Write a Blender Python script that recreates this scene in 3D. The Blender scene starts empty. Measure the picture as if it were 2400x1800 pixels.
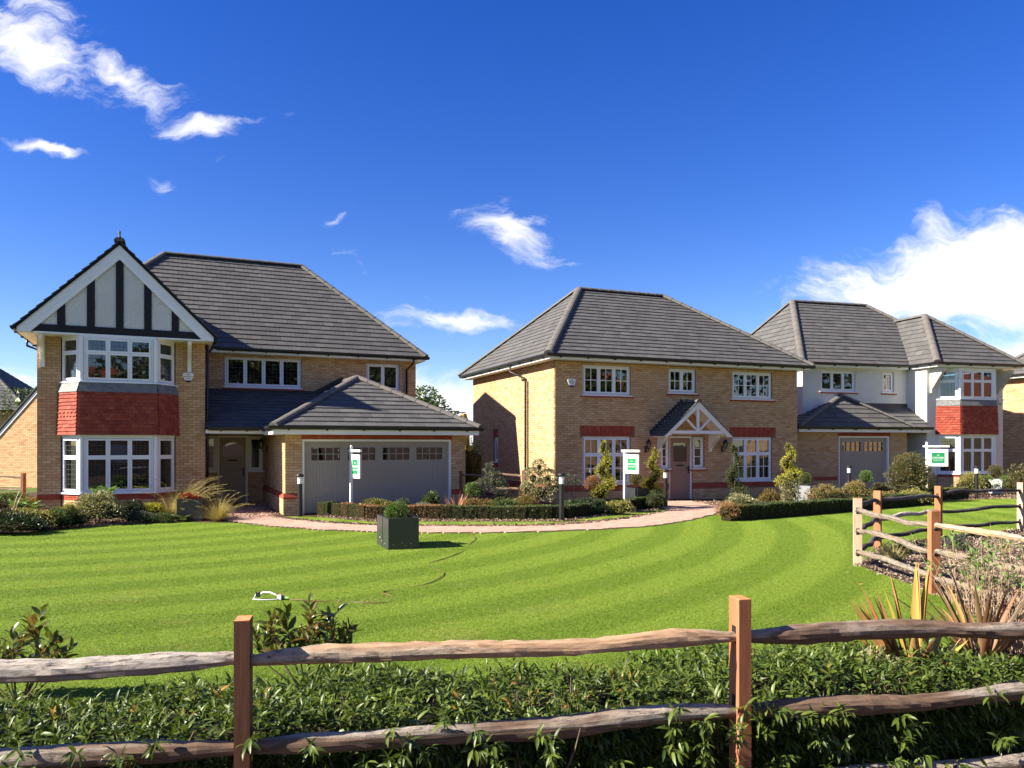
import bpy, math, random
import numpy as np
from mathutils import Matrix, Vector
R = math.radians
S = bpy.context.scene
C = S.collection
rng = np.random.default_rng(7)
random.seed(7)

# ------------------------------------------------------------------ camera, sky, sun, exposure
EYE = 1.86
cam_d = bpy.data.cameras.new('camera')
cam = bpy.data.objects.new('camera', cam_d)
C.objects.link(cam)
cam.location = (0, 0, EYE)
cam.rotation_euler = (R(90), 0, 0)
cam_d.sensor_width = 36.0
cam_d.lens = 27.0
cam_d.shift_y = 142 / 2400
cam_d.clip_start = 0.05
cam_d.clip_end = 6000
S.camera = cam

SUN_AZ = 15.5     # direction the light travels, degrees from +X towards +Y
SUN_EL = 33.5
S.view_settings.view_transform = 'Standard'
S.view_settings.look = 'None'
S.view_settings.gamma = 1.0
S.view_settings.use_curve_mapping = False
S.view_settings.exposure = 1.6
SKY_STRENGTH = 0.085

sun_d = bpy.data.lights.new('sun', 'SUN')
sun_d.energy = 5.0
sun_d.angle = R(0.5)
sun_d.color = (1.0, 0.93, 0.80)
sun = bpy.data.objects.new('sun', sun_d)
C.objects.link(sun)
_tr = Vector((math.cos(R(SUN_AZ)) * math.cos(R(SUN_EL)), math.sin(R(SUN_AZ)) * math.cos(R(SUN_EL)), -math.sin(R(SUN_EL))))
sun.rotation_euler = _tr.to_track_quat('-Z', 'Y').to_euler()

world = bpy.data.worlds.new('World')
S.world = world
world.use_nodes = True
WN = world.node_tree
WN.nodes.clear()


def wn(t, **k):
    n = WN.nodes.new(t)
    for a, b in k.items():
        setattr(n, a, b)
    return n


def wl(a, b):
    WN.links.new(a, b)


def build_world():
    out = wn('ShaderNodeOutputWorld')
    bg = wn('ShaderNodeBackground')
    bg.inputs['Strength'].default_value = SKY_STRENGTH
    wl(bg.outputs[0], out.inputs[0])
    sky = wn('ShaderNodeTexSky', sky_type='NISHITA')
    sky.sun_disc = False
    sky.sun_elevation = R(SUN_EL)
    # the sun stands at azimuth (-cos, -sin) of the travel direction
    sx, sy = -math.cos(R(SUN_AZ)), -math.sin(R(SUN_AZ))
    sky.sun_rotation = math.atan2(sx, sy) % (2 * math.pi)
    sky.altitude = 0
    sky.air_density = 1.0
    sky.dust_density = 0.15
    sky.ozone_density = 4.0
    hs = wn('ShaderNodeHueSaturation')
    hs.inputs['Saturation'].default_value = 1.33
    hs.inputs['Hue'].default_value = 0.525
    hs.inputs['Value'].default_value = 0.74
    wl(sky.outputs[0], hs.inputs['Color'])
    tc = wn('ShaderNodeTexCoord')
    sep = wn('ShaderNodeSeparateXYZ')
    wl(tc.outputs['Generated'], sep.inputs[0])

    def math_(op, a, b=None, clamp=False):
        n = wn('ShaderNodeMath', operation=op)
        n.use_clamp = clamp
        for i, v in enumerate((a, b)):
            if v is None:
                continue
            if isinstance(v, (int, float)):
                n.inputs[i].default_value = v
            else:
                wl(v, n.inputs[i])
        return n.outputs[0]
    yy = math_('MAXIMUM', sep.outputs['Y'], 0.02)
    u = math_('DIVIDE', sep.outputs['X'], yy)
    v = math_('DIVIDE', sep.outputs['Z'], yy)
    uv = wn('ShaderNodeCombineXYZ')
    wl(u, uv.inputs[0])
    wl(v, uv.inputs[1])
    front = math_('MULTIPLY', math_('SUBTRACT', sep.outputs['Y'], 0.15), 6.0, True)
    # warp the coordinates so that the cloud edges are torn
    nz = wn('ShaderNodeTexNoise')
    nz.inputs['Scale'].default_value = 9.0
    nz.inputs['Detail'].default_value = 6.0
    wl(uv.outputs[0], nz.inputs['Vector'])
    off = wn('ShaderNodeVectorMath', operation='SUBTRACT')
    wl(nz.outputs['Color'], off.inputs[0])
    off.inputs[1].default_value = (0.5, 0.5, 0.5)
    sc = wn('ShaderNodeVectorMath', operation='SCALE')
    wl(off.outputs[0], sc.inputs[0])
    sc.inputs['Scale'].default_value = 0.10
    uvw = wn('ShaderNodeVectorMath', operation='ADD')
    wl(uv.outputs[0], uvw.inputs[0])
    wl(sc.outputs[0], uvw.inputs[1])
    # cloud banks: azimuth/elevation tangents, half-widths, tilt, density
    banks = [(-0.635, 0.515, 0.115, 0.040, -22, 1.15), (-0.62, 0.565, 0.09, 0.028, -22, 0.75), (-0.505, 0.482, 0.10, 0.022, -26, 0.9),
             (-0.455, 0.448, 0.05, 0.022, -48, 0.55), (-0.46, 0.474, 0.05, 0.012, -18, 0.6),
             (-0.402, 0.420, 0.055, 0.020, -8, 0.95), (-0.33, 0.425, 0.06, 0.010, 0, 0.35), (-0.615, 0.397, 0.065, 0.010, -8, 1.0),
             (-0.449, 0.346, 0.016, 0.010, -10, 0.7), (-0.375, 0.361, 0.02, 0.010, 0, 0.35), (-0.232, 0.304, 0.03, 0.009, 35, 0.5),
             (-0.005, 0.272, 0.07, 0.034, -32, 1.0), (0.015, 0.287, 0.05, 0.012, 25, 0.75), (0.062, 0.237, 0.08, 0.008, 3, 0.4), (-0.01, 0.32, 0.02, 0.03, 0, 0.3),
             (-0.085, 0.158, 0.13, 0.018, 2, 0.95), (-0.03, 0.172, 0.05, 0.010, 3, 0.6), (-0.115, 0.197, 0.015, 0.010, 0, 0.5), (-0.21, 0.236, 0.03, 0.012, -40, 0.5),
             (0.60, 0.235, 0.24, 0.062, 14, 1.5), (0.68, 0.205, 0.24, 0.055, 6, 1.4), (0.72, 0.150, 0.26, 0.026, 14, 0.9), (0.42, 0.168, 0.12, 0.014, 2, 0.35), (0.30, 0.195, 0.07, 0.008, 0, 0.25),
             (-0.122, 0.042, 0.05, 0.045, -10, 1.9), (-0.09, 0.030, 0.06, 0.05, 0, 1.8), (-0.655, 0.085, 0.06, 0.020, 0, 0.9), (-0.66, 0.045, 0.09, 0.030, 0, 1.0),
             (0.9, 0.30, 0.2, 0.05, 10, 0.8), (-0.9, 0.62, 0.2, 0.05, -20, 0.8)]
    tot = None
    for (a, b, ra, rb, rot, dn) in banks:
        mp = wn('ShaderNodeMapping', vector_type='TEXTURE')
        mp.inputs['Location'].default_value = (a, b, 0)
        mp.inputs['Rotation'].default_value = (0, 0, R(rot))
        mp.inputs['Scale'].default_value = (ra * 1.42, rb * 1.42, 1)
        wl(uvw.outputs[0], mp.inputs['Vector'])
        gr = wn('ShaderNodeTexGradient', gradient_type='SPHERICAL')
        wl(mp.outputs[0], gr.inputs[0])
        m = math_('MULTIPLY', gr.outputs['Fac'], dn)
        tot = m if tot is None else math_('MAXIMUM', tot, m)
    tot = math_('MULTIPLY', tot, front)
    # extra cloud outside the view, thickened to brighten the shaded house fronts
    mp = wn('ShaderNodeMapping')
    mp.inputs['Scale'].default_value = (2.2, 2.2, 6.0)
    wl(tc.outputs['Generated'], mp.inputs['Vector'])
    n2 = wn('ShaderNodeTexNoise')
    n2.inputs['Scale'].default_value = 1.4
    n2.inputs['Detail'].default_value = 7.0
    n2.inputs['Roughness'].default_value = 0.6
    wl(mp.outputs[0], n2.inputs['Vector'])
    back = math_('MULTIPLY', math_('SUBTRACT', n2.outputs['Fac'], 0.52), 3.0, True)
    back = math_('MULTIPLY', back, math_('SUBTRACT', 1.0, front, True))
    # fibre texture
    mp3 = wn('ShaderNodeMapping')
    mp3.inputs['Scale'].default_value = (10.0, 26.0, 1.0)
    mp3.inputs['Rotation'].default_value = (0, 0, R(14))
    wl(uvw.outputs[0], mp3.inputs['Vector'])
    n3 = wn('ShaderNodeTexNoise')
    n3.inputs['Scale'].default_value = 1.6
    n3.inputs['Detail'].default_value = 9.0
    n3.inputs['Roughness'].default_value = 0.62
    wl(mp3.outputs[0], n3.inputs['Vector'])
    n4 = wn('ShaderNodeTexNoise')
    n4.inputs['Scale'].default_value = 5.0
    n4.inputs['Detail'].default_value = 8.0
    n4.inputs['Roughness'].default_value = 0.65
    wl(mp3.outputs[0], n4.inputs['Vector'])
    fib = math_('ADD', math_('MULTIPLY', n3.outputs['Fac'], 0.7), math_('MULTIPLY', n4.outputs['Fac'], 0.3))
    fib = math_('MULTIPLY', math_('SUBTRACT', fib, 0.33), 3.2, True)
    al = math_('SUBTRACT', math_('MULTIPLY', tot, 1.75), math_('MULTIPLY', math_('SUBTRACT', 1.0, fib), 0.95))
    al = math_('MAXIMUM', al, 0.0)
    sm = wn('ShaderNodeMapRange', interpolation_type='SMOOTHSTEP')
    wl(al, sm.inputs['Value'])
    sm.inputs['From Min'].default_value = 0.0
    sm.inputs['From Max'].default_value = 1.45
    al = math_('ADD', sm.outputs[0], back, True)
    mx = wn('ShaderNodeMix', data_type='RGBA')
    wl(al, mx.inputs['Factor'])
    wl(hs.outputs[0], mx.inputs['A'])
    mx.inputs['B'].default_value = (4.6, 4.6, 4.7, 1)
    wl(mx.outputs['Result'], bg.inputs['Color'])


build_world()

# ------------------------------------------------------------------ materials
MATS = {}


class NT:
    def __init__(s, name):
        m = bpy.data.materials.new(name)
        m.use_nodes = True
        s.m = m
        s.t = m.node_tree
        s.t.nodes.clear()
        s.out = s.n('ShaderNodeOutputMaterial')

    def n(s, t, **k):
        x = s.t.nodes.new(t)
        for a, b in k.items():
            setattr(x, a, b)
        return x

    def l(s, a, b):
        s.t.links.new(a, b)

    def val(s, sock, v):
        if isinstance(v, (int, float, tuple, list)):
            sock.default_value = v
        else:
            s.l(v, sock)

    def bsdf(s, color, rough=0.6, spec=0.4, normal=None, metal=0.0, coat=0.0):
        b = s.n('ShaderNodeBsdfPrincipled')
        s.val(b.inputs['Base Color'], color)
        s.val(b.inputs['Roughness'], rough)
        b.inputs['Specular IOR Level'].default_value = spec
        b.inputs['Metallic'].default_value = metal
        if normal is not None:
            s.l(normal, b.inputs['Normal'])
        return b

    def math(s, op, a, b=None, clamp=False):
        n = s.n('ShaderNodeMath', operation=op)
        n.use_clamp = clamp
        s.val(n.inputs[0], a)
        if b is not None:
            s.val(n.inputs[1], b)
        return n.outputs[0]

    def coord(s, which='Object', scale=(1, 1, 1), rot=(0, 0, 0)):
        tc = s.n('ShaderNodeTexCoord')
        mp = s.n('ShaderNodeMapping')
        mp.inputs['Scale'].default_value = scale
        mp.inputs['Rotation'].default_value = rot
        s.l(tc.outputs[which], mp.inputs['Vector'])
        return mp.outputs[0]

    def noise(s, vec, scale, detail=4.0, rough=0.55, out='Fac'):
        n = s.n('ShaderNodeTexNoise')
        n.inputs['Scale'].default_value = scale
        n.inputs['Detail'].default_value = detail
        n.inputs['Roughness'].default_value = rough
        if vec is not None:
            s.l(vec, n.inputs['Vector'])
        return n.outputs[out]

    def ramp(s, fac, cols, interp='LINEAR'):
        r = s.n('ShaderNodeValToRGB')
        cr = r.color_ramp
        cr.interpolation = interp
        while len(cr.elements) < len(cols):
            cr.elements.new(0.5)
        for e, (p, c) in zip(cr.elements, cols):
            e.position = p
            e.color = (*c, 1)
        s.l(fac, r.inputs[0])
        return r.outputs[0]

    def mix(s, fac, a, b, mode='MIX'):
        n = s.n('ShaderNodeMix', data_type='RGBA', blend_type=mode)
        s.val(n.inputs['Factor'], fac)
        s.val(n.inputs['A'], (*a, 1) if isinstance(a, tuple) and len(a) == 3 else a)
        s.val(n.inputs['B'], (*b, 1) if isinstance(b, tuple) and len(b) == 3 else b)
        return n.outputs['Result']

    def bump(s, h, strength=0.4, dist=0.01):
        b = s.n('ShaderNodeBump')
        b.inputs['Strength'].default_value = strength
        b.inputs['Distance'].default_value = dist
        s.l(h, b.inputs['Height'])
        return b.outputs[0]

    def rand(s):
        g = s.n('ShaderNodeNewGeometry')
        o = s.n('ShaderNodeObjectInfo')
        a = s.math('ADD', g.outputs['Random Per Island'], o.outputs['Random'])
        return s.math('FRACT', a)

    def done(s, sh):
        s.l(sh.outputs[0], s.out.inputs['Surface'])
        MATS[s.m.name] = s.m
        return s.m


def pieces_mat(name, cols, rough=0.85, spec=0.2, nscale=25.0, namt=0.25, bump=0.5, bdist=0.004, stain=None):
    """each brick or tile takes its own tone; grain inside the piece"""
    t = NT(name)
    k = len(cols)
    c = t.ramp(t.rand(), [(i / max(1, k - 1), col) for i, col in enumerate(cols)])
    v = t.coord('Object')
    n = t.noise(v, nscale, 5)
    c = t.mix(namt, c, t.ramp(n, [(0.25, (0.25, 0.25, 0.25)), (0.75, (0.85, 0.85, 0.85))]), 'OVERLAY')
    if stain:
        n2 = t.noise(v, stain[0], 4)
        f = t.math('MULTIPLY', t.math('SUBTRACT', n2, 0.5), stain[1], True)
        c = t.mix(f, c, stain[2])
    return t.done(t.bsdf(c, rough, spec, t.bump(n, bump, bdist)))


def plain_mat(name, col, rough=0.5, spec=0.4, nscale=12.0, var=0.12, bump=0.15, bdist=0.002, metal=0.0):
    t = NT(name)
    n = t.noise(t.coord('Object'), nscale, 5)
    d = tuple(x * (1 - var) for x in col)
    u = tuple(min(1, x * (1 + var * 0.6)) for x in col)
    c = t.ramp(n, [(0.3, d), (0.7, u)])
    r = t.math('ADD', t.math('MULTIPLY', n, 0.15), rough - 0.07)
    return t.done(t.bsdf(c, r, spec, t.bump(n, bump, bdist), metal))


def leaf_mat(name, cols, rough=0.42, spec=0.45, transl=0.28):
    t = NT(name)
    k = len(cols)
    c = t.ramp(t.rand(), [(i / max(1, k - 1), col) for i, col in enumerate(cols)])
    b = t.bsdf(c, rough, spec)
    tr = t.n('ShaderNodeBsdfTranslucent')
    t.l(t.mix(1.0, c, (1.0, 1.0, 0.55), 'MULTIPLY'), tr.inputs['Color'])
    m = t.n('ShaderNodeMixShader')
    m.inputs[0].default_value = transl
    t.l(b.outputs[0], m.inputs[1])
    t.l(tr.outputs[0], m.inputs[2])
    return t.done(m)


def render_mat():
    t = NT('white_roughcast')
    v = t.coord('Object')
    n = t.noise(v, 34, 3, 0.6)
    n2 = t.noise(v, 0.8, 4)
    vo = t.n('ShaderNodeTexVoronoi')
    vo.inputs['Scale'].default_value = 40
    t.l(v, vo.inputs['Vector'])
    h = t.math('ADD', n, t.math('MULTIPLY', vo.outputs['Distance'], 0.6))
    c = t.ramp(n2, [(0.3, (0.66, 0.64, 0.60)), (0.7, (0.74, 0.72, 0.68))])
    return t.done(t.bsdf(c, 0.85, 0.2, t.bump(h, 0.9, 0.03)))


def wood_mat(name, cols, grain=(3, 26, 26), rough=0.75, bumpd=0.004, bark=None):
    """timber with its grain along the piece's own X axis"""
    t = NT(name)
    o = t.n('ShaderNodeObjectInfo')
    v = t.coord('Object', grain)
    ad = t.n('ShaderNodeVectorMath', operation='ADD')
    sc = t.n('ShaderNodeVectorMath', operation='SCALE')
    t.l(o.outputs['Location'], sc.inputs[0])
    sc.inputs['Scale'].default_value = 7.3
    t.l(v, ad.inputs[0])
    t.l(sc.outputs[0], ad.inputs[1])
    n = t.noise(ad.outputs[0], 1.6, 8, 0.65)
    n2 = t.noise(ad.outputs[0], 0.35, 3)
    k = len(cols)
    f = t.math('ADD', t.math('MULTIPLY', n, 0.6), t.math('MULTIPLY', n2, 0.4))
    c = t.ramp(f, [(0.3 + 0.4 * i / max(1, k - 1), col) for i, col in enumerate(cols)])
    return t.done(t.bsdf(c, rough, 0.2, t.bump(n, 0.7, bumpd)))


def rail_mat(name, base, bark, split, thr=0.46):
    t = NT(name)
    o = t.n('ShaderNodeObjectInfo')
    v = t.coord('Object', (2.4, 22, 22))
    ad = t.n('ShaderNodeVectorMath', operation='ADD')
    sc = t.n('ShaderNodeVectorMath', operation='SCALE')
    t.l(o.outputs['Location'], sc.inputs[0])
    sc.inputs['Scale'].default_value = 9.1
    t.l(v, ad.inputs[0])
    t.l(sc.outputs[0], ad.inputs[1])
    n = t.noise(ad.outputs[0], 1.7, 9, 0.7)
    c = t.ramp(n, [(0.28, tuple(x * 0.35 for x in base)), (0.45, base), (0.62, tuple(x * 1.5 for x in base)), (0.8, split)])
    v2 = t.coord('Object', (9, 34, 34))
    b2 = t.noise(v2, 1.2, 9, 0.75)
    cb = t.ramp(b2, [(0.36, (0.04, 0.03, 0.025)), (0.46, bark), (0.7, tuple(min(1, x * 1.5) for x in bark))])
    big = t.noise(ad.outputs[0], 0.22, 3, 0.5)
    m = t.math('MULTIPLY', t.math('SUBTRACT', big, thr), 14.0, True)
    # bark is only left on the round upper side of the rail
    g = t.n('ShaderNodeTexCoord')
    sp = t.n('ShaderNodeSeparateXYZ')
    t.l(g.outputs['Object'], sp.inputs[0])
    up = t.math('MULTIPLY', t.math('ADD', sp.outputs['Z'], 0.012), 90.0, True)
    m = t.math('MULTIPLY', m, up)
    col = t.mix(m, c, cb)
    h = t.math('ADD', n, t.math('MULTIPLY', t.math('MULTIPLY', b2, 2.2), m))
    return t.done(t.bsdf(col, 0.85, 0.15, t.bump(h, 0.9, 0.008)))


def glass_mat():
    t = NT('window_glass')
    fr = t.n('ShaderNodeFresnel')
    fr.inputs['IOR'].default_value = 1.55
    v = t.coord('Object')
    n = t.noise(v, 1.6, 2)
    nb = t.bump(n, 0.06, 0.02)
    t.l(nb, fr.inputs['Normal'])
    f = t.math('ADD', t.math('MULTIPLY', fr.outputs[0], 1.5), 0.055, True)
    gg = t.n('ShaderNodeNewGeometry')
    f = t.math('MULTIPLY', f, t.math('SUBTRACT', 1.0, gg.outputs['Backfacing']))
    gl = t.n('ShaderNodeBsdfGlossy')
    gl.inputs['Roughness'].default_value = 0.01
    gl.inputs['Color'].default_value = (0.95, 0.97, 1, 1)
    t.l(nb, gl.inputs['Normal'])
    tr = t.n('ShaderNodeBsdfTransparent')
    tr.inputs['Color'].default_value = (0.60, 0.64, 0.63, 1)
    m = t.n('ShaderNodeMixShader')
    t.l(f, m.inputs[0])
    t.l(tr.outputs[0], m.inputs[1])
    t.l(gl.outputs[0], m.inputs[2])
    return t.done(m)


def lawn_mat(blades=False):
    t = NT('lawn_blades' if blades else 'mown_lawn')
    g = t.n('ShaderNodeNewGeometry')
    pos = g.outputs['Position']
    d = t.n('ShaderNodeVectorMath', operation='DISTANCE')
    t.l(pos, d.inputs[0])
    d.inputs[1].default_value = (-10.9, 21.0, 0)
    warp = t.noise(pos, 0.5, 2)
    s = t.math('SINE', t.math('MULTIPLY', t.math('ADD', d.outputs['Value'], t.math('MULTIPLY', warp, 0.25)), 2 * math.pi / 1.28))
    s = t.math('ADD', t.math('MULTIPLY', s, 1.4), 0.5, True)
    n1 = t.noise(pos, 0.9, 5, 0.6)
    n2 = t.noise(pos, 38, 4, 0.7)
    n3 = t.noise(pos, 140, 3, 0.7)
    if blades:
        n3 = t.rand()
    green = t.ramp(n3, [(0.2, (0.125, 0.200, 0.016)), (0.5, (0.160, 0.245, 0.022)), (0.85, (0.205, 0.285, 0.034))])
    green = t.mix(t.math('MULTIPLY', s, 0.50), green, (0.260, 0.355, 0.042))  # light and dark sheen of leaning blades, put into the colour
    dry = t.math('MULTIPLY', t.math('SUBTRACT', t.math('ADD', t.math('MULTIPLY', n1, 0.75), t.math('MULTIPLY', n2, 0.25)), 0.53), 3.6, True)
    # the turf dries out towards the camera and the right-hand bed
    sp = t.n('ShaderNodeSeparateXYZ')
    t.l(pos, sp.inputs[0])
    near = t.math('MULTIPLY', t.math('SUBTRACT', 10.5, sp.outputs['Y']), 0.17, True)
    near = t.math('ADD', t.math('MULTIPLY', near, 0.8), 0.22)
    col = t.mix(t.math('MULTIPLY', dry, near), green, (0.34, 0.30, 0.095))
    h = t.math('ADD', t.math('MULTIPLY', n2, 0.4), n3)
    if blades:
        b = t.bsdf(col, 0.55, 0.3)
        tr = t.n('ShaderNodeBsdfTranslucent')
        t.l(col, tr.inputs['Color'])
        m = t.n('ShaderNodeMixShader')
        m.inputs[0].default_value = 0.45
        t.l(b.outputs[0], m.inputs[1])
        t.l(tr.outputs[0], m.inputs[2])
        return t.done(m)
    return t.done(t.bsdf(col, 0.8, 0.1, t.bump(h, 1.0, 0.03)))


def ground_mat():
    t = NT('rough_grass')
    g = t.n('ShaderNodeNewGeometry')
    n = t.noise(g.outputs['Position'], 0.6, 6, 0.65)
    n2 = t.noise(g.outputs['Position'], 20, 5, 0.7)
    c = t.ramp(t.math('ADD', t.math('MULTIPLY', n, 0.5), t.math('MULTIPLY', n2, 0.5)), [(0.3, (0.05, 0.075, 0.02)), (0.55, (0.10, 0.14, 0.035)), (0.75, (0.17, 0.16, 0.07))])
    return t.done(t.bsdf(c, 0.9, 0.1, t.bump(n2, 1.0, 0.03)))


def soil_mat():
    t = NT('bark_mulch_soil')
    v = t.coord('Object')
    n = t.noise(v, 9, 6, 0.7)
    n2 = t.noise(v, 60, 5, 0.7)
    c = t.ramp(n2, [(0.3, (0.035, 0.022, 0.014)), (0.5, (0.09, 0.055, 0.035)), (0.72, (0.20, 0.13, 0.085))])
    return t.done(t.bsdf(c, 0.9, 0.15, t.bump(t.math('ADD', n, n2), 1.0, 0.04)))


BRICK_COLS = [(0.43, 0.25, 0.118), (0.52, 0.335, 0.172), (0.55, 0.37, 0.20), (0.48, 0.285, 0.142), (0.57, 0.40, 0.23), (0.46, 0.27, 0.132), (0.53, 0.345, 0.176), (0.39, 0.215, 0.108)]
BRICK = pieces_mat('buff_brick', BRICK_COLS, 0.9, 0.15, 30, 0.22, 0.6, 0.004, (0.7, 1.0, (0.42, 0.28, 0.17)))
MORTAR = plain_mat('brown_mortar', (0.22, 0.135, 0.075), 0.9, 0.1, 40, 0.2, 0.4)
REDBRICK = pieces_mat('red_brick', [(0.30, 0.055, 0.03), (0.36, 0.075, 0.04), (0.27, 0.05, 0.03), (0.40, 0.095, 0.05)], 0.85, 0.2, 30, 0.15)
REDTILE = pieces_mat('red_clay_tile', [(0.25, 0.042, 0.024), (0.30, 0.060, 0.032), (0.21, 0.036, 0.023), (0.34, 0.080, 0.043), (0.27, 0.048, 0.028)], 0.8, 0.25, 40, 0.12)
TILE = pieces_mat('grey_roof_tile', [(0.068, 0.065, 0.062), (0.092, 0.088, 0.083), (0.080, 0.076, 0.072), (0.108, 0.102, 0.096), (0.072, 0.068, 0.065), (0.098, 0.093, 0.087)], 0.8, 0.3, 24, 0.3, 0.7, 0.006, (1.3, 1.0, (0.15, 0.14, 0.125)))
SLATE = pieces_mat('dark_roof_tile', [(0.060, 0.060, 0.062), (0.075, 0.074, 0.074), (0.090, 0.087, 0.084), (0.067, 0.066, 0.068)], 0.7, 0.35, 24, 0.3, 0.7, 0.006)
RIDGE = pieces_mat('ridge_tile_concrete', [(0.105, 0.095, 0.085), (0.13, 0.117, 0.104), (0.118, 0.107, 0.095)], 0.85, 0.2, 20, 0.25)
FELT = plain_mat('roof_underlay', (0.02, 0.02, 0.02), 0.95, 0.05)
WHITE = plain_mat('white_upvc', (0.80, 0.80, 0.80), 0.32, 0.5, 3, 0.03, 0.03)
WPAINT = plain_mat('white_paint', (0.78, 0.765, 0.72), 0.5, 0.4, 8, 0.05, 0.1)
BLACK = plain_mat('black_plastic', (0.012, 0.012, 0.013), 0.4, 0.5, 8, 0.2, 0.1)
TIMBER = plain_mat('black_timber', (0.012, 0.012, 0.014), 0.6, 0.3, 14, 0.3, 0.4)
LEAD = plain_mat('lead_sheet', (0.16, 0.155, 0.15), 0.55, 0.4, 10, 0.35, 0.4, 0.004)
FLASH = plain_mat('dark_flashing', (0.035, 0.035, 0.038), 0.6, 0.4, 10, 0.3, 0.4)
ROUGHCAST = render_mat()
GLASS = glass_mat()
GREYP = plain_mat('taupe_grey_paint', (0.335, 0.285, 0.235), 0.45, 0.4, 5, 0.05, 0.05)
DOORP = plain_mat('brown_door_paint', (0.27, 0.165, 0.125), 0.45, 0.4, 5, 0.06, 0.06)
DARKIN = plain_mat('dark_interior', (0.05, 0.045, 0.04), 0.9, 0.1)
CURTAIN = plain_mat('pale_curtain', (0.55, 0.53, 0.50), 0.9, 0.1, 4, 0.15, 0.3)
LEADCAME = plain_mat('lead_came', (0.05, 0.05, 0.055), 0.5, 0.4)
POSTWOOD = wood_mat('sawn_brown_post', [(0.105, 0.045, 0.024), (0.165, 0.072, 0.038), (0.225, 0.105, 0.055)], (2.2, 20, 20), 0.75, 0.002)
POSTORANGE = wood_mat('sawn_orange_post', [(0.25, 0.088, 0.038), (0.35, 0.135, 0.062), (0.44, 0.20, 0.10)], (2.2, 20, 20), 0.75, 0.002)
POSTPALE = wood_mat('weathered_pale_post', [(0.33, 0.23, 0.15), (0.45, 0.33, 0.23), (0.54, 0.42, 0.31)], (2.2, 20, 20), 0.8, 0.002)
ENDGRAIN = wood_mat('end_grain', [(0.42, 0.13, 0.05), (0.58, 0.22, 0.09), (0.64, 0.28, 0.12)], (20, 20, 20), 0.8, 0.002)
RAILW = rail_mat('cleft_rail', (0.13, 0.082, 0.055), (0.30, 0.25, 0.20), (0.30, 0.14, 0.06))
RAILO = rail_mat('cleft_rail_honey', (0.33, 0.205, 0.12), (0.36, 0.28, 0.20), (0.58, 0.27, 0.09))
RAILG = rail_mat('cleft_rail_grey', (0.20, 0.155, 0.12), (0.40, 0.345, 0.285), (0.30, 0.18, 0.10), 0.30)
RAILD = rail_mat('cleft_rail_unlit', (0.055, 0.045, 0.04), (0.10, 0.088, 0.08), (0.09, 0.068, 0.052))  # same cleft wood, with the back rails' shade put into the colour
LAWN = lawn_mat()
BLADES = lawn_mat(True)
ROUGH = ground_mat()
SOIL = soil_mat()
CHIP = pieces_mat('bark_chip', [(0.10, 0.055, 0.035), (0.20, 0.12, 0.08), (0.30, 0.20, 0.14), (0.38, 0.28, 0.20), (0.15, 0.08, 0.05)], 0.85, 0.2)
PALECHIP = pieces_mat('pale_bark_chip', [(0.12, 0.08, 0.055), (0.22, 0.16, 0.115), (0.31, 0.24, 0.175), (0.40, 0.32, 0.24), (0.16, 0.10, 0.065)], 0.85, 0.2)
PAVER = pieces_mat('pink_paving_block', [(0.39, 0.245, 0.175), (0.46, 0.30, 0.22), (0.43, 0.27, 0.20), (0.50, 0.345, 0.265)], 0.85, 0.2, 40, 0.2)
PAVEBED = plain_mat('paving_joint_sand', (0.26, 0.17, 0.12), 0.95, 0.1, 30, 0.2)
GRC = plain_mat('grey_planter_metal', (0.030, 0.032, 0.038), 0.30, 0.6, 3, 0.15, 0.05)
BLKPL = plain_mat('black_planter', (0.012, 0.012, 0.013), 0.4, 0.4, 6, 0.2, 0.05)
STONEPL = plain_mat('grey_stone_planter', (0.20, 0.20, 0.21), 0.7, 0.3, 6, 0.15, 0.1)
LENS = plain_mat('white_lamp_lens', (0.82, 0.82, 0.80), 0.3, 0.5, 6, 0.03, 0.05)
SIGNG = plain_mat('green_sign_panel', (0.012, 0.21, 0.075), 0.45, 0.4, 4, 0.05, 0.02)
BLUE = plain_mat('blue_lens', (0.01, 0.012, 0.16), 0.3, 0.5)
REDINK = plain_mat('red_print', (0.45, 0.05, 0.05), 0.6, 0.3)
GREYINK = plain_mat('grey_print', (0.12, 0.12, 0.14), 0.6, 0.3)
BARK = wood_mat('plant_bark', [(0.06, 0.04, 0.028), (0.12, 0.085, 0.06), (0.20, 0.15, 0.11)], (4, 20, 20), 0.9, 0.003)
TWIG = plain_mat('dry_tan_stem', (0.36, 0.25, 0.16), 0.8, 0.2, 10, 0.3, 0.2)
DARKCORE = plain_mat('dark_core', (0.030, 0.028, 0.014), 0.95, 0.05, 30, 0.4, 0.8, 0.02)  # shade inside the foliage, put into dark solid filler
HOSE = plain_mat('brown_hose', (0.16, 0.075, 0.032), 0.5, 0.4)
SPRK = plain_mat('grey_sprinkler_plastic', (0.55, 0.56, 0.58), 0.4, 0.5)
LIME = plain_mat('lime_fitting', (0.30, 0.55, 0.12), 0.4, 0.5)
SALMON = plain_mat('salmon_fitting', (0.60, 0.24, 0.15), 0.4, 0.5)
YELLOW = plain_mat('yellow_machine_paint', (0.62, 0.30, 0.02), 0.45, 0.4)
REDROOF = pieces_mat('red_roof_tile', [(0.34, 0.085, 0.04), (0.42, 0.12, 0.055), (0.38, 0.10, 0.05)], 0.85, 0.2)

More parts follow.
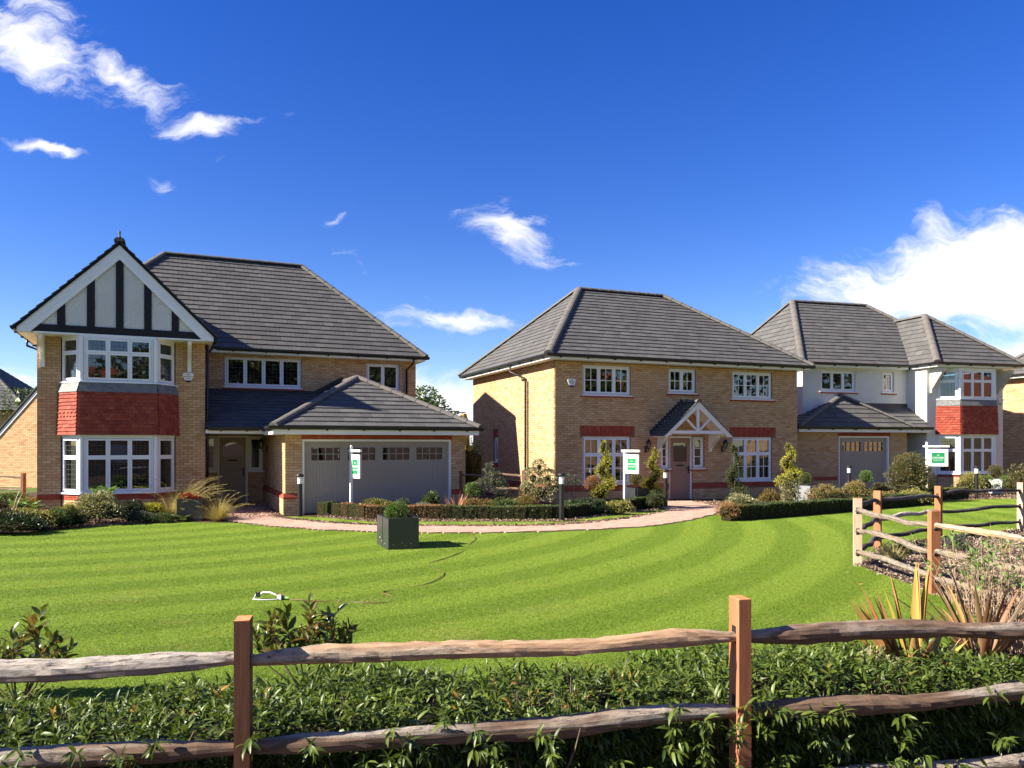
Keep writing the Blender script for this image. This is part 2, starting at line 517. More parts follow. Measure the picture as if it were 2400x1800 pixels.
LF = {
    'box': leaf_mat('box_leaf', [(0.040, 0.070, 0.011), (0.075, 0.120, 0.018), (0.120, 0.165, 0.030), (0.08, 0.115, 0.025), (0.16, 0.165, 0.04)]),
    'boxdk': leaf_mat('dark_box_leaf', [(0.024, 0.042, 0.009), (0.042, 0.070, 0.013), (0.068, 0.100, 0.020), (0.10, 0.115, 0.028)]),
    'boxmix': leaf_mat('bronzing_box_leaf', [(0.05, 0.075, 0.015), (0.09, 0.105, 0.022), (0.16, 0.13, 0.035), (0.22, 0.14, 0.045), (0.06, 0.08, 0.018)]),
    'boxbr': leaf_mat('scorched_box_leaf', [(0.27, 0.115, 0.045), (0.36, 0.175, 0.075), (0.44, 0.24, 0.11), (0.20, 0.085, 0.035), (0.40, 0.22, 0.08)]),
    'boxlt': leaf_mat('bright_box_leaf', [(0.07, 0.135, 0.018), (0.11, 0.18, 0.028), (0.15, 0.215, 0.045), (0.09, 0.15, 0.025)]),
    'gold': leaf_mat('golden_leaf', [(0.34, 0.33, 0.018), (0.47, 0.43, 0.03), (0.52, 0.46, 0.05), (0.22, 0.24, 0.02), (0.40, 0.37, 0.025)]),
    'goldgr': leaf_mat('gold_green_leaf', [(0.13, 0.15, 0.02), (0.28, 0.24, 0.035), (0.08, 0.11, 0.018), (0.36, 0.27, 0.05), (0.05, 0.075, 0.015)]),
    'cream': leaf_mat('cream_variegated_leaf', [(0.10, 0.13, 0.04), (0.46, 0.41, 0.22), (0.19, 0.20, 0.07), (0.54, 0.48, 0.29), (0.07, 0.09, 0.03), (0.42, 0.36, 0.18)]),
    'yelvar': leaf_mat('yellow_variegated_leaf', [(0.14, 0.16, 0.03), (0.42, 0.36, 0.09), (0.09, 0.11, 0.025), (0.48, 0.42, 0.15), (0.22, 0.22, 0.05)]),
    'mid': leaf_mat('mid_green_leaf', [(0.055, 0.09, 0.018), (0.09, 0.135, 0.028), (0.135, 0.18, 0.045), (0.075, 0.115, 0.025)]),
    'dark': leaf_mat('dark_green_leaf', [(0.015, 0.030, 0.010), (0.025, 0.048, 0.014), (0.04, 0.065, 0.02), (0.06, 0.075, 0.03)]),
    'grey': leaf_mat('silver_leaf', [(0.30, 0.31, 0.24), (0.42, 0.42, 0.34), (0.20, 0.22, 0.15), (0.50, 0.49, 0.40)], 0.7, 0.2),
    'greygr': leaf_mat('grey_green_leaf', [(0.09, 0.11, 0.07), (0.14, 0.155, 0.10), (0.06, 0.075, 0.045), (0.19, 0.19, 0.13)], 0.6, 0.3),
    'nand': leaf_mat('nandina_leaf', [(0.08, 0.12, 0.02), (0.13, 0.155, 0.025), (0.30, 0.17, 0.04), (0.36, 0.15, 0.05), (0.10, 0.12, 0.02)]),
    'nandy': leaf_mat('yellow_nandina_leaf', [(0.38, 0.27, 0.08), (0.13, 0.14, 0.03), (0.42, 0.26, 0.10), (0.07, 0.09, 0.02), (0.46, 0.36, 0.15)]),
    'phot': leaf_mat('photinia_leaf', [(0.045, 0.07, 0.018), (0.09, 0.11, 0.03), (0.24, 0.13, 0.05), (0.06, 0.085, 0.022), (0.16, 0.15, 0.05)]),
    'laurel': leaf_mat('portugal_laurel_leaf', [(0.030, 0.052, 0.008), (0.055, 0.088, 0.012), (0.090, 0.130, 0.018), (0.135, 0.175, 0.028), (0.07, 0.10, 0.014)], 0.44, 0.4, 0.3),
    'laurelr': leaf_mat('red_tipped_laurel_leaf', [(0.06, 0.085, 0.014), (0.11, 0.13, 0.024), (0.21, 0.12, 0.045), (0.05, 0.075, 0.014), (0.15, 0.165, 0.035)], 0.3, 0.55, 0.35),
    'laurely': leaf_mat('yellowing_laurel_leaf', [(0.22, 0.20, 0.025), (0.34, 0.24, 0.04), (0.42, 0.17, 0.04), (0.12, 0.14, 0.02)], 0.35, 0.5, 0.3),
    'phorm': leaf_mat('orange_flax_leaf', [(0.42, 0.15, 0.075), (0.52, 0.25, 0.13), (0.36, 0.11, 0.06), (0.44, 0.27, 0.09), (0.24, 0.10, 0.045)], 0.4, 0.4, 0.2),
    'phormdk': leaf_mat('dark_red_flax_leaf', [(0.12, 0.035, 0.03), (0.19, 0.055, 0.04), (0.08, 0.035, 0.025), (0.26, 0.10, 0.06)], 0.4, 0.4, 0.2),
    'phormbr': leaf_mat('bronze_flax_leaf', [(0.16, 0.085, 0.04), (0.25, 0.13, 0.06), (0.10, 0.065, 0.03), (0.30, 0.19, 0.085)], 0.4, 0.4, 0.2),
    'phormye': leaf_mat('yellow_striped_flax_leaf', [(0.46, 0.33, 0.075), (0.40, 0.30, 0.06), (0.34, 0.24, 0.05)], 0.4, 0.4, 0.2),
    'penn': leaf_mat('golden_grass_leaf', [(0.42, 0.31, 0.11), (0.52, 0.40, 0.17), (0.34, 0.27, 0.08), (0.27, 0.25, 0.06), (0.57, 0.46, 0.24)], 0.6, 0.3, 0.3),
    'penng': leaf_mat('green_gold_grass_leaf', [(0.22, 0.23, 0.055), (0.36, 0.32, 0.10), (0.46, 0.38, 0.16), (0.15, 0.18, 0.04)], 0.6, 0.3, 0.3),
    'fern': leaf_mat('fern_leaf', [(0.10, 0.20, 0.025), (0.15, 0.26, 0.04), (0.20, 0.31, 0.06)], 0.45, 0.4, 0.35),
    'heath': leaf_mat('red_heather', [(0.30, 0.035, 0.012), (0.40, 0.065, 0.02), (0.22, 0.03, 0.012)], 0.6, 0.2, 0.2),
    'tree': leaf_mat('tree_leaf', [(0.045, 0.075, 0.014), (0.08, 0.12, 0.02), (0.13, 0.15, 0.03), (0.06, 0.09, 0.018)]),
    'weed': leaf_mat('seedling_leaf', [(0.09, 0.17, 0.03), (0.14, 0.23, 0.05), (0.19, 0.28, 0.08)]),
}

# ------------------------------------------------------------------ mesh helpers


def fast_mesh(name, V, quads=None, tris=None, smooth=False):
    me = bpy.data.meshes.new(name)
    V = np.asarray(V, dtype=np.float32).reshape(-1, 3)
    nq = 0 if quads is None else len(quads)
    nt = 0 if tris is None else len(tris)
    me.vertices.add(len(V))
    me.vertices.foreach_set('co', V.ravel())
    loops, starts = [], []
    p = 0
    if nq:
        q = np.asarray(quads, dtype=np.int32)
        loops.append(q.ravel())
        starts.append(np.arange(nq, dtype=np.int32) * 4)
        p = nq * 4
    if nt:
        q = np.asarray(tris, dtype=np.int32)
        loops.append(q.ravel())
        starts.append(p + np.arange(nt, dtype=np.int32) * 3)
    L = np.concatenate(loops)
    me.loops.add(len(L))
    me.loops.foreach_set('vertex_index', L)
    st = np.concatenate(starts)
    me.polygons.add(len(st))
    me.polygons.foreach_set('loop_start', st)
    me.polygons.foreach_set('use_smooth', np.full(len(st), bool(smooth)))
    me.update(calc_edges=True)
    return me


BOXF = np.array([(0, 3, 2, 1), (4, 5, 6, 7), (0, 1, 5, 4), (1, 2, 6, 5), (2, 3, 7, 6), (3, 0, 4, 7)])


class MB:
    def __init__(s):
        s.V, s.Q, s.T, s.n = [], [], [], 0

    def add(s, V, Q=None, T=None):
        V = np.asarray(V, dtype=float).reshape(-1, 3)
        if Q is not None and len(Q):
            s.Q.append(np.asarray(Q) + s.n)
        if T is not None and len(T):
            s.T.append(np.asarray(T) + s.n)
        s.V.append(V)
        s.n += len(V)
        return s

    def box(s, x0, x1, y0, y1, z0, z1):
        V = [(x0, y0, z0), (x1, y0, z0), (x1, y1, z0), (x0, y1, z0), (x0, y0, z1), (x1, y0, z1), (x1, y1, z1), (x0, y1, z1)]
        return s.add(V, BOXF)

    def fbox(s, F, u0, u1, n0, n1, z0, z1):
        """box in a wall frame F=(O,U,N): along U, outward N, up Z"""
        O, U, N = F
        V = []
        for z in (z0, z1):
            for (u, n) in ((u0, n1), (u1, n1), (u1, n0), (u0, n0)):
                V.append(O + U * u + N * n + np.array((0, 0, z)))
        return s.add(V, BOXF)

    def bar(s, a, b, w, h, up=(0, 0, 1)):
        a, b = np.array(a, float), np.array(b, float)
        d = b - a
        L = np.linalg.norm(d)
        d /= L
        x = np.cross(d, up)
        x /= np.linalg.norm(x)
        y = np.cross(x, d)
        V = []
        for p in (a, b):
            for (i, j) in ((-1, -1), (1, -1), (1, 1), (-1, 1)):
                V.append(p + x * i * w / 2 + y * j * h / 2)
        return s.add(V, BOXF)

    def prism(s, pts, vec):
        """closed polygon pts (3-D) pushed along vec"""
        pts = np.array(pts, float)
        n = len(pts)
        V = np.vstack((pts, pts + np.array(vec, float)))
        Q = [(i, (i + 1) % n, n + (i + 1) % n, n + i) for i in range(n)]
        T = [(0, i + 1, i) for i in range(1, n - 1)] + [(n, n + i, n + i + 1) for i in range(1, n - 1)]
        return s.add(V, Q, T)

    def tube(s, pts, r, n=8, cap=True):
        pts = np.array(pts, float)
        m = len(pts)
        rr = np.full(m, r) if np.isscalar(r) else np.array(r, float)
        V = []
        prev = None
        for i in range(m):
            d = pts[min(m - 1, i + 1)] - pts[max(0, i - 1)]
            d = d / (np.linalg.norm(d) + 1e-9)
            a = np.array((0, 0, 1.0)) if abs(d[2]) < 0.9 else np.array((1.0, 0, 0))
            if prev is not None:
                a = prev
            x = np.cross(d, a)
            x /= np.linalg.norm(x) + 1e-9
            y = np.cross(x, d)
            prev = y
            for k in range(n):
                t = 2 * math.pi * k / n
                V.append(pts[i] + rr[i] * (x * math.cos(t) + y * math.sin(t)))
        Q = [(i * n + k, i * n + (k + 1) % n, (i + 1) * n + (k + 1) % n, (i + 1) * n + k) for i in range(m - 1) for k in range(n)]
        T = []
        if cap:
            T = [(0, k + 1, k) for k in range(1, n - 1)] + [((m - 1) * n, (m - 1) * n + k, (m - 1) * n + k + 1) for k in range(1, n - 1)]
        return s.add(V, Q, T)

    def lathe(s, prof, n=16, c=(0, 0, 0)):
        V = []
        for (r, z) in prof:
            for k in range(n):
                t = 2 * math.pi * k / n
                V.append((c[0] + r * math.cos(t), c[1] + r * math.sin(t), c[2] + z))
        m = len(prof)
        Q = [(i * n + k, i * n + (k + 1) % n, (i + 1) * n + (k + 1) % n, (i + 1) * n + k) for i in range(m - 1) for k in range(n)]
        T = [(0, k + 1, k) for k in range(1, n - 1)] + [((m - 1) * n, (m - 1) * n + k, (m - 1) * n + k + 1) for k in range(1, n - 1)]
        return s.add(V, Q, T)

    def mesh(s, name, smooth=False):
        return fast_mesh(name, np.vstack(s.V), np.vstack(s.Q) if s.Q else None, np.vstack(s.T) if s.T else None, smooth)

    def build(s, name, mat, parent=None, smooth=False, **k):
        return link(name, s.mesh(name, smooth), mat, parent, **k)


def link(name, me, mat, parent=None, M=None, **k):
    if mat is not None and len(me.materials) == 0:
        for m in (mat if isinstance(mat, (list, tuple)) else [mat]):
            me.materials.append(m)
    o = bpy.data.objects.new(name, me)
    C.objects.link(o)
    if parent is not None:
        o.parent = parent
    if M is not None:
        o.matrix_basis = M
    tag(o, **k)
    return o


def tag(o, label=None, cat=None, group=None, kind=None):
    if label:
        o['label'] = label
    if cat:
        o['category'] = cat
    if group:
        o['group'] = group
    if kind:
        o['kind'] = kind


def thing(name, loc, rz=0.0, label=None, cat=None, group=None):
    o = bpy.data.objects.new(name, None)
    o.empty_display_size = 0.2
    C.objects.link(o)
    o.location = loc
    o.rotation_euler = (0, 0, rz)
    tag(o, label, cat, group)
    return o


def copy_tree(o, parent=None):
    c = o.copy()
    C.objects.link(c)
    if parent is not None:
        c.parent = parent
    for ch in list(o.children):
        copy_tree(ch, c)
    return c


def frame(ox, oy, ux, uy):
    L = math.hypot(ux, uy)
    ux, uy = ux / L, uy / L
    return (np.array((ox, oy, 0.0)), np.array((ux, uy, 0.0)), np.array((uy, -ux, 0.0)))


def fmat(F, u, n, z):
    O, U, N = F
    p = O + U * u + N * n
    # local X along the wall, local Y inwards (-N), local Z up
    return Matrix(((U[0], -N[0], 0, p[0]), (U[1], -N[1], 0, p[1]), (0, 0, 1, z), (0, 0, 0, 1)))


def dist_cam(root, p):
    w = root.matrix_basis @ Vector(p) if root is not None else Vector(p)
    return (w - Vector((0, 0, EYE))).length


def at(px, Y):
    """ground point at the given distance on the sight line of a photo column"""
    return ((px - 1200) / 1800 * Y, Y)


# ------------------------------------------------------------------ brickwork
CO, BL, MJ = 0.0721, 0.2165, 0.0095
BRICK_MESH = {}


def brick_mesh(mat):
    if mat.name not in BRICK_MESH:
        mb = MB().box(0, BL - MJ, 0, 0.06, 0, CO - MJ)
        me = mb.mesh('brick')
        me.materials.append(mat)
        BRICK_MESH[mat.name] = me
    return BRICK_MESH[mat.name]


def bricks_from_rects(F, rects, proud=0.0):
    """rects (u0,u1,z0,z1) -> one mesh builder of 5-sided bricks"""
    O, U, N = F
    r = np.array(rects)
    n = len(r)
    jit = rng.uniform(-0.0015, 0.002, n) + proud
    V = np.zeros((n, 8, 3))
    for k, (a, d, c) in enumerate([(0, 0, 2), (1, 0, 2), (1, 1, 2), (0, 1, 2), (0, 0, 3), (1, 0, 3), (1, 1, 3), (0, 1, 3)]):
        u = r[:, a]
        nn = jit if d == 0 else np.full(n, -0.05)
        V[:, k, :] = O + u[:, None] * U + nn[:, None] * N + r[:, c][:, None] * np.array((0, 0, 1.0))
    q = np.array([(0, 1, 5, 4), (1, 2, 6, 5), (4, 5, 6, 7), (3, 0, 4, 7), (0, 3, 2, 1)])
    Q = (q[None] + (np.arange(n) * 8)[:, None, None]).reshape(-1, 4)
    return MB().add(V.reshape(-1, 3), Q)


def wall_backing(mb, F, W, z0, z1, openings, thick=0.12, face=-0.006):
    us = sorted({0.0, W, *[min(max(v, 0), W) for o in openings for v in o[:2]]})
    zs = sorted({z0, z1, *[min(max(v, z0), z1) for o in openings for v in o[2:]]})
    for i in range(len(us) - 1):
        run = None
        for j in range(len(zs) - 1):
            uc, zc = (us[i] + us[i + 1]) / 2, (zs[j] + zs[j + 1]) / 2
            hole = any(o[0] < uc < o[1] and o[2] < zc < o[3] for o in openings)
            if hole:
                if run is not None:
                    mb.fbox(F, us[i], us[i + 1], -thick, face, run, zs[j])
                run = None
            elif run is None:
                run = zs[j]
        if run is not None:
            mb.fbox(F, us[i], us[i + 1], -thick, face, run, zs[-1])


def brick_wall(house, F, W, z0, z1, openings=(), singles=0, skip=(), name='wall', proud=0.0, phase=0, reveal=True):
    """mortar backing as the wall part, its bricks as children; `skip` are rectangles left to other masonry"""
    openings = list(openings)
    mb = MB()
    wall_backing(mb, F, W, z0, z1, openings, 0.12, -0.008 + proud)
    w = mb.build(name, MORTAR, house)
    full, cut = [], []
    holes = openings + list(skip)
    nr = int(round((z1 - z0) / CO))
    for i in range(nr):
        za = z0 + i * CO + MJ / 2
        zb = min(za + CO - MJ, z1)
        if zb - za < 0.02:
            continue
        zc = (za + zb) / 2
        segs = [(0.0, W)]
        for o in holes:
            if o[2] - 0.01 < zc < o[3] + 0.01:
                ns = []
                for a, b in segs:
                    if o[1] <= a or o[0] >= b:
                        ns.append((a, b))
                    else:
                        if o[0] > a:
                            ns.append((a, o[0]))
                        if o[1] < b:
                            ns.append((o[1], b))
                segs = ns
        off = (BL / 2 if (i + phase) % 2 else 0.0)
        for a, b in segs:
            k = math.floor((a + off) / BL)
            u = k * BL - off
            while u < b - 0.005:
                ua, ub = max(u + MJ * 0.0, a), min(u + BL - MJ, b)
                if ub - ua > 0.02:
                    if ub - ua > BL - MJ - 0.001 and abs(zb - za - (CO - MJ)) < 1e-6:
                        full.append((ua, ub, za, zb))
                    else:
                        cut.append((ua, ub, za, zb))
                u += BL
    if singles and full:
        O, U, N = F
        full.sort(key=lambda r: dist_cam(house, O + U * r[0] + np.array((0, 0, r[2]))))
        me = brick_mesh(BRICK)
        for r in full[:singles]:
            link('brick', me, None, w, fmat(F, r[0], 0.001 + proud + random.uniform(-0.0015, 0.002), r[2]))
        full = full[singles:]
    rest = full + cut
    if rest:
        bricks_from_rects(F, rest, proud).build('brickwork', BRICK, w, kind='stuff')
    return w


def red_course(house, F, u0, u1, z0, z1, pitch=CO, proud=0.002, name='soldier_course'):
    """upright red bricks side by side, each its own object"""
    base = MB().fbox(F, u0, u1, -0.11, proud - 0.008, z0, z1).build(name, MORTAR, house)
    n = max(1, int(round((u1 - u0) / pitch)))
    p = (u1 - u0) / n
    me = MB().box(0.004, p - 0.004, 0, 0.06, 0.004, z1 - z0 - 0.004).mesh('red_brick')
    me.materials.append(REDBRICK)
    for i in range(n):
        link('brick', me, None, base, fmat(F, u0 + i * p, proud + random.uniform(-0.001, 0.002), z0))
    return base


# ------------------------------------------------------------------ roofs
TILE_MESH = {}


def tile_mesh(mat, tw, gauge):
    k = (mat.name, tw, gauge)
    if k not in TILE_MESH:
        V, Q = tile_verts(0.003, tw - 0.003, 0.003, tw - 0.003, 0, gauge * 1.12)
        me = fast_mesh('tile', V, Q)
        me.materials.append(mat)
        TILE_MESH[k] = me
    return TILE_MESH[k]


def tile_verts(a0, b0, a1, b1, v0, v1):
    V = [(a0, v0, 0.006), (b0, v0, 0.006), (b1, v1, 0.0), (a1, v1, 0.0), (a0, v0, 0.040), (b0, v0, 0.040), (b1, v1, 0.010), (a1, v1, 0.010)]
    return V, [(4, 5, 6, 7), (0, 1, 5, 4), (1, 2, 6, 5), (3, 0, 4, 7)]


def span(poly, v):
    xs = []
    n = len(poly)
    for i in range(n):
        (x0, y0), (x1, y1) = poly[i], poly[(i + 1) % n]
        if (y0 <= v <= y1 or y1 <= v <= y0) and abs(y1 - y0) > 1e-9:
            xs.append(x0 + (x1 - x0) * (v - y0) / (y1 - y0))
    return (min(xs), max(xs)) if len(xs) >= 2 else None


def roof_slope(house, roof, pts, mat=None, gauge=0.25, tw=0.30, singles=0):
    """pts: 3-D polygon whose first edge is the eave; tiles are laid in courses parallel to it"""
    mat = mat or TILE
    P = [np.array(p, float) for p in pts]
    U = P[1] - P[0]
    U /= np.linalg.norm(U)
    Nn = np.cross(U, P[-1] - P[0])
    Nn /= np.linalg.norm(Nn)
    if Nn[2] < 0:
        Nn = -Nn
    Sx = np.cross(Nn, U)
    if Sx[2] < 0:
        Sx = -Sx
    O = P[0]
    poly = [(float(np.dot(p - O, U)), float(np.dot(p - O, Sx))) for p in P]
    top = max(p[1] for p in poly)
    nrow = max(1, int(math.ceil(top / gauge)))
    g = top / nrow
    full, V, Q = [], [], []
    cnt = 0
    for r in range(nrow):
        v0 = r * g
        v1 = min((r + 1.12) * g, top)
        s0 = span(poly, v0 + 1e-4)
        s1 = span(poly, v1 - 1e-4)
        if s0 is None:
            continue
        if s1 is None:
            s1 = s0
        lo, hi = min(s0[0], s1[0]), max(s0[1], s1[1])
        off = (tw / 2 if r % 2 else 0.0)
        u = math.floor((lo + off) / tw) * tw - off
        while u < hi:
            a, b = u, u + tw
            a0, b0 = max(a, s0[0]), min(b, s0[1])
            a1, b1 = max(a, s1[0]), min(b, s1[1])
            if b0 > a0 or b1 > a1:
                if a0 == a1 == a and b0 == b1 == b:
                    full.append((u, v0))
                else:
                    if b0 <= a0:
                        m = min(max((a0 + b0) / 2, s0[0]), s0[1])
                        a0 = b0 = m
                    if b1 <= a1:
                        m = min(max((a1 + b1) / 2, s1[0]), s1[1])
                        a1 = b1 = m
                    tv, tq = tile_verts(a0 + 0.003, max(a0 + 0.003, b0 - 0.003), a1 + 0.003, max(a1 + 0.003, b1 - 0.003), v0, v1)
                    V += tv
                    Q += [tuple(i + cnt for i in f) for f in tq]
                    cnt += 8
            u += tw
    B = np.stack((U, Sx, Nn))
    if singles:
        full.sort(key=lambda t: dist_cam(house, O + U * t[0] + Sx * t[1]))
        me = tile_mesh(mat, tw, round(g, 4))
        for (u, v) in full[:singles]:
            p = O + U * u + Sx * v + Nn * random.uniform(0, 0.003)
            M = Matrix(((U[0], Sx[0], Nn[0], p[0]), (U[1], Sx[1], Nn[1], p[1]), (U[2], Sx[2], Nn[2], p[2]), (0, 0, 0, 1)))
            link('tile', me, None, roof, M)
        full = full[singles:]
    for (u, v) in full:
        j = random.uniform(0, 0.003)
        tv, tq = tile_verts(u + 0.003, u + tw - 0.003, u + 0.003, u + tw - 0.003, v, v + g * 1.12)
        V += [(a, b, c + j) for a, b, c in tv]
        Q += [tuple(i + cnt for i in f) for f in tq]
        cnt += 8
    if V:
        W = np.array(V) @ B + O
        link('tiling', fast_mesh('tiling', W, Q), mat, roof, kind='stuff')


def deck(mb, pts, t=0.05):
    P = np.array(pts, float)
    n = np.cross(P[1] - P[0], P[2] - P[0])
    n /= np.linalg.norm(n)
    if n[2] < 0:
        n = -n
    mb.prism(P - n * 0.004, -n * t)


def cap_tiles(roof, A, B, r=0.115, seg=0.42, mat=None, name='ridge_tile'):
    A, B = np.array(A, float), np.array(B, float)
    d = B - A
    L = np.linalg.norm(d)
    d /= L
    n = max(1, int(round(L / seg)))
    s = L / n
    x = np.cross(d, (0, 0, 1.0))
    x /= np.linalg.norm(x)
    y = np.cross(x, d)
    V = []
    for (yy, rr) in ((0, r * 1.06), (s * 1.03, r * 0.97)):
        for k in range(9):
            t = math.pi * k / 8
            V.append((rr * math.cos(t) * 1.1, yy, rr * math.sin(t) * 0.85 - 0.02))
    Q = [(k, k + 1, 10 + k, 9 + k) for k in range(8)]
    T = [(0, k + 1, k) for k in range(1, 8)] + [(9, 9 + k, 10 + k) for k in range(1, 8)]
    me = fast_mesh('ridge_tile', V, Q, T)
    me.materials.append(mat or RIDGE)
    for i in range(n):
        p = A + d * s * i
        M = Matrix(((x[0], d[0], y[0], p[0]), (x[1], d[1], y[1], p[1]), (x[2], d[2], y[2], p[2]), (0, 0, 0, 1)))
        link(name, me, None, roof, M)


def gutter(house, A, B, N, z, fascia=(0.10, 0.02), name='gutter', brackets=True):
    """black half-round gutter from A to B (2-D), N the outward side, z its rim"""
    A, B, N = np.array((*A, z), float), np.array((*B, z), float), np.array((*N, 0), float)
    d = B - A
    L = np.linalg.norm(d)
    d /= L
    prof = [(0.0, 0.0), (0.0, -0.055), (0.02, -0.085), (0.055, -0.1), (0.09, -0.085), (0.11, -0.055), (0.115, 0.0), (0.10, 0.0), (0.09, -0.05), (0.055, -0.08), (0.02, -0.05)]
    pts = [A + N * a + np.array((0, 0, b)) for a, b in prof]
    mb = MB().prism(pts, d * L)
    if brackets:
        k = max(2, int(L / 0.9))
        for i in range(k):
            p = A + d * (L * (i + 0.5) / k) + N * 0.05 + np.array((0, 0, -0.10))
            mb.bar(p - d * 0.02, p + d * 0.02, 0.09, 0.05)
    g = mb.build(name, BLACK, house)
    return g


def board(house, A, B, N, n0, n1, z0, z1, name='fascia', mat=None):
    A, B, N = np.array((*A, 0), float), np.array((*B, 0), float), np.array((*N, 0), float)
    d = B - A
    L = np.linalg.norm(d)
    F = (A, d / L, N)
    return MB().fbox(F, 0, L, n0, n1, z0, z1).build(name, mat or WHITE, house)


def downpipe(house, pts, r=0.034):
    mb = MB().tube(pts, r, 8)
    return mb.build('downpipe', BLACK, house, smooth=True)


# ------------------------------------------------------------------ windows, doors
def window(house, F, u0, u1, z0, z1, cols=3, rows=(1.0,), bars=None, lead=None, sill=True, fr=0.05, sash=0.048, rec=0.055, name='window', parent=None, curtain=False, tile_sill=False, widths=None):
    """rows: heights as fractions from the bottom; bars/lead: per row (nx, ny) of panes"""
    n0, n1 = -rec - 0.06, -rec
    mb = MB()
    mb.fbox(F, u0, u0 + fr, n0, n1, z0, z1)
    mb.fbox(F, u1 - fr, u1, n0, n1, z0, z1)
    mb.fbox(F, u0 + fr, u1 - fr, n0, n1, z0, z0 + fr)
    mb.fbox(F, u0 + fr, u1 - fr, n0, n1, z1 - fr, z1)
    w = (u1 - u0 - 2 * fr)
    widths = widths or [1.0 / cols] * cols
    ue = [u0 + fr]
    for x in widths:
        ue.append(ue[-1] + w * x)
    h = z1 - z0 - 2 * fr
    ze = [z0 + fr]
    for x in rows:
        ze.append(ze[-1] + h * x)
    for i in range(1, len(ue) - 1):
        mb.fbox(F, ue[i] - 0.012, ue[i] + 0.012, n0, n1 - 0.002, z0 + fr, z1 - fr)
    for j in range(1, len(ze) - 1):
        mb.fbox(F, u0 + fr, u1 - fr, n0, n1 - 0.003, ze[j] - 0.012, ze[j] + 0.012)
    p = parent
    win = mb.build(name, WHITE, p if p is not None else house)
    host = win if p is None else p
    for i in range(len(ue) - 1):
        for j in range(len(ze) - 1):
            a, b, c, d = ue[i] + 0.008, ue[i + 1] - 0.008, ze[j] + 0.008, ze[j + 1] - 0.008
            s = MB()
            q = 0.014
            s.fbox(F, a, a + sash, n0 + 0.01, n1 + q, c, d)
            s.fbox(F, b - sash, b, n0 + 0.01, n1 + q, c, d)
            s.fbox(F, a + sash, b - sash, n0 + 0.01, n1 + q, c, c + sash)
            s.fbox(F, a + sash, b - sash, n0 + 0.01, n1 + q, d - sash, d)
            s.build('sash', WHITE, host)
            ga, gb, gc, gd = a + sash, b - sash, c + sash, d - sash
            MB().fbox(F, ga, gb, n1 - 0.034, n1 - 0.026, gc, gd).build('pane', GLASS, host)
            gr = bars[j] if bars else (lead[j] if lead else None)
            if gr:
                t, mat, nm = (0.011, WHITE, 'glazing_bar') if bars else (0.0042, LEADCAME, 'leading')
                g = MB()
                for k in range(1, gr[0]):
                    u = ga + (gb - ga) * k / gr[0]
                    g.fbox(F, u - t, u + t, n1 - 0.030, n1 - 0.018 if bars else n1 - 0.023, gc, gd)
                for k in range(1, gr[1]):
                    z = gc + (gd - gc) * k / gr[1]
                    g.fbox(F, ga, gb, n1 - 0.031, n1 - 0.016 if bars else n1 - 0.0225, z - t, z + t)
                if g.n:
                    g.build(nm, mat, host)
    if sill:
        MB().fbox(F, u0 - 0.05, u1 + 0.05, -rec - 0.04, 0.045, z0 - 0.035, z0 - 0.002).build('window_sill', WHITE, host)
    if tile_sill:
        MB().fbox(F, u0 - 0.08, u1 + 0.10, -0.03, 0.05, z0 - 0.085, z0 - 0.037).build('tile_sill', REDBRICK, host)
    if curtain:
        cm = MB()
        for (a, b) in ((u0 + fr, u0 + (u1 - u0) * 0.16), (u1 - (u1 - u0) * 0.16, u1 - fr)):
            k = 12
            for i in range(k):
                x0, x1 = a + (b - a) * i / k, a + (b - a) * (i + 1) / k
                dd = 0.02 if i % 2 else 0.0
                cm.fbox(F, x0, x1, -rec - 0.22 - dd, -rec - 0.20 - dd, z0 + 0.02, z1)
        cm.build('curtain', CURTAIN, host)
    return win


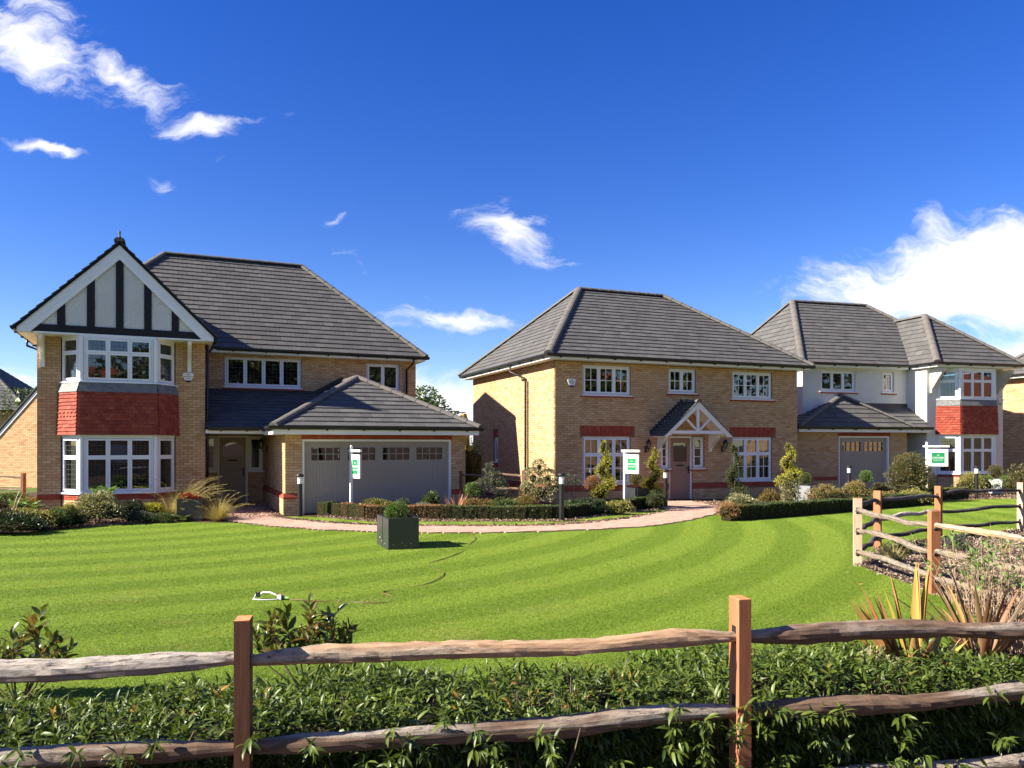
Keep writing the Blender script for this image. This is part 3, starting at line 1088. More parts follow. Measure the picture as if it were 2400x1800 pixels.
def front_door(house, F, u0, u1, z1, mat, arch=True, glass=(0.12, 0.88, 0.72, 0.93)):
    rec = 0.07
    w = u1 - u0
    d = MB()
    n0, n1 = -rec - 0.05, -rec
    ga, gb = u0 + w * glass[0], u0 + w * glass[1]
    gc, gd = z1 * glass[2], z1 * glass[3]
    d.fbox(F, u0, ga, n0, n1, 0.03, z1)
    d.fbox(F, gb, u1, n0, n1, 0.03, z1)
    d.fbox(F, ga, gb, n0, n1, 0.03, gc)
    d.fbox(F, ga, gb, n0, n1, gd, z1)
    O, U, N = F
    # vertical boards of the lower panel: raised strips
    k = 7
    for i in range(k):
        a = ga + (gb - ga) * i / k
        d.fbox(F, a + 0.004, a + (gb - ga) / k - 0.004, n1, n1 + 0.006, 0.14, gc - 0.26)
    dd = d.build('front_door', mat, house)
    if arch:
        # solid spandrels that make the head of the light a flat arch
        for sgn in (0, 1):
            pts = []
            xm = (ga + gb) / 2
            for i in range(7):
                t = i / 6
                x = (ga if sgn == 0 else gb) + (xm - (ga if sgn == 0 else gb)) * t
                z = gd - 0.13 * (1 - math.sin(t * math.pi / 2)) - 0.004
                pts.append((x, z))
            poly = [(ga if sgn == 0 else gb, gd)] + pts + [(xm, gd)]
            P3 = [O + U * x + N * (n1 - 0.03) + np.array((0, 0, z)) for x, z in poly]
            MB().prism(P3, N * 0.028).build('door_arch', mat, dd)
    MB().fbox(F, ga, gb, n1 - 0.034, n1 - 0.026, gc, gd).build('pane', GLASS, dd)
    bead = MB()
    for (a, b, c, e) in ((ga - 0.02, ga, gc - 0.02, gd), (gb, gb + 0.02, gc - 0.02, gd), (ga, gb, gc - 0.02, gc)):
        bead.fbox(F, a, b, n1, n1 + 0.012, c, e)
    bead.build('glazing_bead', mat, dd)
    xm = (u0 + u1) / 2
    MB().fbox(F, xm - 0.15, xm + 0.15, n1, n1 + 0.012, gc - 0.16, gc - 0.10).build('letter_plate', BLACK, dd)
    h = MB().fbox(F, u1 - 0.085, u1 - 0.04, n1, n1 + 0.015, 0.88, 1.14)
    h.fbox(F, u1 - 0.20, u1 - 0.05, n1 + 0.04, n1 + 0.06, 1.06, 1.085)
    h.fbox(F, u1 - 0.07, u1 - 0.05, n1 + 0.01, n1 + 0.06, 1.06, 1.085)
    h.build('handle', BLACK, dd)
    MB().fbox(F, u0 - 0.02, u1 + 0.02, -rec - 0.06, 0.03, 0.0, 0.028).build('threshold', BLACK, dd)
    f = MB()
    f.fbox(F, u0 - 0.06, u0 - 0.002, n0 - 0.01, n1 + 0.02, 0, z1 + 0.06)
    f.fbox(F, u1 + 0.002, u1 + 0.06, n0 - 0.01, n1 + 0.02, 0, z1 + 0.06)
    f.fbox(F, u0 - 0.002, u1 + 0.002, n0 - 0.01, n1 + 0.02, z1 + 0.002, z1 + 0.06)
    f.build('door_frame', WHITE, house)
    return dd


def garage_door(house, F, u0, u1, z1, nwin, board_w=0.075):
    fr = 0.055
    f = MB()
    f.fbox(F, u0, u0 + fr, -0.14, -0.02, 0, z1)
    f.fbox(F, u1 - fr, u1, -0.14, -0.02, 0, z1)
    f.fbox(F, u0 + fr, u1 - fr, -0.14, -0.02, z1 - fr, z1)
    f.build('garage_frame', WHITE, house)
    a, b, top = u0 + fr + 0.004, u1 - fr - 0.004, z1 - fr - 0.004
    nb, nf = -0.17, -0.115
    W = b - a
    ww = W * 0.795 / nwin
    gap = (W - nwin * ww) / (nwin + 1)
    wz0, wz1 = top - 0.53, top - 0.14
    d = MB()
    d.fbox(F, a, b, nb, nf, wz1, top)
    d.fbox(F, a, b, nb, nf, 0.02, wz0)
    x = a
    for i in range(nwin + 1):
        d.fbox(F, x, x + gap, nb, nf, wz0, wz1)
        x += gap + ww
    door = d.build('garage_door', GREYP, house)
    for i in range(nwin):
        x0 = a + gap + i * (gap + ww)
        x1 = x0 + ww
        m = MB()
        t = 0.022
        m.fbox(F, x0 - t, x0 + t, nf, nf + 0.014, wz0 - t, wz1 + t)
        m.fbox(F, x1 - t, x1 + t, nf, nf + 0.014, wz0 - t, wz1 + t)
        m.fbox(F, x0 + t, x1 - t, nf, nf + 0.014, wz0 - t, wz0 + t)
        m.fbox(F, x0 + t, x1 - t, nf, nf + 0.014, wz1 - t, wz1 + t)
        for k in range(1, 4):
            u = x0 + ww * k / 4
            m.fbox(F, u - 0.010, u + 0.010, nf - 0.03, nf + 0.008, wz0 + t, wz1 - t)
        zm = (wz0 + wz1) / 2
        m.fbox(F, x0 + t, x1 - t, nf - 0.031, nf + 0.007, zm - 0.010, zm + 0.010)
        m.build('glazing_bar', GREYP, door)
        for k in range(4):
            for j in range(2):
                MB().fbox(F, x0 + ww * k / 4 + 0.008, x0 + ww * (k + 1) / 4 - 0.008, nf - 0.034, nf - 0.026, wz0 + (wz1 - wz0) * j / 2 + 0.006, wz0 + (wz1 - wz0) * (j + 1) / 2 - 0.006).build('pane', GLASS, door)
    # vertical boards
    lo, hi = 0.05, wz0 - 0.075
    n = int(round((W - 0.2) / board_w))
    p = (W - 0.2) / n
    me = MB().box(0.005, p - 0.005, 0, 0.012, 0, hi - lo).mesh('board')
    me.materials.append(GREYP)
    for i in range(n):
        link('board', me, None, door, fmat(F, a + 0.1 + i * p, nf + 0.012, lo))
    MB().fbox(F, a, b, -0.24, -0.23, 0, top).build('garage_dark_sheet', FELT, house)  # black sheet behind the panes stands for the unlit garage
    return door


def text_mesh(body, size, mat, parent, M, name='lettering'):
    cu = bpy.data.curves.new('lettering', 'FONT')
    cu.body = body
    cu.size = size
    cu.align_x = 'CENTER'
    cu.align_y = 'CENTER'
    cu.extrude = 0.0015
    cu.resolution_u = 2
    tmp = bpy.data.objects.new('tmp_text', cu)
    C.objects.link(tmp)
    dg = bpy.context.evaluated_depsgraph_get()
    me = bpy.data.meshes.new_from_object(tmp.evaluated_get(dg))
    bpy.data.objects.remove(tmp)
    me.materials.clear()
    return link(name, me, mat, parent, M)


def wall_text(F, u, n, z):
    """matrix: text reads along U, up Z, facing N"""
    O, U, N = F
    p = O + U * u + N * n
    return Matrix(((U[0], 0, N[0], p[0]), (U[1], 0, N[1], p[1]), (0, 1, 0, z), (0, 0, 0, 1)))


def alarm_box(house, F, u, z, s=1.0):
    O, U, N = F
    pro = [(-0.145, 0.10), (-0.10, 0.125), (0, 0.135), (0.10, 0.125), (0.145, 0.10), (0.13, 0.02), (0.085, -0.075), (-0.085, -0.075), (-0.13, 0.02)]
    pts = [O + U * (u + a * s) + N * 0.003 + np.array((0, 0, z + b * s)) for a, b in pro]
    a = MB().prism(pts, N * 0.07).build('alarm_box', WPAINT, house)
    low = [(-0.083, -0.078), (0.083, -0.078), (0.06, -0.115), (0, -0.132), (-0.06, -0.115)]
    pts = [O + U * (u + a_ * s) + N * 0.003 + np.array((0, 0, z + b * s)) for a_, b in low]
    MB().prism(pts, N * 0.065).build('alarm_lens', BLUE, a)
    text_mesh('REDROW', 0.055 * s, GREYINK, a, wall_text(F, u, 0.075, z + 0.025 * s))
    text_mesh('HOMES', 0.040 * s, GREYINK, a, wall_text(F, u, 0.075, z - 0.025 * s))
    m = MB()
    for sx in (-1, 1):
        m.bar(O + U * (u + sx * 0.028 * s) + N * 0.075 + np.array((0, 0, z + 0.105 * s)), O + U * (u + sx * 0.006 * s) + N * 0.075 + np.array((0, 0, z + 0.065 * s)), 0.003, 0.014)
    m.build('emblem', REDINK, a)


def wall_lantern(house, F, u, z):
    O, U, N = F

    def P(a, n, b):
        return O + U * (u + a) + N * n + np.array((0, 0, z + b))
    m = MB().fbox(F, u - 0.035, u + 0.035, 0.001, 0.025, z - 0.24, z - 0.02)
    m.tube([P(0, 0.02, -0.12), P(0, 0.09, -0.2), P(0, 0.16, -0.2), P(0, 0.19, -0.13)], 0.012, 6)
    b = m.build('wall_lantern', BLACK, house)
    c = P(0, 0.19, 0)
    MB().lathe([(0.03, -0.13), (0.05, -0.12), (0.055, -0.10)], 6, c).lathe([(0.10, 0.09), (0.105, 0.10), (0.055, 0.16), (0.02, 0.19), (0.01, 0.23)], 6, c).build('lantern_cap', BLACK, b)
    MB().lathe([(0.05, -0.10), (0.088, 0.09)], 6, c).build('lantern_glass', GLASS, b)
    k = MB()
    for i in range(6):
        t = 2 * math.pi * i / 6
        k.bar(c + np.array((0.052 * math.cos(t), 0.052 * math.sin(t), -0.10)), c + np.array((0.09 * math.cos(t), 0.09 * math.sin(t), 0.09)), 0.012, 0.012)
    k.build('lantern_bar', BLACK, b)
    MB().lathe([(0.012, -0.09), (0.02, -0.06), (0.02, 0.02), (0.008, 0.05)], 8, c).build('bulb', LENS, b)


def eave_bracket(house, F, u, ztop, zbot, reach, w=0.10, mat=None, name='bracket'):
    """curved corbel under an overhang"""
    O, U, N = F
    prof = []
    k = 10
    h = ztop - zbot
    prof.append((0.0, 0.0))
    prof.append((0.0, h))
    prof.append((reach, h))
    prof.append((reach, h - 0.09))
    for i in range(1, k):
        t = i / k
        n = reach * (1 - t) ** 2.4 + 0.09 * (1 - (1 - t) ** 2.4)
        prof.append((n, (h - 0.09) * (1 - t)))
    prof.append((0.09, 0.0))
    pts = [O + U * (u - w / 2) + N * (a + 0.003) + np.array((0, 0, zbot + b)) for a, b in prof]
    # fan triangulation needs the wall foot as the first point
    return MB().prism(pts, U * w).build(name, mat or WPAINT, house)


def hung_tiles(parent, pa, pb, z0, z1, pa_top, pb_top, rows=12, tw=0.155, scallop=(5, 6)):
    """clay tiles hung on a bay face between plan points pa-pb (foot) and pa_top-pb_top (head)"""
    pa, pb, ta, tb = (np.array((*p, 0), float) for p in (pa, pb, pa_top, pb_top))
    h = (z1 - z0) / rows
    base = MB()
    V = [(*pa[:2], z0), (*pb[:2], z0), (*tb[:2], z1), (*ta[:2], z1)]
    d = (pb - pa) / np.linalg.norm(pb - pa)
    N = np.array((d[1], -d[0], 0))
    base.prism([np.array(v) - N * 0.012 for v in V], -N * 0.05)
    base.build('tile_backing', FELT, parent)
    for r in range(rows):
        k0 = r / rows
        a = pa + (ta - pa) * k0
        b = pb + (tb - pb) * k0
        L = np.linalg.norm(b - a)
        U = (b - a) / L
        n = max(1, int(round(L / tw)))
        w = L / n
        z = z0 + r * h
        fromtop = rows - 1 - r
        sc = fromtop in scallop
        off = 0.5 if r % 2 else 0.0
        edges = [0.0] + [w * (i + off) for i in range(0 if off else 1, n)] + [L]
        edges = sorted({round(e, 4) for e in edges if 0 <= e <= L})
        for i in range(len(edges) - 1):
            e0, e1 = edges[i] + 0.002, edges[i + 1] - 0.002
            if e1 - e0 < 0.01:
                continue
            ww = e1 - e0
            if sc:
                pr = [(0, h * 1.15), (0, 0.035)] + [(ww / 2 - ww / 2 * math.cos(math.pi * t / 6), 0.035 - 0.045 * math.sin(math.pi * t / 6)) for t in range(1, 6)] + [(ww, 0.035), (ww, h * 1.15)]
            else:
                jz = random.uniform(-0.003, 0.003)
                pr = [(0, h * 1.15), (0, jz), (ww, jz + random.uniform(-0.002, 0.002)), (ww, h * 1.15)]
            jt = random.uniform(0, 0.003)
            V = []
            for (x, zz) in pr:
                out = 0.030 * (1 - zz / (h * 1.15)) + 0.004 + jt
                V.append(a + U * (e0 + x) + N * out + np.array((0, 0, z + zz)))
            pb_ = V[0:1]
            me = MB().prism(np.array(V), -N * 0.012).mesh('tile')
            link('tile', me, REDTILE, parent)


def bay_window(house, plan, tplan, zs, name='bay_window', cols=3, rows=(0.64, 0.36), rows_top=(0.66, 0.34), red_base=True):
    """plan: 4 plan points of the glazed bay; tplan: the flared hung-tile band; zs: levels"""
    zb, g0, g1, t0, t1, u0, u1 = zs
    pts = [np.array((*p, 0.0)) for p in plan]
    c0 = (pts[0] + pts[3]) / 2
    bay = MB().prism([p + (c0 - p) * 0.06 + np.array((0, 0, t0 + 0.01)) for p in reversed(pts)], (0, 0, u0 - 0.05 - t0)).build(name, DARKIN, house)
    for (a, b) in ((g0, g1), (u0, u1)):
        for p in (pts[1], pts[2]):
            MB().prism([p + np.array((math.cos(t) * 0.055, math.sin(t) * 0.055, a)) for t in np.arange(0, 2 * math.pi, math.pi / 3)], (0, 0, b - a)).build('corner_post', WHITE, bay)

    def ring(off, z0, z1, mat, nm, inner=0.35):
        c = (pts[0] + pts[3]) / 2
        q = MB()
        P = [pts[0], pts[1], pts[2], pts[3]]
        out = []
        for i, p in enumerate(P):
            v = np.array(((p[0] - c[0]), (p[1] - c[1]), 0))
            if i in (0, 3):
                e = np.array((math.copysign(off * 1.3, v[0]), 0, 0))
            else:
                e = np.array((math.copysign(off * 0.6, v[0]), -off, 0))
            out.append(p + e)
        q.prism([o + np.array((0, 0, z0)) for o in reversed(out)], (0, 0, z1 - z0))
        return q.build(nm, mat, bay)
    ring(0.07, g0 - 0.035, g0, WHITE, 'window_sill')
    ring(0.07, u0 - 0.03, u0, WHITE, 'window_sill')
    ring(0.015, zb, g0 - 0.04, MORTAR, 'bay_base')
    ring(0.02, g1, t0, WHITE, 'bay_head')
    ring(0.02, u1, u1 + 0.06, WHITE, 'bay_head')
    for i in range(3):
        a, b = plan[i], plan[i + 1]
        F = frame(a[0], a[1], b[0] - a[0], b[1] - a[1])
        L = math.hypot(b[0] - a[0], b[1] - a[1])
        e0 = 0.01 if i == 0 else 0.06
        e1 = 0.01 if i == 2 else 0.06
        nc = cols if i == 1 else 1
        lt = (5, 6) if i == 1 else (4, 6)
        lt2 = (4, 3) if i == 1 else (3, 3)
        window(house, F, e0, L - e1, g0 + 0.002, g1 - 0.002, nc, rows, None, (lt, lt2), False, 0.04, 0.045, -0.02, 'window_frame', bay, curtain=False)
        window(house, F, e0, L - e1, u0 + 0.002, u1 - 0.002, nc, rows_top, None, (lt, (4, 2) if i == 1 else (3, 2)), False, 0.04, 0.045, -0.02, 'window_frame', bay)
        # bricks of the base
        rects = []
        z = zb
        k = 0
        while z + CO < g0 - 0.03:
            off = (BL / 2) * (k % 2)
            u = -off
            while u < L:
                x0, x1 = max(0.02, u), min(L - 0.02, u + BL - MJ)
                if x1 - x0 > 0.03:
                    rects.append((x0, x1, z + 0.004, z + CO - 0.005))
                u += BL
            z += CO
            k += 1
        if rects:
            for sel, mat in ((lambda r: r[2] > g0 - 0.20, REDBRICK), (lambda r: r[2] <= g0 - 0.20, BRICK)):
                rr = [r for r in rects if sel(r)]
                if rr:
                    bricks_from_rects(F, rr, 0.03).build('brickwork', mat, bay, kind='stuff')
        ta, tb = tplan[i], tplan[i + 1]
        lead_z = t1 - 0.20

        def top(p, q, k=0.6):
            return (p[0] + (q[0] - p[0]) * k * 0.5, p[1] + (q[1] - p[1]) * k * 0.5)
        pt_a, pt_b = top(tplan[i], plan[i]), top(tplan[i + 1], plan[i + 1])
        hung_tiles(bay, ta, tb, t0, lead_z, pt_a, pt_b)
        dd = np.array((tb[0] - ta[0], tb[1] - ta[1], 0.0))
        dd /= np.linalg.norm(dd)
        N = np.array((dd[1], -dd[0], 0))
        A0, B0 = np.array((*pt_a, lead_z - 0.03)) + N * 0.045, np.array((*pt_b, lead_z - 0.03)) + N * 0.045
        A1, B1 = np.array((*top(tplan[i], plan[i], 1.3), t1)) + N * 0.02, np.array((*top(tplan[i + 1], plan[i + 1], 1.3), t1)) + N * 0.02
        MB().prism([A0, B0, B1, A1], -N * 0.012).build('lead_flashing', LEAD, bay)
    return bay

# ------------------------------------------------------------------ ground
ROOTS = {}


def sheet(name, poly, z, mat, kind='structure', label=None):
    pts = [(x, y, z) for x, y in poly]
    me = bpy.data.meshes.new(name)
    me.from_pydata(pts, [], [list(range(len(pts)))])
    me.update()
    o = link(name, me, mat, None, kind=kind)
    if label:
        o['label'] = label
    return o


FL = lambda x, q: 4.26 + 0.1934 * x + q * 1.0186       # plan line of the near fence, q metres behind it
sheet('ground', [(-1500, FL(-1500, 1.1)), (1500, FL(1500, 1.1)), (1500, 3000), (-1500, 3000)], -0.012, ROUGH, label='rough grass ground around and beyond the houses')
LOW = -0.40
sheet('verge', [(-1500, FL(-1500, 0.35)), (-1500, -3000), (1500, -3000), (1500, FL(1500, 0.35))], LOW, SOIL, label='lower bare verge in front of the near fence')
_bk = bpy.data.meshes.new('bank')
_bk.from_pydata([(-1500, FL(-1500, 1.1), -0.012), (1500, FL(1500, 1.1), -0.012), (1500, FL(1500, 0.35), LOW), (-1500, FL(-1500, 0.35), LOW)], [], [(0, 3, 2, 1)])
tag(link('bank', _bk, SOIL, None), 'short soil bank under the laurel hedge', None, None, 'structure')

PATH_LOW = [(563, 1226), (640, 1235), (757, 1243), (870, 1247), (1000, 1250), (1140, 1250), (1300, 1246), (1400, 1242), (1500, 1236), (1550, 1231), (1620, 1220), (1680, 1204)]
PATH_UP = [(636, 1212), (680, 1219), (757, 1227), (870, 1233), (1050, 1236), (1200, 1236), (1300, 1234), (1400, 1227), (1480, 1217), (1540, 1206), (1575, 1198)]


def g(px, py, z=0.0):
    """where the sight line of a photo point meets the ground"""
    Y = 1800 * (EYE - z) / (py - 1042)
    return ((px - 1200) / 1800 * Y, Y)


lawn_poly = [(-14, FL(-14, 1.12)), (4.4, FL(4.4, 1.12)), (4.9, 7.9), (5.3, 9.2), (5.35, 11.9), (6.7, 13.9), (8.5, 15.4), (11.1, 16.8), (20, 21), (24, 26), (17, 26.4), (13.2, 25.2), (9.3, 21.9), (5.6, 19.6)] + \
    [g(*p) for p in reversed(PATH_LOW)] + [(-8.0, 18.45), (-9.1, 18.0), (-9.9, 16.9), (-11.5, 14.6), (-14, 12)]
sheet('lawn', lawn_poly, 0.0, LAWN, label='striped mown lawn between the fences and the houses')
# planted beds and bark: one sheet under everything up to the walls
sheet('planting_bed', [(-26, 16), (-14, 12), (-11.5, 14.6), (-9.9, 16.9), (-9.1, 18.0), (-8.0, 18.45), (-6.7, 18.3), (-5.6, 19.5), (-3, 18.2), (0, 18.0), (2.5, 18.9), (4.9, 21.2), (5.6, 19.5), (9.3, 21.9), (13.2, 25.2), (24, 26.6), (30, 34), (16, 36), (-4, 34), (-26, 28)], -0.006, SOIL, label='dark bark-mulched planting bed in front of the houses')
sheet('bark_bed', [(5.3, 9.2), (5.35, 11.9), (6.7, 13.9), (8.5, 15.4), (11.1, 16.8), (16, 18), (16, FL(16, 1.12)), (3.2, FL(3.2, 1.12)), (4.0, 7.0), (4.9, 7.9)], 0.006, SOIL, label='pale bark bed inside the cleft rail fence')

# narrow grass verge between the path and the low hedge
VERGE_UP = [(668, 1211), (760, 1212), (870, 1222), (1050, 1222), (1230, 1223), (1320, 1222), (1420, 1208), (1530, 1196), (1575, 1187)]
VERGE_LOW = [(690, 1215), (757, 1221), (870, 1228), (1050, 1230), (1200, 1230), (1300, 1227), (1400, 1219), (1480, 1210), (1540, 1200), (1578, 1193)]
sheet('grass_verge', [g(*p) for p in VERGE_LOW] + [g(*p) for p in reversed(VERGE_UP)], 0.006, LAWN, label='narrow grass verge between the paved path and the low hedge')
path_poly = [g(*p) for p in PATH_LOW] + [(6.2, 22.6), (5.9, 25.1), (4.35, 25.1), (4.3, 24.5)] + [g(*p) for p in reversed(PATH_UP)] + [(-7.25, 22.2), (-7.6, 24.6), (-8.75, 24.2), (-8.3, 21.5), (-7.6, 19.6)]
sheet('path', path_poly, 0.012, PAVEBED, label='pink block-paved path curving past the hedge to the front doors')


def inside(x, y, poly):
    n = len(poly)
    r = np.zeros(np.shape(x), dtype=bool)
    j = n - 1
    for i in range(n):
        xi, yi = poly[i]
        xj, yj = poly[j]
        c = ((yi > y) != (yj > y)) & (x < (xj - xi) * (y - yi) / (yj - yi + 1e-12) + xi)
        r ^= c
        j = i
    return r


def path_blocks():
    root = bpy.data.objects['path']
    blocks = []
    a = R(22)
    for i in range(-90, 120):
        for j in range(-60, 260):
            u = i * 0.204 + (0.102 if j % 2 else 0)
            v = j * 0.104
            x = -2 + u * math.cos(a) - v * math.sin(a)
            y = 18 + u * math.sin(a) + v * math.cos(a)
            blocks.append((x, y))
    b = np.array(blocks)
    ok = inside(b[:, 0], b[:, 1], path_poly)
    b = b[ok]
    b = b[np.argsort(np.hypot(b[:, 0], b[:, 1]))]
    me = MB().box(-0.0985, 0.0985, -0.0485, 0.0485, -0.03, 0.012).mesh('paving_block')
    me.materials.append(PAVER)
    for x, y in b[:300]:
        link('paving_block', me, None, root, Matrix.Translation((x, y, 0.014 + random.uniform(-0.002, 0.002))) @ Matrix.Rotation(a + random.uniform(-0.01, 0.01), 4, 'Z'))
    r = b[300:]
    n = len(r)
    base = np.array([(-1, -1, 0), (1, -1, 0), (1, 1, 0), (-1, 1, 0)]) * np.array((0.0985, 0.0485, 1))
    ca, sa = math.cos(a), math.sin(a)
    rot = np.array([(p[0] * ca - p[1] * sa, p[0] * sa + p[1] * ca) for p in base])
    V = np.zeros((n, 8, 3))
    zt = 0.026 + rng.uniform(-0.002, 0.002, n)
    for k in range(4):
        V[:, k, 0] = V[:, k + 4, 0] = r[:, 0] + rot[k, 0]
        V[:, k, 1] = V[:, k + 4, 1] = r[:, 1] + rot[k, 1]
        V[:, k, 2] = 0.0
        V[:, k + 4, 2] = zt
    Q = (np.array([(4, 5, 6, 7), (0, 1, 5, 4), (1, 2, 6, 5), (2, 3, 7, 6), (3, 0, 4, 7)])[None] + (np.arange(n) * 8)[:, None, None]).reshape(-1, 4)
    link('paving', fast_mesh('paving', V.reshape(-1, 3), Q), PAVER, root, kind='stuff')


path_blocks()

# ------------------------------------------------------------------ HOUSE 1: half-timbered gable, bay, double garage


def house_one():
    H = thing('brick_house', (-5.956, 20.169, 0), R(24.2), 'buff brick house with black and white half-timbered gable and wide grey garage door', 'house', 'new houses in a row behind the gardens')
    ROOTS['h1'] = H
    ZS = 4.70
    Ff = frame(-5.87, 2.1, 1, 0)       # gable wall
    Fr = frame(-1.87, 2.162, 0, 1)       # its right flank
    Fm = frame(-1.87, 4.7, 1, 0)       # main wall
    Fg = frame(0, 0, 1, 0)             # garage front
    Fgl = frame(0, 4.7, 0, -1)         # garage flank towards the porch
    Fgr = frame(5.05, 0.062, 0, 1)
    Fl = frame(-5.87, 11.0, 0, -1)
    Fmr = frame(5.0, 4.762, 0, 1)
    brick_wall(H, Ff, 4.0, 0, ZS, [(0.53, 3.25, 0, 4.66)], 190, [(0, 4, 0.43, 0.575)])
    for (a, b) in ((0.0, 0.53), (3.25, 4.0)):
        red_course(H, Ff, a, b, 0.435, 0.572, 0.2163, 0.002, 'red_band')
    brick_wall(H, Fr, 2.53, 0, ZS)
    dl, dr = 0.53, 1.31
    wins = [(0.69, 3.01, 3.68, 4.64), (5.15, 6.29, 3.69, 4.60)]
    brick_wall(H, Fm, 6.87, 0, ZS + 0.05, wins + [(dl - 0.06, dr + 0.06, 0, 2.14), (0.07, dl - 0.061, 1.0, 2.14), (dr + 0.061, 1.83, 1.0, 2.14)], 0)
    brick_wall(H, Fg, 5.05, 0, 2.13, [(0.44, 4.62, 0, 2.115)], 80, [(0, 0.44, 0.43, 0.57), (4.62, 5.05, 0.43, 0.57)])
    brick_wall(H, Fgl, 4.638, 0, 2.22, [], 30, [(0, 4.7, 0.43, 0.57)])
    brick_wall(H, Fgr, 4.63, 0, 2.22)
    brick_wall(H, Fl, 8.838, 0, ZS)
    brick_wall(H, Fmr, 6.2, 0, ZS)
    MB().box(-5.85, 4.98, 10.9, 11.0, 0, ZS).build('rear_wall', MORTAR, H)
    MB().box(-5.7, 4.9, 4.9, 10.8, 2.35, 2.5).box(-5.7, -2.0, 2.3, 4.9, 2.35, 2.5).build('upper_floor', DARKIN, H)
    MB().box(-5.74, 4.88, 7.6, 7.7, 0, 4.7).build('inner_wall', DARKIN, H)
    # projecting plinth with a red splayed course
    for F, a, b in ((Fg, -0.055, 0.44), (Fg, 4.62, 5.10), (Fgl, 0, 4.68)):
        MB().fbox(F, a, b, -0.02, 0.047, 0, 0.43).build('plinth', MORTAR, H)
        rects = []
        for k in range(6):
            u = a - (BL / 2) * (k % 2)
            while u < b:
                x0, x1 = max(a, u), min(b, u + BL - MJ)
                if x1 - x0 > 0.03:
                    rects.append((x0, x1, k * CO + 0.004, k * CO + CO - 0.005))
                u += BL
        bricks_from_rects(F, rects, 0.054).build('plinth_brickwork', BRICK, H, kind='stuff')
        O, U, N = F
        n = max(1, int(round((b - a) / 0.2163)))
        for i in range(n):
            u0, u1 = a + (b - a) * i / n + 0.004, a + (b - a) * (i + 1) / n - 0.004
            pr = [(0.0, 0.432), (0.058, 0.432), (0.058, 0.475), (0.004, 0.57), (0.0, 0.57)]
            MB().prism([O + U * u0 + N * x + np.array((0, 0, z)) for x, z in pr], U * (u1 - u0)).build('plinth_brick', REDBRICK, H)
    red_course(H, Fg, 0.41, 4.65, 2.002, 2.125, CO)
    garage_door(H, Fg, 0.44, 4.62, 2.0, 4)
    # openings of the main wall
    window(H, Fm, *wins[0], 4, (1.0,), None, [(4, 6)], True, tile_sill=True, curtain=False)
    window(H, Fm, *wins[1], 2, (1.0,), None, [(4, 6)], True, tile_sill=True)
    front_door(H, Fm, dl, dr, 2.08, GREYP)
    window(H, Fm, 0.08, dl - 0.064, 1.03, 2.13, 1, (1.0,), None, [(3, 6)], True, name='side_light')
    window(H, Fm, dr + 0.064, 1.82, 1.03, 2.13, 1, (1.0,), None, [(3, 6)], True, name='side_light')
    # bay
    bay_window(H, [(-5.30, 2.1), (-4.82, 1.5), (-3.11, 1.5), (-2.66, 2.1)], [(-5.43, 2.1), (-4.92, 1.40), (-3.03, 1.40), (-2.53, 2.1)],
               (0.0, 0.62, 2.06, 2.11, 3.44, 3.48, 4.63), rows=(0.64, 0.36), rows_top=(0.655, 0.345))
    # gable: roughcast panel, timbers, bargeboards
    y = 1.55
    ax, az = -3.95, 6.72
    MB().prism([(-5.98, y, 4.70), (-1.90, y, 4.70), (ax, y, az)], (0, 0.08, 0)).build('gable_panel', ROUGHCAST, H)
    MB().box(-5.93, -1.97, y - 0.028, y - 0.002, 4.70, 4.885).build('timber_beam', TIMBER, H)
    for c in (-5.27, -4.61, -3.95, -3.29, -2.63):
        zt = az - abs(c - ax) * 1.005 + (0.0 if c == ax else 0.08)
        if c == ax:
            MB().box(c - 0.09, c + 0.09, y - 0.026, y - 0.002, 4.887, zt - 0.05).build('timber', TIMBER, H)
        else:
            s = 1 if c < ax else -1
            MB().prism([(c - 0.09, y - 0.002, 4.887), (c + 0.09, y - 0.002, 4.887), (c + 0.09, y - 0.002, zt + s * 0.09 - 0.05), (c - 0.09, y - 0.002, zt - s * 0.09 - 0.05)], (0, -0.024, 0)).build('timber', TIMBER, H)
    for s in (-1, 1):
        ex = ax + s * 2.27
        foot = ax + s * 2.02
        MB().prism([(ax, y - 0.03, 7.03), (ex, y - 0.03, 4.79), (ex, y - 0.03, 4.665), (foot - s * 0.02, y - 0.03, 4.665), (ax, y - 0.03, 6.66)], (0, -0.035, 0)).build('bargeboard', WHITE, H)
        MB().prism([(ax, y - 0.066, 6.83), (ex - s * 0.16, y - 0.066, 4.75), (ex - s * 0.19, y - 0.066, 4.75), (ax, y - 0.066, 6.80)], (0, -0.008, 0)).build('bargeboard_moulding', WHITE, H)
        x0, x1 = sorted((ax + s * 1.93, ex))
        MB().box(x0, x1, y + 0.05, 4.2, 4.66, 4.69).build('soffit', WHITE, H)
    MB().box(-5.87, -1.95, y - 0.025, 2.1, 4.655, 4.698).build('soffit', WHITE, H)
    for u in (0.13, 3.60):
        eave_bracket(H, Ff, u, 4.65, 3.85, 0.5, 0.10)
    # roofs
    roof = MB()
    rz = 7.12
    ze = 4.83
    e = 4.78
    gl = [(ax - 2.34, 4.6, e), (ax - 2.34, 1.44, e), (ax, 1.44, rz), (ax, 6.9, rz)]
    gr = [(ax + 2.34, 1.44, e), (ax + 2.34, 4.6, e), (ax, 6.9, rz), (ax, 1.44, rz)]
    front = [(-6.40, 4.25, ze), (5.24, 4.25, ze), (1.65, 7.84, 8.33), (-2.92, 7.84, 8.33)]
    right = [(5.24, 4.25, ze), (5.24, 11.43, ze), (1.65, 7.84, 8.33)]
    left = [(-6.40, 11.43, ze), (-6.40, 4.25, ze), (-2.92, 7.84, 8.33)]
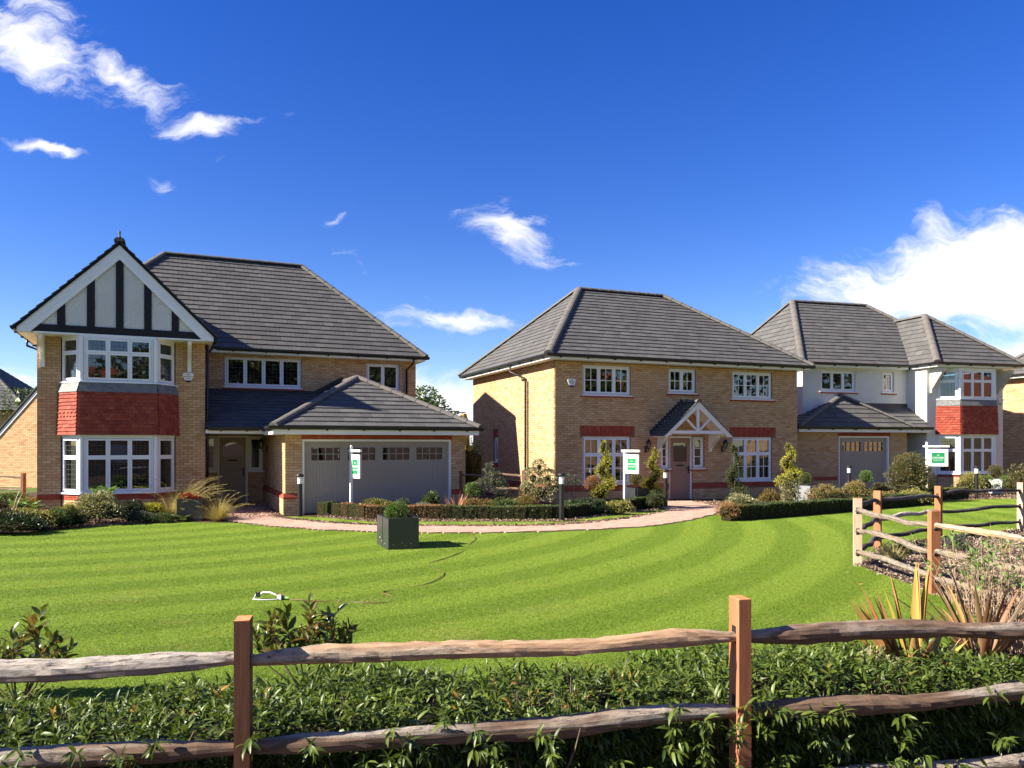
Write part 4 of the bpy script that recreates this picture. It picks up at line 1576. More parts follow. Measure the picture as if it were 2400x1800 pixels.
    back = [(5.24, 11.43, ze), (-6.40, 11.43, ze), (-2.92, 7.84, 8.33), (1.65, 7.84, 8.33)]
    for p in (gl, gr, front, right, left, back):
        deck(roof, p)
    ro = roof.build('roof', FELT, H)
    roof_slope(H, ro, front, TILE, 0.25, 0.30, 190)
    for p in (gl, gr, right, left, back):
        roof_slope(H, ro, p, TILE, 0.25, 0.30)
    cap_tiles(ro, (-2.92, 7.84, 8.36), (1.65, 7.84, 8.36))
    cap_tiles(ro, (5.24, 4.25, ze + 0.03), (1.65, 7.84, 8.36), name='hip_tile')
    cap_tiles(ro, (-6.40, 4.25, ze + 0.03), (-2.92, 7.84, 8.36), name='hip_tile')
    cap_tiles(ro, (5.24, 11.43, ze + 0.03), (1.65, 7.84, 8.36), name='hip_tile')
    cap_tiles(ro, (ax, 1.40, rz + 0.02), (ax, 6.7, rz + 0.02))
    MB().lathe([(0.07, 0), (0.075, 0.02), (0.035, 0.05), (0.022, 0.10), (0.026, 0.15), (0.028, 0.18), (0.018, 0.21), (0.0, 0.22)], 10, (ax, 1.46, rz + 0.06)).build('finial', SLATE, ro, smooth=True)
    # garage roof and the porch lean-to
    gz, gt = 2.33, 3.88
    gfront = [(-0.35, -0.4, gz), (5.35, -0.4, gz), (2.45, 2.42, gt)]
    gleft = [(-0.35, 1.9, gz), (-0.35, -0.4, gz), (2.45, 2.42, gt), (2.45, 4.7, gt), (1.73, 4.7, 3.49)]
    gright = [(5.35, -0.4, gz), (5.35, 4.7, gz), (2.45, 4.7, gt), (2.45, 2.42, gt)]
    porch = [(-1.86, 1.9, gz), (-0.35, 1.9, gz), (1.73, 4.7, 3.49), (-1.86, 4.7, 3.49)]
    r2 = MB()
    for p in (gfront, gleft, gright, porch):
        deck(r2, p)
    r2 = r2.build('garage_roof', FELT, H)
    roof_slope(H, r2, gfront, TILE, 0.29, 0.34, 80)
    roof_slope(H, r2, gleft, SLATE, 0.29, 0.34)
    roof_slope(H, r2, gright, TILE, 0.29, 0.34)
    roof_slope(H, r2, porch, SLATE, 0.29, 0.34, 30)
    cap_tiles(r2, (-0.35, -0.4, gz + 0.03), (2.45, 2.42, gt + 0.03), name='hip_tile')
    cap_tiles(r2, (5.35, -0.4, gz + 0.03), (2.45, 2.42, gt + 0.03), name='hip_tile')
    cap_tiles(r2, (2.45, 2.42, gt + 0.03), (2.45, 4.68, gt + 0.03))
    fl = MB().fbox(Fm, 0.0, 3.5, 0.001, 0.012, 3.44, 3.60)
    k = 12
    for i in range(k):
        x = 3.45 + 0.9 * i / k
        fl.fbox(Fm, x, x + 0.09, 0.001, 0.013, 3.42 + 0.5 * i / k - 0.05, 3.64 + 0.5 * i / k)
    fl.build('lead_flashing', FLASH, H)
    # fascias, gutters, pipes
    board(H, (-0.35, -0.36), (5.33, -0.36), (0, -1), -0.02, 0.0, 2.13, 2.29)
    board(H, (-0.345, 1.90), (-0.345, -0.338), (-1, 0), -0.02, 0.0, 2.13, 2.29)
    board(H, (5.32, -0.338), (5.32, 4.6), (1, 0), -0.02, 0.0, 2.13, 2.29)
    board(H, (-1.86, 1.93), (-0.347, 1.93), (0, -1), -0.02, 0.0, 2.17, 2.31)
    MB().box(-1.86, -0.02, 1.95, 4.68, 2.17, 2.20).box(-0.325, -0.005, -0.335, 1.93, 2.125, 2.145).box(0.0, 5.3, -0.335, -0.003, 2.125, 2.145).build('soffit', WHITE, H)
    gutter(H, (-0.46, -0.36), (5.44, -0.36), (0, -1), 2.35)
    gutter(H, (-0.35, 1.80), (-0.35, -0.36), (-1, 0), 2.35)
    gutter(H, (-1.80, 1.92), (-0.46, 1.92), (0, -1), 2.35)
    gutter(H, (5.34, -0.36), (5.34, 4.6), (1, 0), 2.35, brackets=False)
    board(H, (-1.60, 4.31), (5.22, 4.31), (0, -1), -0.02, 0.0, 4.70, 4.80)
    MB().box(-1.60, 5.2, 4.33, 4.70, 4.69, 4.72).box(5.0, 5.2, 4.7, 11.2, 4.69, 4.72).build('soffit', WHITE, H)
    gutter(H, (-1.45, 4.31), (5.34, 4.31), (0, -1), 4.85)
    gutter(H, (5.22, 4.31), (5.22, 11.3), (1, 0), 4.85, brackets=False)
    gutter(H, (ax - 2.30, 11.2), (ax - 2.30, 1.46), (-1, 0), 4.80)
    gutter(H, (ax + 2.28, 1.5), (ax + 2.28, 4.1), (1, 0), 4.80)
    downpipe(H, [(-1.80, 4.0, 4.72), (-1.80, 2.3, 4.62), (-1.80, 2.22, 4.5), (-1.80, 2.22, 0.0)], 0.036)
    downpipe(H, [(4.78, 4.22, 4.77), (4.78, 4.22, 4.62), (4.66, 4.64, 4.42), (4.66, 4.64, 3.0)])
    downpipe(H, [(-6.30, 3.6, 4.72), (-6.30, 3.6, 4.55), (-5.93, 3.7, 4.4), (-5.93, 3.7, 0.0)])
    alarm_box(H, Ff, 3.57, 3.70)
    wall_lantern(H, Fgl, 0.85, 1.86)
    return H


# ------------------------------------------------------------------ HOUSE 2: double-fronted with a white timber canopy
def house_two():
    H = thing('brick_house', (1.347, 23.986, 0), R(22.2), 'double-fronted buff brick house with white timber porch canopy over its brown door', 'house', 'new houses in a row behind the gardens')
    ROOTS['h2'] = H
    W, D, ZS = 9.62, 7.75, 4.50
    F = frame(0, 0, 1, 0)
    Fs = frame(0, D, 0, -1)
    Fr = frame(W, 0.062, 0, 1)
    up = [(0.97, 2.72, 3.45, 4.40), (4.17, 5.26, 3.59, 4.40), (6.76, 8.50, 3.45, 4.40)]
    lo = [(0.97, 2.72, 0.60, 2.12), (6.77, 8.50, 0.60, 2.12)]
    dl, dr = 4.27, 5.07
    sides = [(3.86, dl - 0.061, 1.06, 2.12), (dr + 0.061, 5.60, 1.06, 2.12)]
    lint = [(0.86, 2.88, 2.125, 2.475), (6.65, 8.66, 2.125, 2.475)]
    band = [(0, dl - 0.06, 0.405, 0.55), (dr + 0.06, W, 0.405, 0.55)]
    brick_wall(H, F, W, 0, ZS, up + lo + [(dl - 0.06, dr + 0.06, 0, 2.14)] + sides, 300, lint + band)
    side_win = (D - 5.42, D - 4.98, 1.22, 2.12)
    brick_wall(H, Fs, D - 0.062, 0, ZS, [side_win], 0, [(0, D, 0.405, 0.55), (side_win[0] - 0.05, side_win[1] + 0.05, 2.125, 2.42), (side_win[0] - 0.05, side_win[1] + 0.05, 1.0, 1.18)])
    brick_wall(H, Fr, D - 0.062, 0, ZS)
    MB().box(0.02, W - 0.02, D - 0.1, D, 0, ZS).build('rear_wall', MORTAR, H)
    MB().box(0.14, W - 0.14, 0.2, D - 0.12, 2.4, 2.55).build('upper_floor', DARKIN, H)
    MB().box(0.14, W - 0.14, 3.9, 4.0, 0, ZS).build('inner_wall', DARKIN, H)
    for a, b in ((0, dl - 0.06), (dr + 0.06, W)):
        for z0, z1 in ((0.407, 0.477), (0.479, 0.549)):
            red_course(H, F, a, b, z0, z1, 0.2163, 0.003, 'red_band')
    for z0, z1 in ((0.407, 0.477), (0.479, 0.549)):
        red_course(H, Fs, 0, D - 0.062, z0, z1, 0.2163, 0.003, 'red_band')
    red_course(H, Fs, side_win[0] - 0.05, side_win[1] + 0.05, 2.13, 2.42)
    red_course(H, Fs, side_win[0] - 0.05, side_win[1] + 0.05, 1.0, 1.18)
    # splayed red lintels of standing bricks in two broken rows
    O, U, N = F
    for (u0, u1, _, _) in lo:
        base = MB().prism([O + U * x + N * (-0.008) + np.array((0, 0, z)) for x, z in ((u0 - 0.02, 2.127), (u1 + 0.02, 2.127), (u1 + 0.15, 2.472), (u0 - 0.12, 2.472))], -N * 0.1).build('flat_arch', MORTAR, H)
        n = 25
        for i in range(n):
            for (za, zb) in (((2.13, 2.345), (2.353, 2.47)) if i % 2 else ((2.13, 2.245), (2.253, 2.47))):
                q = []
                for z in (za, zb):
                    t = (z - 2.127) / 0.345
                    a, b = u0 - 0.02 - 0.10 * t, u1 + 0.02 + 0.13 * t
                    q.append((a + (b - a) * i / n + 0.004, a + (b - a) * (i + 1) / n - 0.004, z))
                P = [(q[0][0], q[0][2]), (q[0][1], q[0][2]), (q[1][1], q[1][2]), (q[1][0], q[1][2])]
                MB().prism([O + U * x + N * random.uniform(0.001, 0.004) + np.array((0, 0, z)) for x, z in P], -N * 0.05).build('brick', REDBRICK, base)
    for i, w in enumerate(up):
        window(H, F, *w, 2 if i == 1 else 3, (1.0,), [(2, 2)], None, True, tile_sill=True)
    for w in lo:
        window(H, F, *w, 3, (0.625, 0.375), [(2, 2), (2, 1)], None, True, curtain=True)
    for w in sides:
        window(H, F, *w, 1, (1.0,), [(1, 3)], None, True, name='side_light', tile_sill=True)
    window(H, Fs, *side_win, 1, (1.0,), None, None, True)
    front_door(H, F, dl, dr, 2.08, DOORP, arch=False, glass=(0.17, 0.83, 0.62, 0.92))
    # canopy
    cx, fy = 4.79, -0.78
    zA, zE = 3.24, 2.13
    hw = 1.33
    can = MB()
    lp = [(cx - hw, -0.003, zE), (cx - hw, fy - 0.06, zE), (cx, fy - 0.06, zA + 0.02), (cx, -0.003, zA + 0.02)]
    rp = [(cx + hw, fy - 0.06, zE), (cx + hw, -0.003, zE), (cx, -0.003, zA + 0.02), (cx, fy - 0.06, zA + 0.02)]
    for p in (lp, rp):
        deck(can, p, 0.04)
    can = can.build('porch_canopy', WPAINT, H)
    for p in (lp, rp):
        roof_slope(H, can, p, SLATE, 0.15, 0.20)
    cap_tiles(can, (cx, fy - 0.08, zA + 0.04), (cx, -0.01, zA + 0.04), 0.09, 0.28)

    def beam(a, b, w=0.10, h=0.07, nm='rafter', y0=fy):
        MB().bar((a[0], y0, a[1]), (b[0], y0, b[1]), h, w, (0, 1, 0)).build(nm, WPAINT, can)
    sl = (zA - zE) / hw
    for s in (-1, 1):
        MB().prism([(cx, fy - 0.03, zA - 0.02), (cx + s * hw, fy - 0.03, zE - 0.02), (cx + s * (hw - 0.16), fy - 0.03, zE - 0.02), (cx, fy - 0.03, zA - 0.17)], (0, 0.06, 0)).build('rafter', WPAINT, can)
    MB().box(cx - 0.98, cx + 0.98, fy - 0.02, fy + 0.05, 2.215, 2.315).build('collar_beam', WPAINT, can)
    MB().box(cx - 0.045, cx + 0.045, fy - 0.015, fy + 0.045, 2.317, zA - 0.14).build('king_post', WPAINT, can)
    for s in (-1, 1):
        MB().bar((cx + s * 0.06, fy + 0.012, 2.335), (cx + s * 0.45, fy + 0.012, 2.69), 0.05, 0.085, (0, 1, 0)).build('strut', WPAINT, can)
        MB().box(cx + s * 1.02 - 0.05, cx + s * 1.02 + 0.05, fy + 0.052, -0.004, 2.16, 2.25).build('wall_plate', WPAINT, can)
        eave_bracket(H, F, cx + s * 1.02, 2.155, 1.62, 0.52, 0.09)
    for s in (-1, 1):
        fl = MB()
        for i in range(12):
            t = i / 12
            x = cx + s * (0.06 + t * (hw - 0.05))
            z = zA + 0.05 - t * (zA - zE)
            fl.fbox(F, min(x, x + s * 0.12), max(x, x + s * 0.12), 0.002, 0.014, z - 0.06, z + 0.085)
        fl.build('stepped_flashing', FLASH, can)
    wall_lantern(H, F, 3.28, 1.84)
    wall_lantern(H, F, 6.33, 1.84)
    alarm_box(H, F, 0.55, 3.80)
    # roof
    ze = 4.64
    rl, rr, ry, rz = 2.63, 6.24, 3.5, 7.55
    xl, xr, yf, yb = -0.43, 9.95, -0.43, 8.18
    front = [(xl, yf, ze), (xr, yf, ze), (rr, ry, rz), (rl, ry, rz)]
    left = [(xl, yb, ze), (xl, yf, ze), (rl, ry, rz)]
    right = [(xr, yf, ze), (xr, yb, ze), (rr, ry, rz)]
    back = [(xr, yb, ze), (xl, yb, ze), (rl, ry, rz), (rr, ry, rz)]
    ro = MB()
    for p in (front, left, right, back):
        deck(ro, p)
    ro = ro.build('roof', FELT, H)
    roof_slope(H, ro, front, TILE, 0.25, 0.30, 230)
    roof_slope(H, ro, left, TILE, 0.25, 0.30, 70)
    for p in (right, back):
        roof_slope(H, ro, p, TILE, 0.25, 0.30)
    cap_tiles(ro, (rl, ry, rz + 0.03), (rr, ry, rz + 0.03))
    for a, b in (((xl, yf), rl), ((xr, yf), rr), ((xl, yb), rl), ((xr, yb), rr)):
        cap_tiles(ro, (*a, ze + 0.03), (b, ry, rz + 0.03), 0.125, name='hip_tile')
    e = 0.37
    board(H, (xl + 0.06, -e), (xr - 0.06, -e), (0, -1), -0.02, 0, ZS, 4.62)
    board(H, (-e, D + e), (-e, -e + 0.002), (-1, 0), -0.02, 0, ZS, 4.62)
    board(H, (W + 0.27, -e + 0.002), (W + 0.27, D + e), (1, 0), -0.02, 0, ZS, 4.62)
    MB().box(-e + 0.02, W + 0.25, -e + 0.022, 0, ZS - 0.004, ZS + 0.02).box(-e + 0.02, 0, 0, D + 0.3, ZS - 0.004, ZS + 0.02).box(W, W + 0.25, 0, D + 0.3, ZS - 0.004, ZS + 0.02).build('soffit', WHITE, H)
    gutter(H, (xl - 0.05, -e), (xr + 0.08, -e), (0, -1), 4.665)
    gutter(H, (-e, D + e), (-e, -e - 0.1), (-1, 0), 4.665)
    gutter(H, (W + 0.27, -e), (W + 0.27, D + e), (1, 0), 4.665, brackets=False)
    downpipe(H, [(-0.42, 2.75, 4.58), (-0.42, 2.75, 4.40), (-0.40, 2.70, 4.34), (-0.07, 2.24, 4.10), (-0.06, 2.22, 4.02), (-0.06, 2.22, 0.0)])
    MB().fbox(Fs, D - 2.10, D - 2.08, 0.0, 0.03, 0.3, 4.0).build('downpipe_shadow', BLACK, H)  # black strip standing for the downpipe's shadow on the wall
    return H


# ------------------------------------------------------------------ HOUSE 3: white roughcast with hipped bay and single garage
def house_three():
    H = thing('rendered_house', (16.295, 30.18, 0.15), R(16), 'white roughcast house with hipped roof, red tile-hung bay and single grey garage', 'house', 'new houses in a row behind the gardens')
    ROOTS['h3'] = H
    ZS = 4.72
    Fb = frame(0, 0, 1, 0)
    Fbl = frame(0, 1.0, 0, -1)
    Fm = frame(-4.95, 1.0, 1, 0)
    Fml = frame(-4.95, 8.0, 0, -1)
    Fg = frame(-5.95, 0.0, 1, 0)
    Fgl = frame(-5.95, 1.2, 0, -1)

    def rough(F, W, z0, z1, op=(), nm='wall'):
        mb = MB()
        wall_backing(mb, F, W, z0, z1, op, 0.14, 0.012)
        return mb.build(nm, ROUGHCAST, H)
    rough(Fb, 3.8, 0.50, ZS, [(0.53, 3.25, 0.5, ZS)])
    brick_wall(H, Fb, 3.8, 0, 0.50, [(0.53, 3.25, 0, 0.5)], 0)
    rough(Fbl, 0.985, 0, ZS)
    wins = [(0.82, 2.45, 3.80, 4.62), (3.74, 4.30, 3.80, 4.62)]
    rough(Fm, 4.935, 0, ZS, wins)
    rough(Fml, 6.985, 0, ZS)
    rough(frame(3.8, 0.015, 0, 1), 7.97, 0, ZS)
    MB().box(-4.9, 3.75, 7.9, 8.0, 0, ZS).build('rear_wall', ROUGHCAST, H)
    MB().box(-4.8, 3.65, 1.2, 7.8, 2.4, 2.55).build('upper_floor', DARKIN, H)
    MB().box(-4.8, 3.65, 3.6, 3.7, 0, ZS).build('inner_wall', DARKIN, H)
    # the garage is brick
    gd0, gd1 = 1.86, 4.18
    red = [(0, 1.80, 0.36, 0.50), (4.24, 5.0, 0.36, 0.50), (gd0 - 0.04, gd1 + 0.04, 2.03, 2.16)]
    brick_wall(H, Fg, 5.0, 0, 2.17, [(gd0, gd1, 0, 2.03)], 120, red)
    brick_wall(H, Fgl, 1.138, 0, 2.2)
    brick_wall(H, frame(-0.95, 0.062, 0, 1), 0.9, 0, 2.2)
    red_course(H, Fg, 0, 1.80, 0.365, 0.498, 0.2163, 0.003, 'red_band')
    red_course(H, Fg, 4.24, 5.0, 0.365, 0.498, 0.2163, 0.003, 'red_band')
    red_course(H, Fg, gd0 - 0.04, gd1 + 0.04, 2.035, 2.158)
    garage_door(H, Fg, gd0, gd1, 2.03, 2)
    window(H, Fm, *wins[0], 3, (1.0,), None, [(3, 5)], True, tile_sill=True)
    window(H, Fm, *wins[1], 1, (1.0,), None, [(3, 6)], True, tile_sill=True, curtain=True)
    bay_window(H, [(0.52, 0), (1.05, -0.55), (2.75, -0.55), (3.26, 0)], [(0.42, 0), (0.98, -0.65), (2.84, -0.65), (3.42, 0)],
               (0.0, 0.58, 2.06, 2.11, 3.46, 3.50, 4.64), rows=(0.62, 0.38), rows_top=(0.62, 0.38))
    for u in (0.22, 3.58):
        eave_bracket(H, Fb, u, 4.68, 3.75, 0.66, 0.14, ROUGHCAST)
    alarm_box(H, Fb, 3.64, 3.45, 0.9)
    ze = 4.86
    ro = MB()
    # main block
    ml, mr, mf, mb_ = -5.25, 4.1, 0.62, 8.3
    rl, rr, ry, rz = -2.93, 0.9, 4.4, 7.95
    front = [(ml, mf, ze), (mr, mf, ze), (rr, ry, rz), (rl, ry, rz)]
    left = [(ml, mb_, ze), (ml, mf, ze), (rl, ry, rz)]
    right = [(mr, mf, ze), (mr, mb_, ze), (rr, ry, rz)]
    back = [(mr, mb_, ze), (ml, mb_, ze), (rl, ry, rz), (rr, ry, rz)]
    # forward hip over the bay
    bx, by, bz = 1.62, 1.75, 7.10
    fl, fr_, ff = -0.22, 4.1, -0.75
    bfront = [(fl, ff, ze), (fr_, ff, ze), (bx, by, bz)]
    bleft = [(fl, 3.6, ze), (fl, ff, ze), (bx, by, bz), (bx, 3.6, bz)]
    bright = [(fr_, ff, ze), (fr_, 3.6, ze), (bx, 3.6, bz), (bx, by, bz)]
    allp = (front, left, right, back, bfront, bleft, bright)
    for p in allp:
        deck(ro, p)
    ro = ro.build('roof', FELT, H)
    for i, p in enumerate(allp):
        roof_slope(H, ro, p, TILE, 0.27, 0.32, {0: 110, 4: 110, 5: 40}.get(i, 0))
    cap_tiles(ro, (rl, ry, rz + 0.03), (rr, ry, rz + 0.03))
    for a, b, c in (((ml, mf), (rl, ry), rz), ((ml, mb_), (rl, ry), rz), ((mr, mf), (rr, ry), rz), ((fl, ff), (bx, by), bz), ((fr_, ff), (bx, by), bz)):
        cap_tiles(ro, (*a, ze + 0.03), (*b, c + 0.03), 0.125, name='hip_tile')
    cap_tiles(ro, (bx, by, bz + 0.03), (bx, 3.4, bz + 0.03))
    # garage roof and lean-to
    gz = 2.36
    g1 = [(-6.1, -0.32, gz), (-0.92, -0.32, gz), (-3.2, 0.99, 3.62)]
    g2 = [(-6.1, 1.2, gz), (-6.1, -0.32, gz), (-3.2, 0.99, 3.62)]
    g3 = [(-0.92, -0.32, gz), (-0.02, -0.32, gz), (-0.02, 0.99, 3.22), (-2.2, 0.99, 3.22)]
    r2 = MB()
    for p in (g1, g2, g3):
        deck(r2, p)
    r2 = r2.build('garage_roof', FELT, H)
    roof_slope(H, r2, g1, TILE, 0.30, 0.34, 40)
    roof_slope(H, r2, g2, SLATE, 0.30, 0.34)
    roof_slope(H, r2, g3, SLATE, 0.30, 0.34)
    cap_tiles(r2, (-6.1, -0.32, gz + 0.03), (-3.2, 0.99, 3.65), name='hip_tile')
    cap_tiles(r2, (-0.92, -0.32, gz + 0.03), (-3.2, 0.99, 3.65), name='hip_tile')
    MB().fbox(Fm, 2.6, 4.93, 0.012, 0.03, 3.22, 3.36).build('lead_flashing', FLASH, H)
    board(H, (-6.05, -0.28), (-0.02, -0.28), (0, -1), -0.02, 0, 2.18, 2.32)
    MB().box(-6.0, -0.02, -0.26, -0.003, 2.175, 2.195).build('soffit', WHITE, H)
    gutter(H, (-6.15, -0.28), (-0.02, -0.28), (0, -1), 2.385)
    board(H, (ml + 0.05, 0.68), (fl, 0.68), (0, -1), -0.02, 0, 4.72, 4.84)
    board(H, (fl + 0.06, 0.66), (fl + 0.06, -0.69), (-1, 0), -0.02, 0, 4.72, 4.84)
    board(H, (fl + 0.06, -0.69), (fr_ - 0.06, -0.69), (0, -1), -0.02, 0, 4.72, 4.84)
    MB().box(ml + 0.06, fl, 0.7, 1.0, 4.715, 4.735).box(fl + 0.08, fr_ - 0.08, -0.67, 0.0, 4.715, 4.735).box(fl + 0.08, 0, 0, 0.7, 4.715, 4.735).build('soffit', WHITE, H)
    gutter(H, (ml - 0.03, 0.68), (fl, 0.68), (0, -1), 4.89)
    gutter(H, (fl + 0.05, 0.6), (fl + 0.05, -0.69), (-1, 0), 4.89)
    gutter(H, (fl - 0.03, -0.69), (fr_ + 0.05, -0.69), (0, -1), 4.89)
    return H


def house_four():
    H = thing('brick_house', (25.6, 28.55, 0.15), R(22), 'buff brick house at the right edge, only its side wall and roof showing', 'house', 'new houses in a row behind the gardens')
    W, D, ZS = 9, 8.0, 4.72
    Fs = frame(0, D, 0, -1)
    F = frame(0, 0, 1, 0)
    brick_wall(H, Fs, D - 0.062, 0, ZS)
    brick_wall(H, F, W, 0, ZS)
    MB().box(0.05, W, D - 0.1, D, 0, ZS).build('rear_wall', MORTAR, H)
    ze = 4.86
    xl, xr, yf, yb = -0.4, W + 0.4, -0.4, D + 0.4
    rl, rr, ry, rz = 3.4, 5.6, 4.0, 8.2
    ps = ([(xl, yf, ze), (xr, yf, ze), (rr, ry, rz), (rl, ry, rz)], [(xl, yb, ze), (xl, yf, ze), (rl, ry, rz)], [(xr, yf, ze), (xr, yb, ze), (rr, ry, rz)], [(xr, yb, ze), (xl, yb, ze), (rl, ry, rz), (rr, ry, rz)])
    ro = MB()
    for p in ps:
        deck(ro, p)
    ro = ro.build('roof', FELT, H)
    for i, p in enumerate(ps):
        roof_slope(H, ro, p, TILE, 0.27, 0.32, 60 if i == 1 else 0)
    cap_tiles(ro, (rl, ry, rz + 0.03), (rr, ry, rz + 0.03))
    for a, b in (((xl, yf), rl), ((xl, yb), rl)):
        cap_tiles(ro, (*a, ze + 0.03), (b, ry, rz + 0.03), name='hip_tile')
    board(H, (-0.36, D + 0.36), (-0.36, -0.36), (-1, 0), -0.02, 0, ZS, 4.84)
    MB().box(-0.34, 0, -0.3, D + 0.3, ZS - 0.004, ZS + 0.02).build('soffit', WHITE, H)
    gutter(H, (-0.36, D + 0.4), (-0.36, -0.4), (-1, 0), 4.89)


def left_garage():
    H = thing('detached_garage', (-19.4, 32.8, 0), R(-14), 'sunlit buff brick garage gable with white sloping verge left of the gabled house', 'garage')
    F = frame(-3.1, 0, 1, 0)
    O, U, N = F
    mb = MB()
    wall_backing(mb, F, 6.2, 0, 2.2, [], 0.15, -0.008)
    mb.prism([(-3.1, 0.008, 2.2), (3.1, 0.008, 2.2), (0, 0.008, 5.05)], (0, 0.14, 0))
    w = mb.build('wall', MORTAR, H)
    rects = []
    for k in range(int(5.0 / CO)):
        z = k * CO
        half = 3.1 if z < 2.2 else 3.1 * (1 - (z - 2.2) / 2.85)
        u = 3.1 - half - ((k % 2) * BL / 2)
        u0 = 3.1 - half
        u = math.floor(u0 / BL) * BL - (k % 2) * BL / 2
        while u < 3.1 + half:
            a, b = max(u, u0), min(u + BL - MJ, 3.1 + half)
            if b - a > 0.02:
                rects.append((a, b, z + 0.004, z + CO - 0.005))
            u += BL
    bricks_from_rects(F, rects).build('brickwork', BRICK, w, kind='stuff')
    MB().box(-3.1, -2.95, 0.15, 5, 0, 2.2).box(2.95, 3.1, 0.15, 5, 0, 2.2).build('side_wall', BRICK, H)
    for s in (-1, 1):
        MB().prism([(0, -0.05, 5.20), (s * 3.4, -0.05, 2.08), (s * 3.4, -0.05, 1.88), (0, -0.05, 5.0)], (0, 0.045, 0)).build('bargeboard', WHITE, H)
    ps = ([(-3.5, 5, 2.05), (-3.5, -0.1, 2.05), (0, -0.1, 5.25), (0, 5, 5.25)], [(3.5, -0.1, 2.05), (3.5, 5, 2.05), (0, 5, 5.25), (0, -0.1, 5.25)])
    ro = MB()
    for p in ps:
        deck(ro, p)
    ro = ro.build('roof', FELT, H)
    for p in ps:
        roof_slope(H, ro, p, TILE, 0.28, 0.32)


def far_house():
    H = thing('distant_house', (-37.2, 50.0, 0), R(10), 'far house showing only a dark tiled roof slope at the left edge', 'house')
    MB().box(-5, 5, 0, 8, 0, 4.2).build('wall', BRICK, H)
    ps = ([(-5.4, -0.4, 4.1), (5.4, -0.4, 4.1), (0.2, 4, 8.2), (-0.2, 4, 8.2)], [(5.4, -0.4, 4.1), (5.4, 8.4, 4.1), (0.2, 4, 8.2)], [(-5.4, 8.4, 4.1), (-5.4, -0.4, 4.1), (-0.2, 4, 8.2)], [(5.4, 8.4, 4.1), (-5.4, 8.4, 4.1), (-0.2, 4, 8.2), (0.2, 4, 8.2)])
    ro = MB()
    for p in ps:
        deck(ro, p)
    ro = ro.build('roof', FELT, H)
    for p in ps:
        roof_slope(H, ro, p, SLATE, 0.3, 0.33)
    cap_tiles(ro, (5.4, -0.4, 4.13), (0.2, 4, 8.23), name='hip_tile')
    MB().box(-3.5, -2.5, -0.03, 0.02, 1.0, 2.2).build('window', GLASS, H)


house_one()
house_two()
house_three()
house_four()
left_garage()
far_house()

# ------------------------------------------------------------------ plants: leaves as real faces
def leaf_quads(P, D, size, aspect=0.5, fold=0.18):
    """folded two-triangle leaves at P pointing along D"""
    n = len(P)
    D = D / (np.linalg.norm(D, axis=1, keepdims=True) + 1e-9)
    r = rng.normal(size=(n, 3))
    X = np.cross(D, r)
    X /= np.linalg.norm(X, axis=1, keepdims=True) + 1e-9
    Nn = np.cross(X, D)
    s = np.asarray(size).reshape(-1, 1) if not np.isscalar(size) else np.full((n, 1), size)
    V = np.zeros((n, 4, 3))
    V[:, 0] = P
    V[:, 1] = P + D * s * 0.5 + X * s * aspect * 0.5 + Nn * s * fold
    V[:, 2] = P + D * s
    V[:, 3] = P + D * s * 0.5 - X * s * aspect * 0.5 + Nn * s * fold
    k = (np.arange(n) * 4)[:, None]
    T = np.concatenate((k + np.array([[0, 1, 2]]), k + np.array([[0, 2, 3]])))
    return V.reshape(-1, 3), T


def dirs(n):
    d = rng.normal(size=(n, 3))
    return d / np.linalg.norm(d, axis=1, keepdims=True)


def ico_core(c, r, sub=2):
    t = (1 + 5 ** 0.5) / 2
    V = np.array([(-1, t, 0), (1, t, 0), (-1, -t, 0), (1, -t, 0), (0, -1, t), (0, 1, t), (0, -1, -t), (0, 1, -t), (t, 0, -1), (t, 0, 1), (-t, 0, -1), (-t, 0, 1)], float)
    V /= np.linalg.norm(V[0])
    F = [(0, 11, 5), (0, 5, 1), (0, 1, 7), (0, 7, 10), (0, 10, 11), (1, 5, 9), (5, 11, 4), (11, 10, 2), (10, 7, 6), (7, 1, 8), (3, 9, 4), (3, 4, 2), (3, 2, 6), (3, 6, 8), (3, 8, 9), (4, 9, 5), (2, 4, 11), (6, 2, 10), (8, 6, 7), (9, 8, 1)]
    j = rng.uniform(0.82, 1.1, (12, 1))
    return V * j * np.array(r) + np.array(c), F


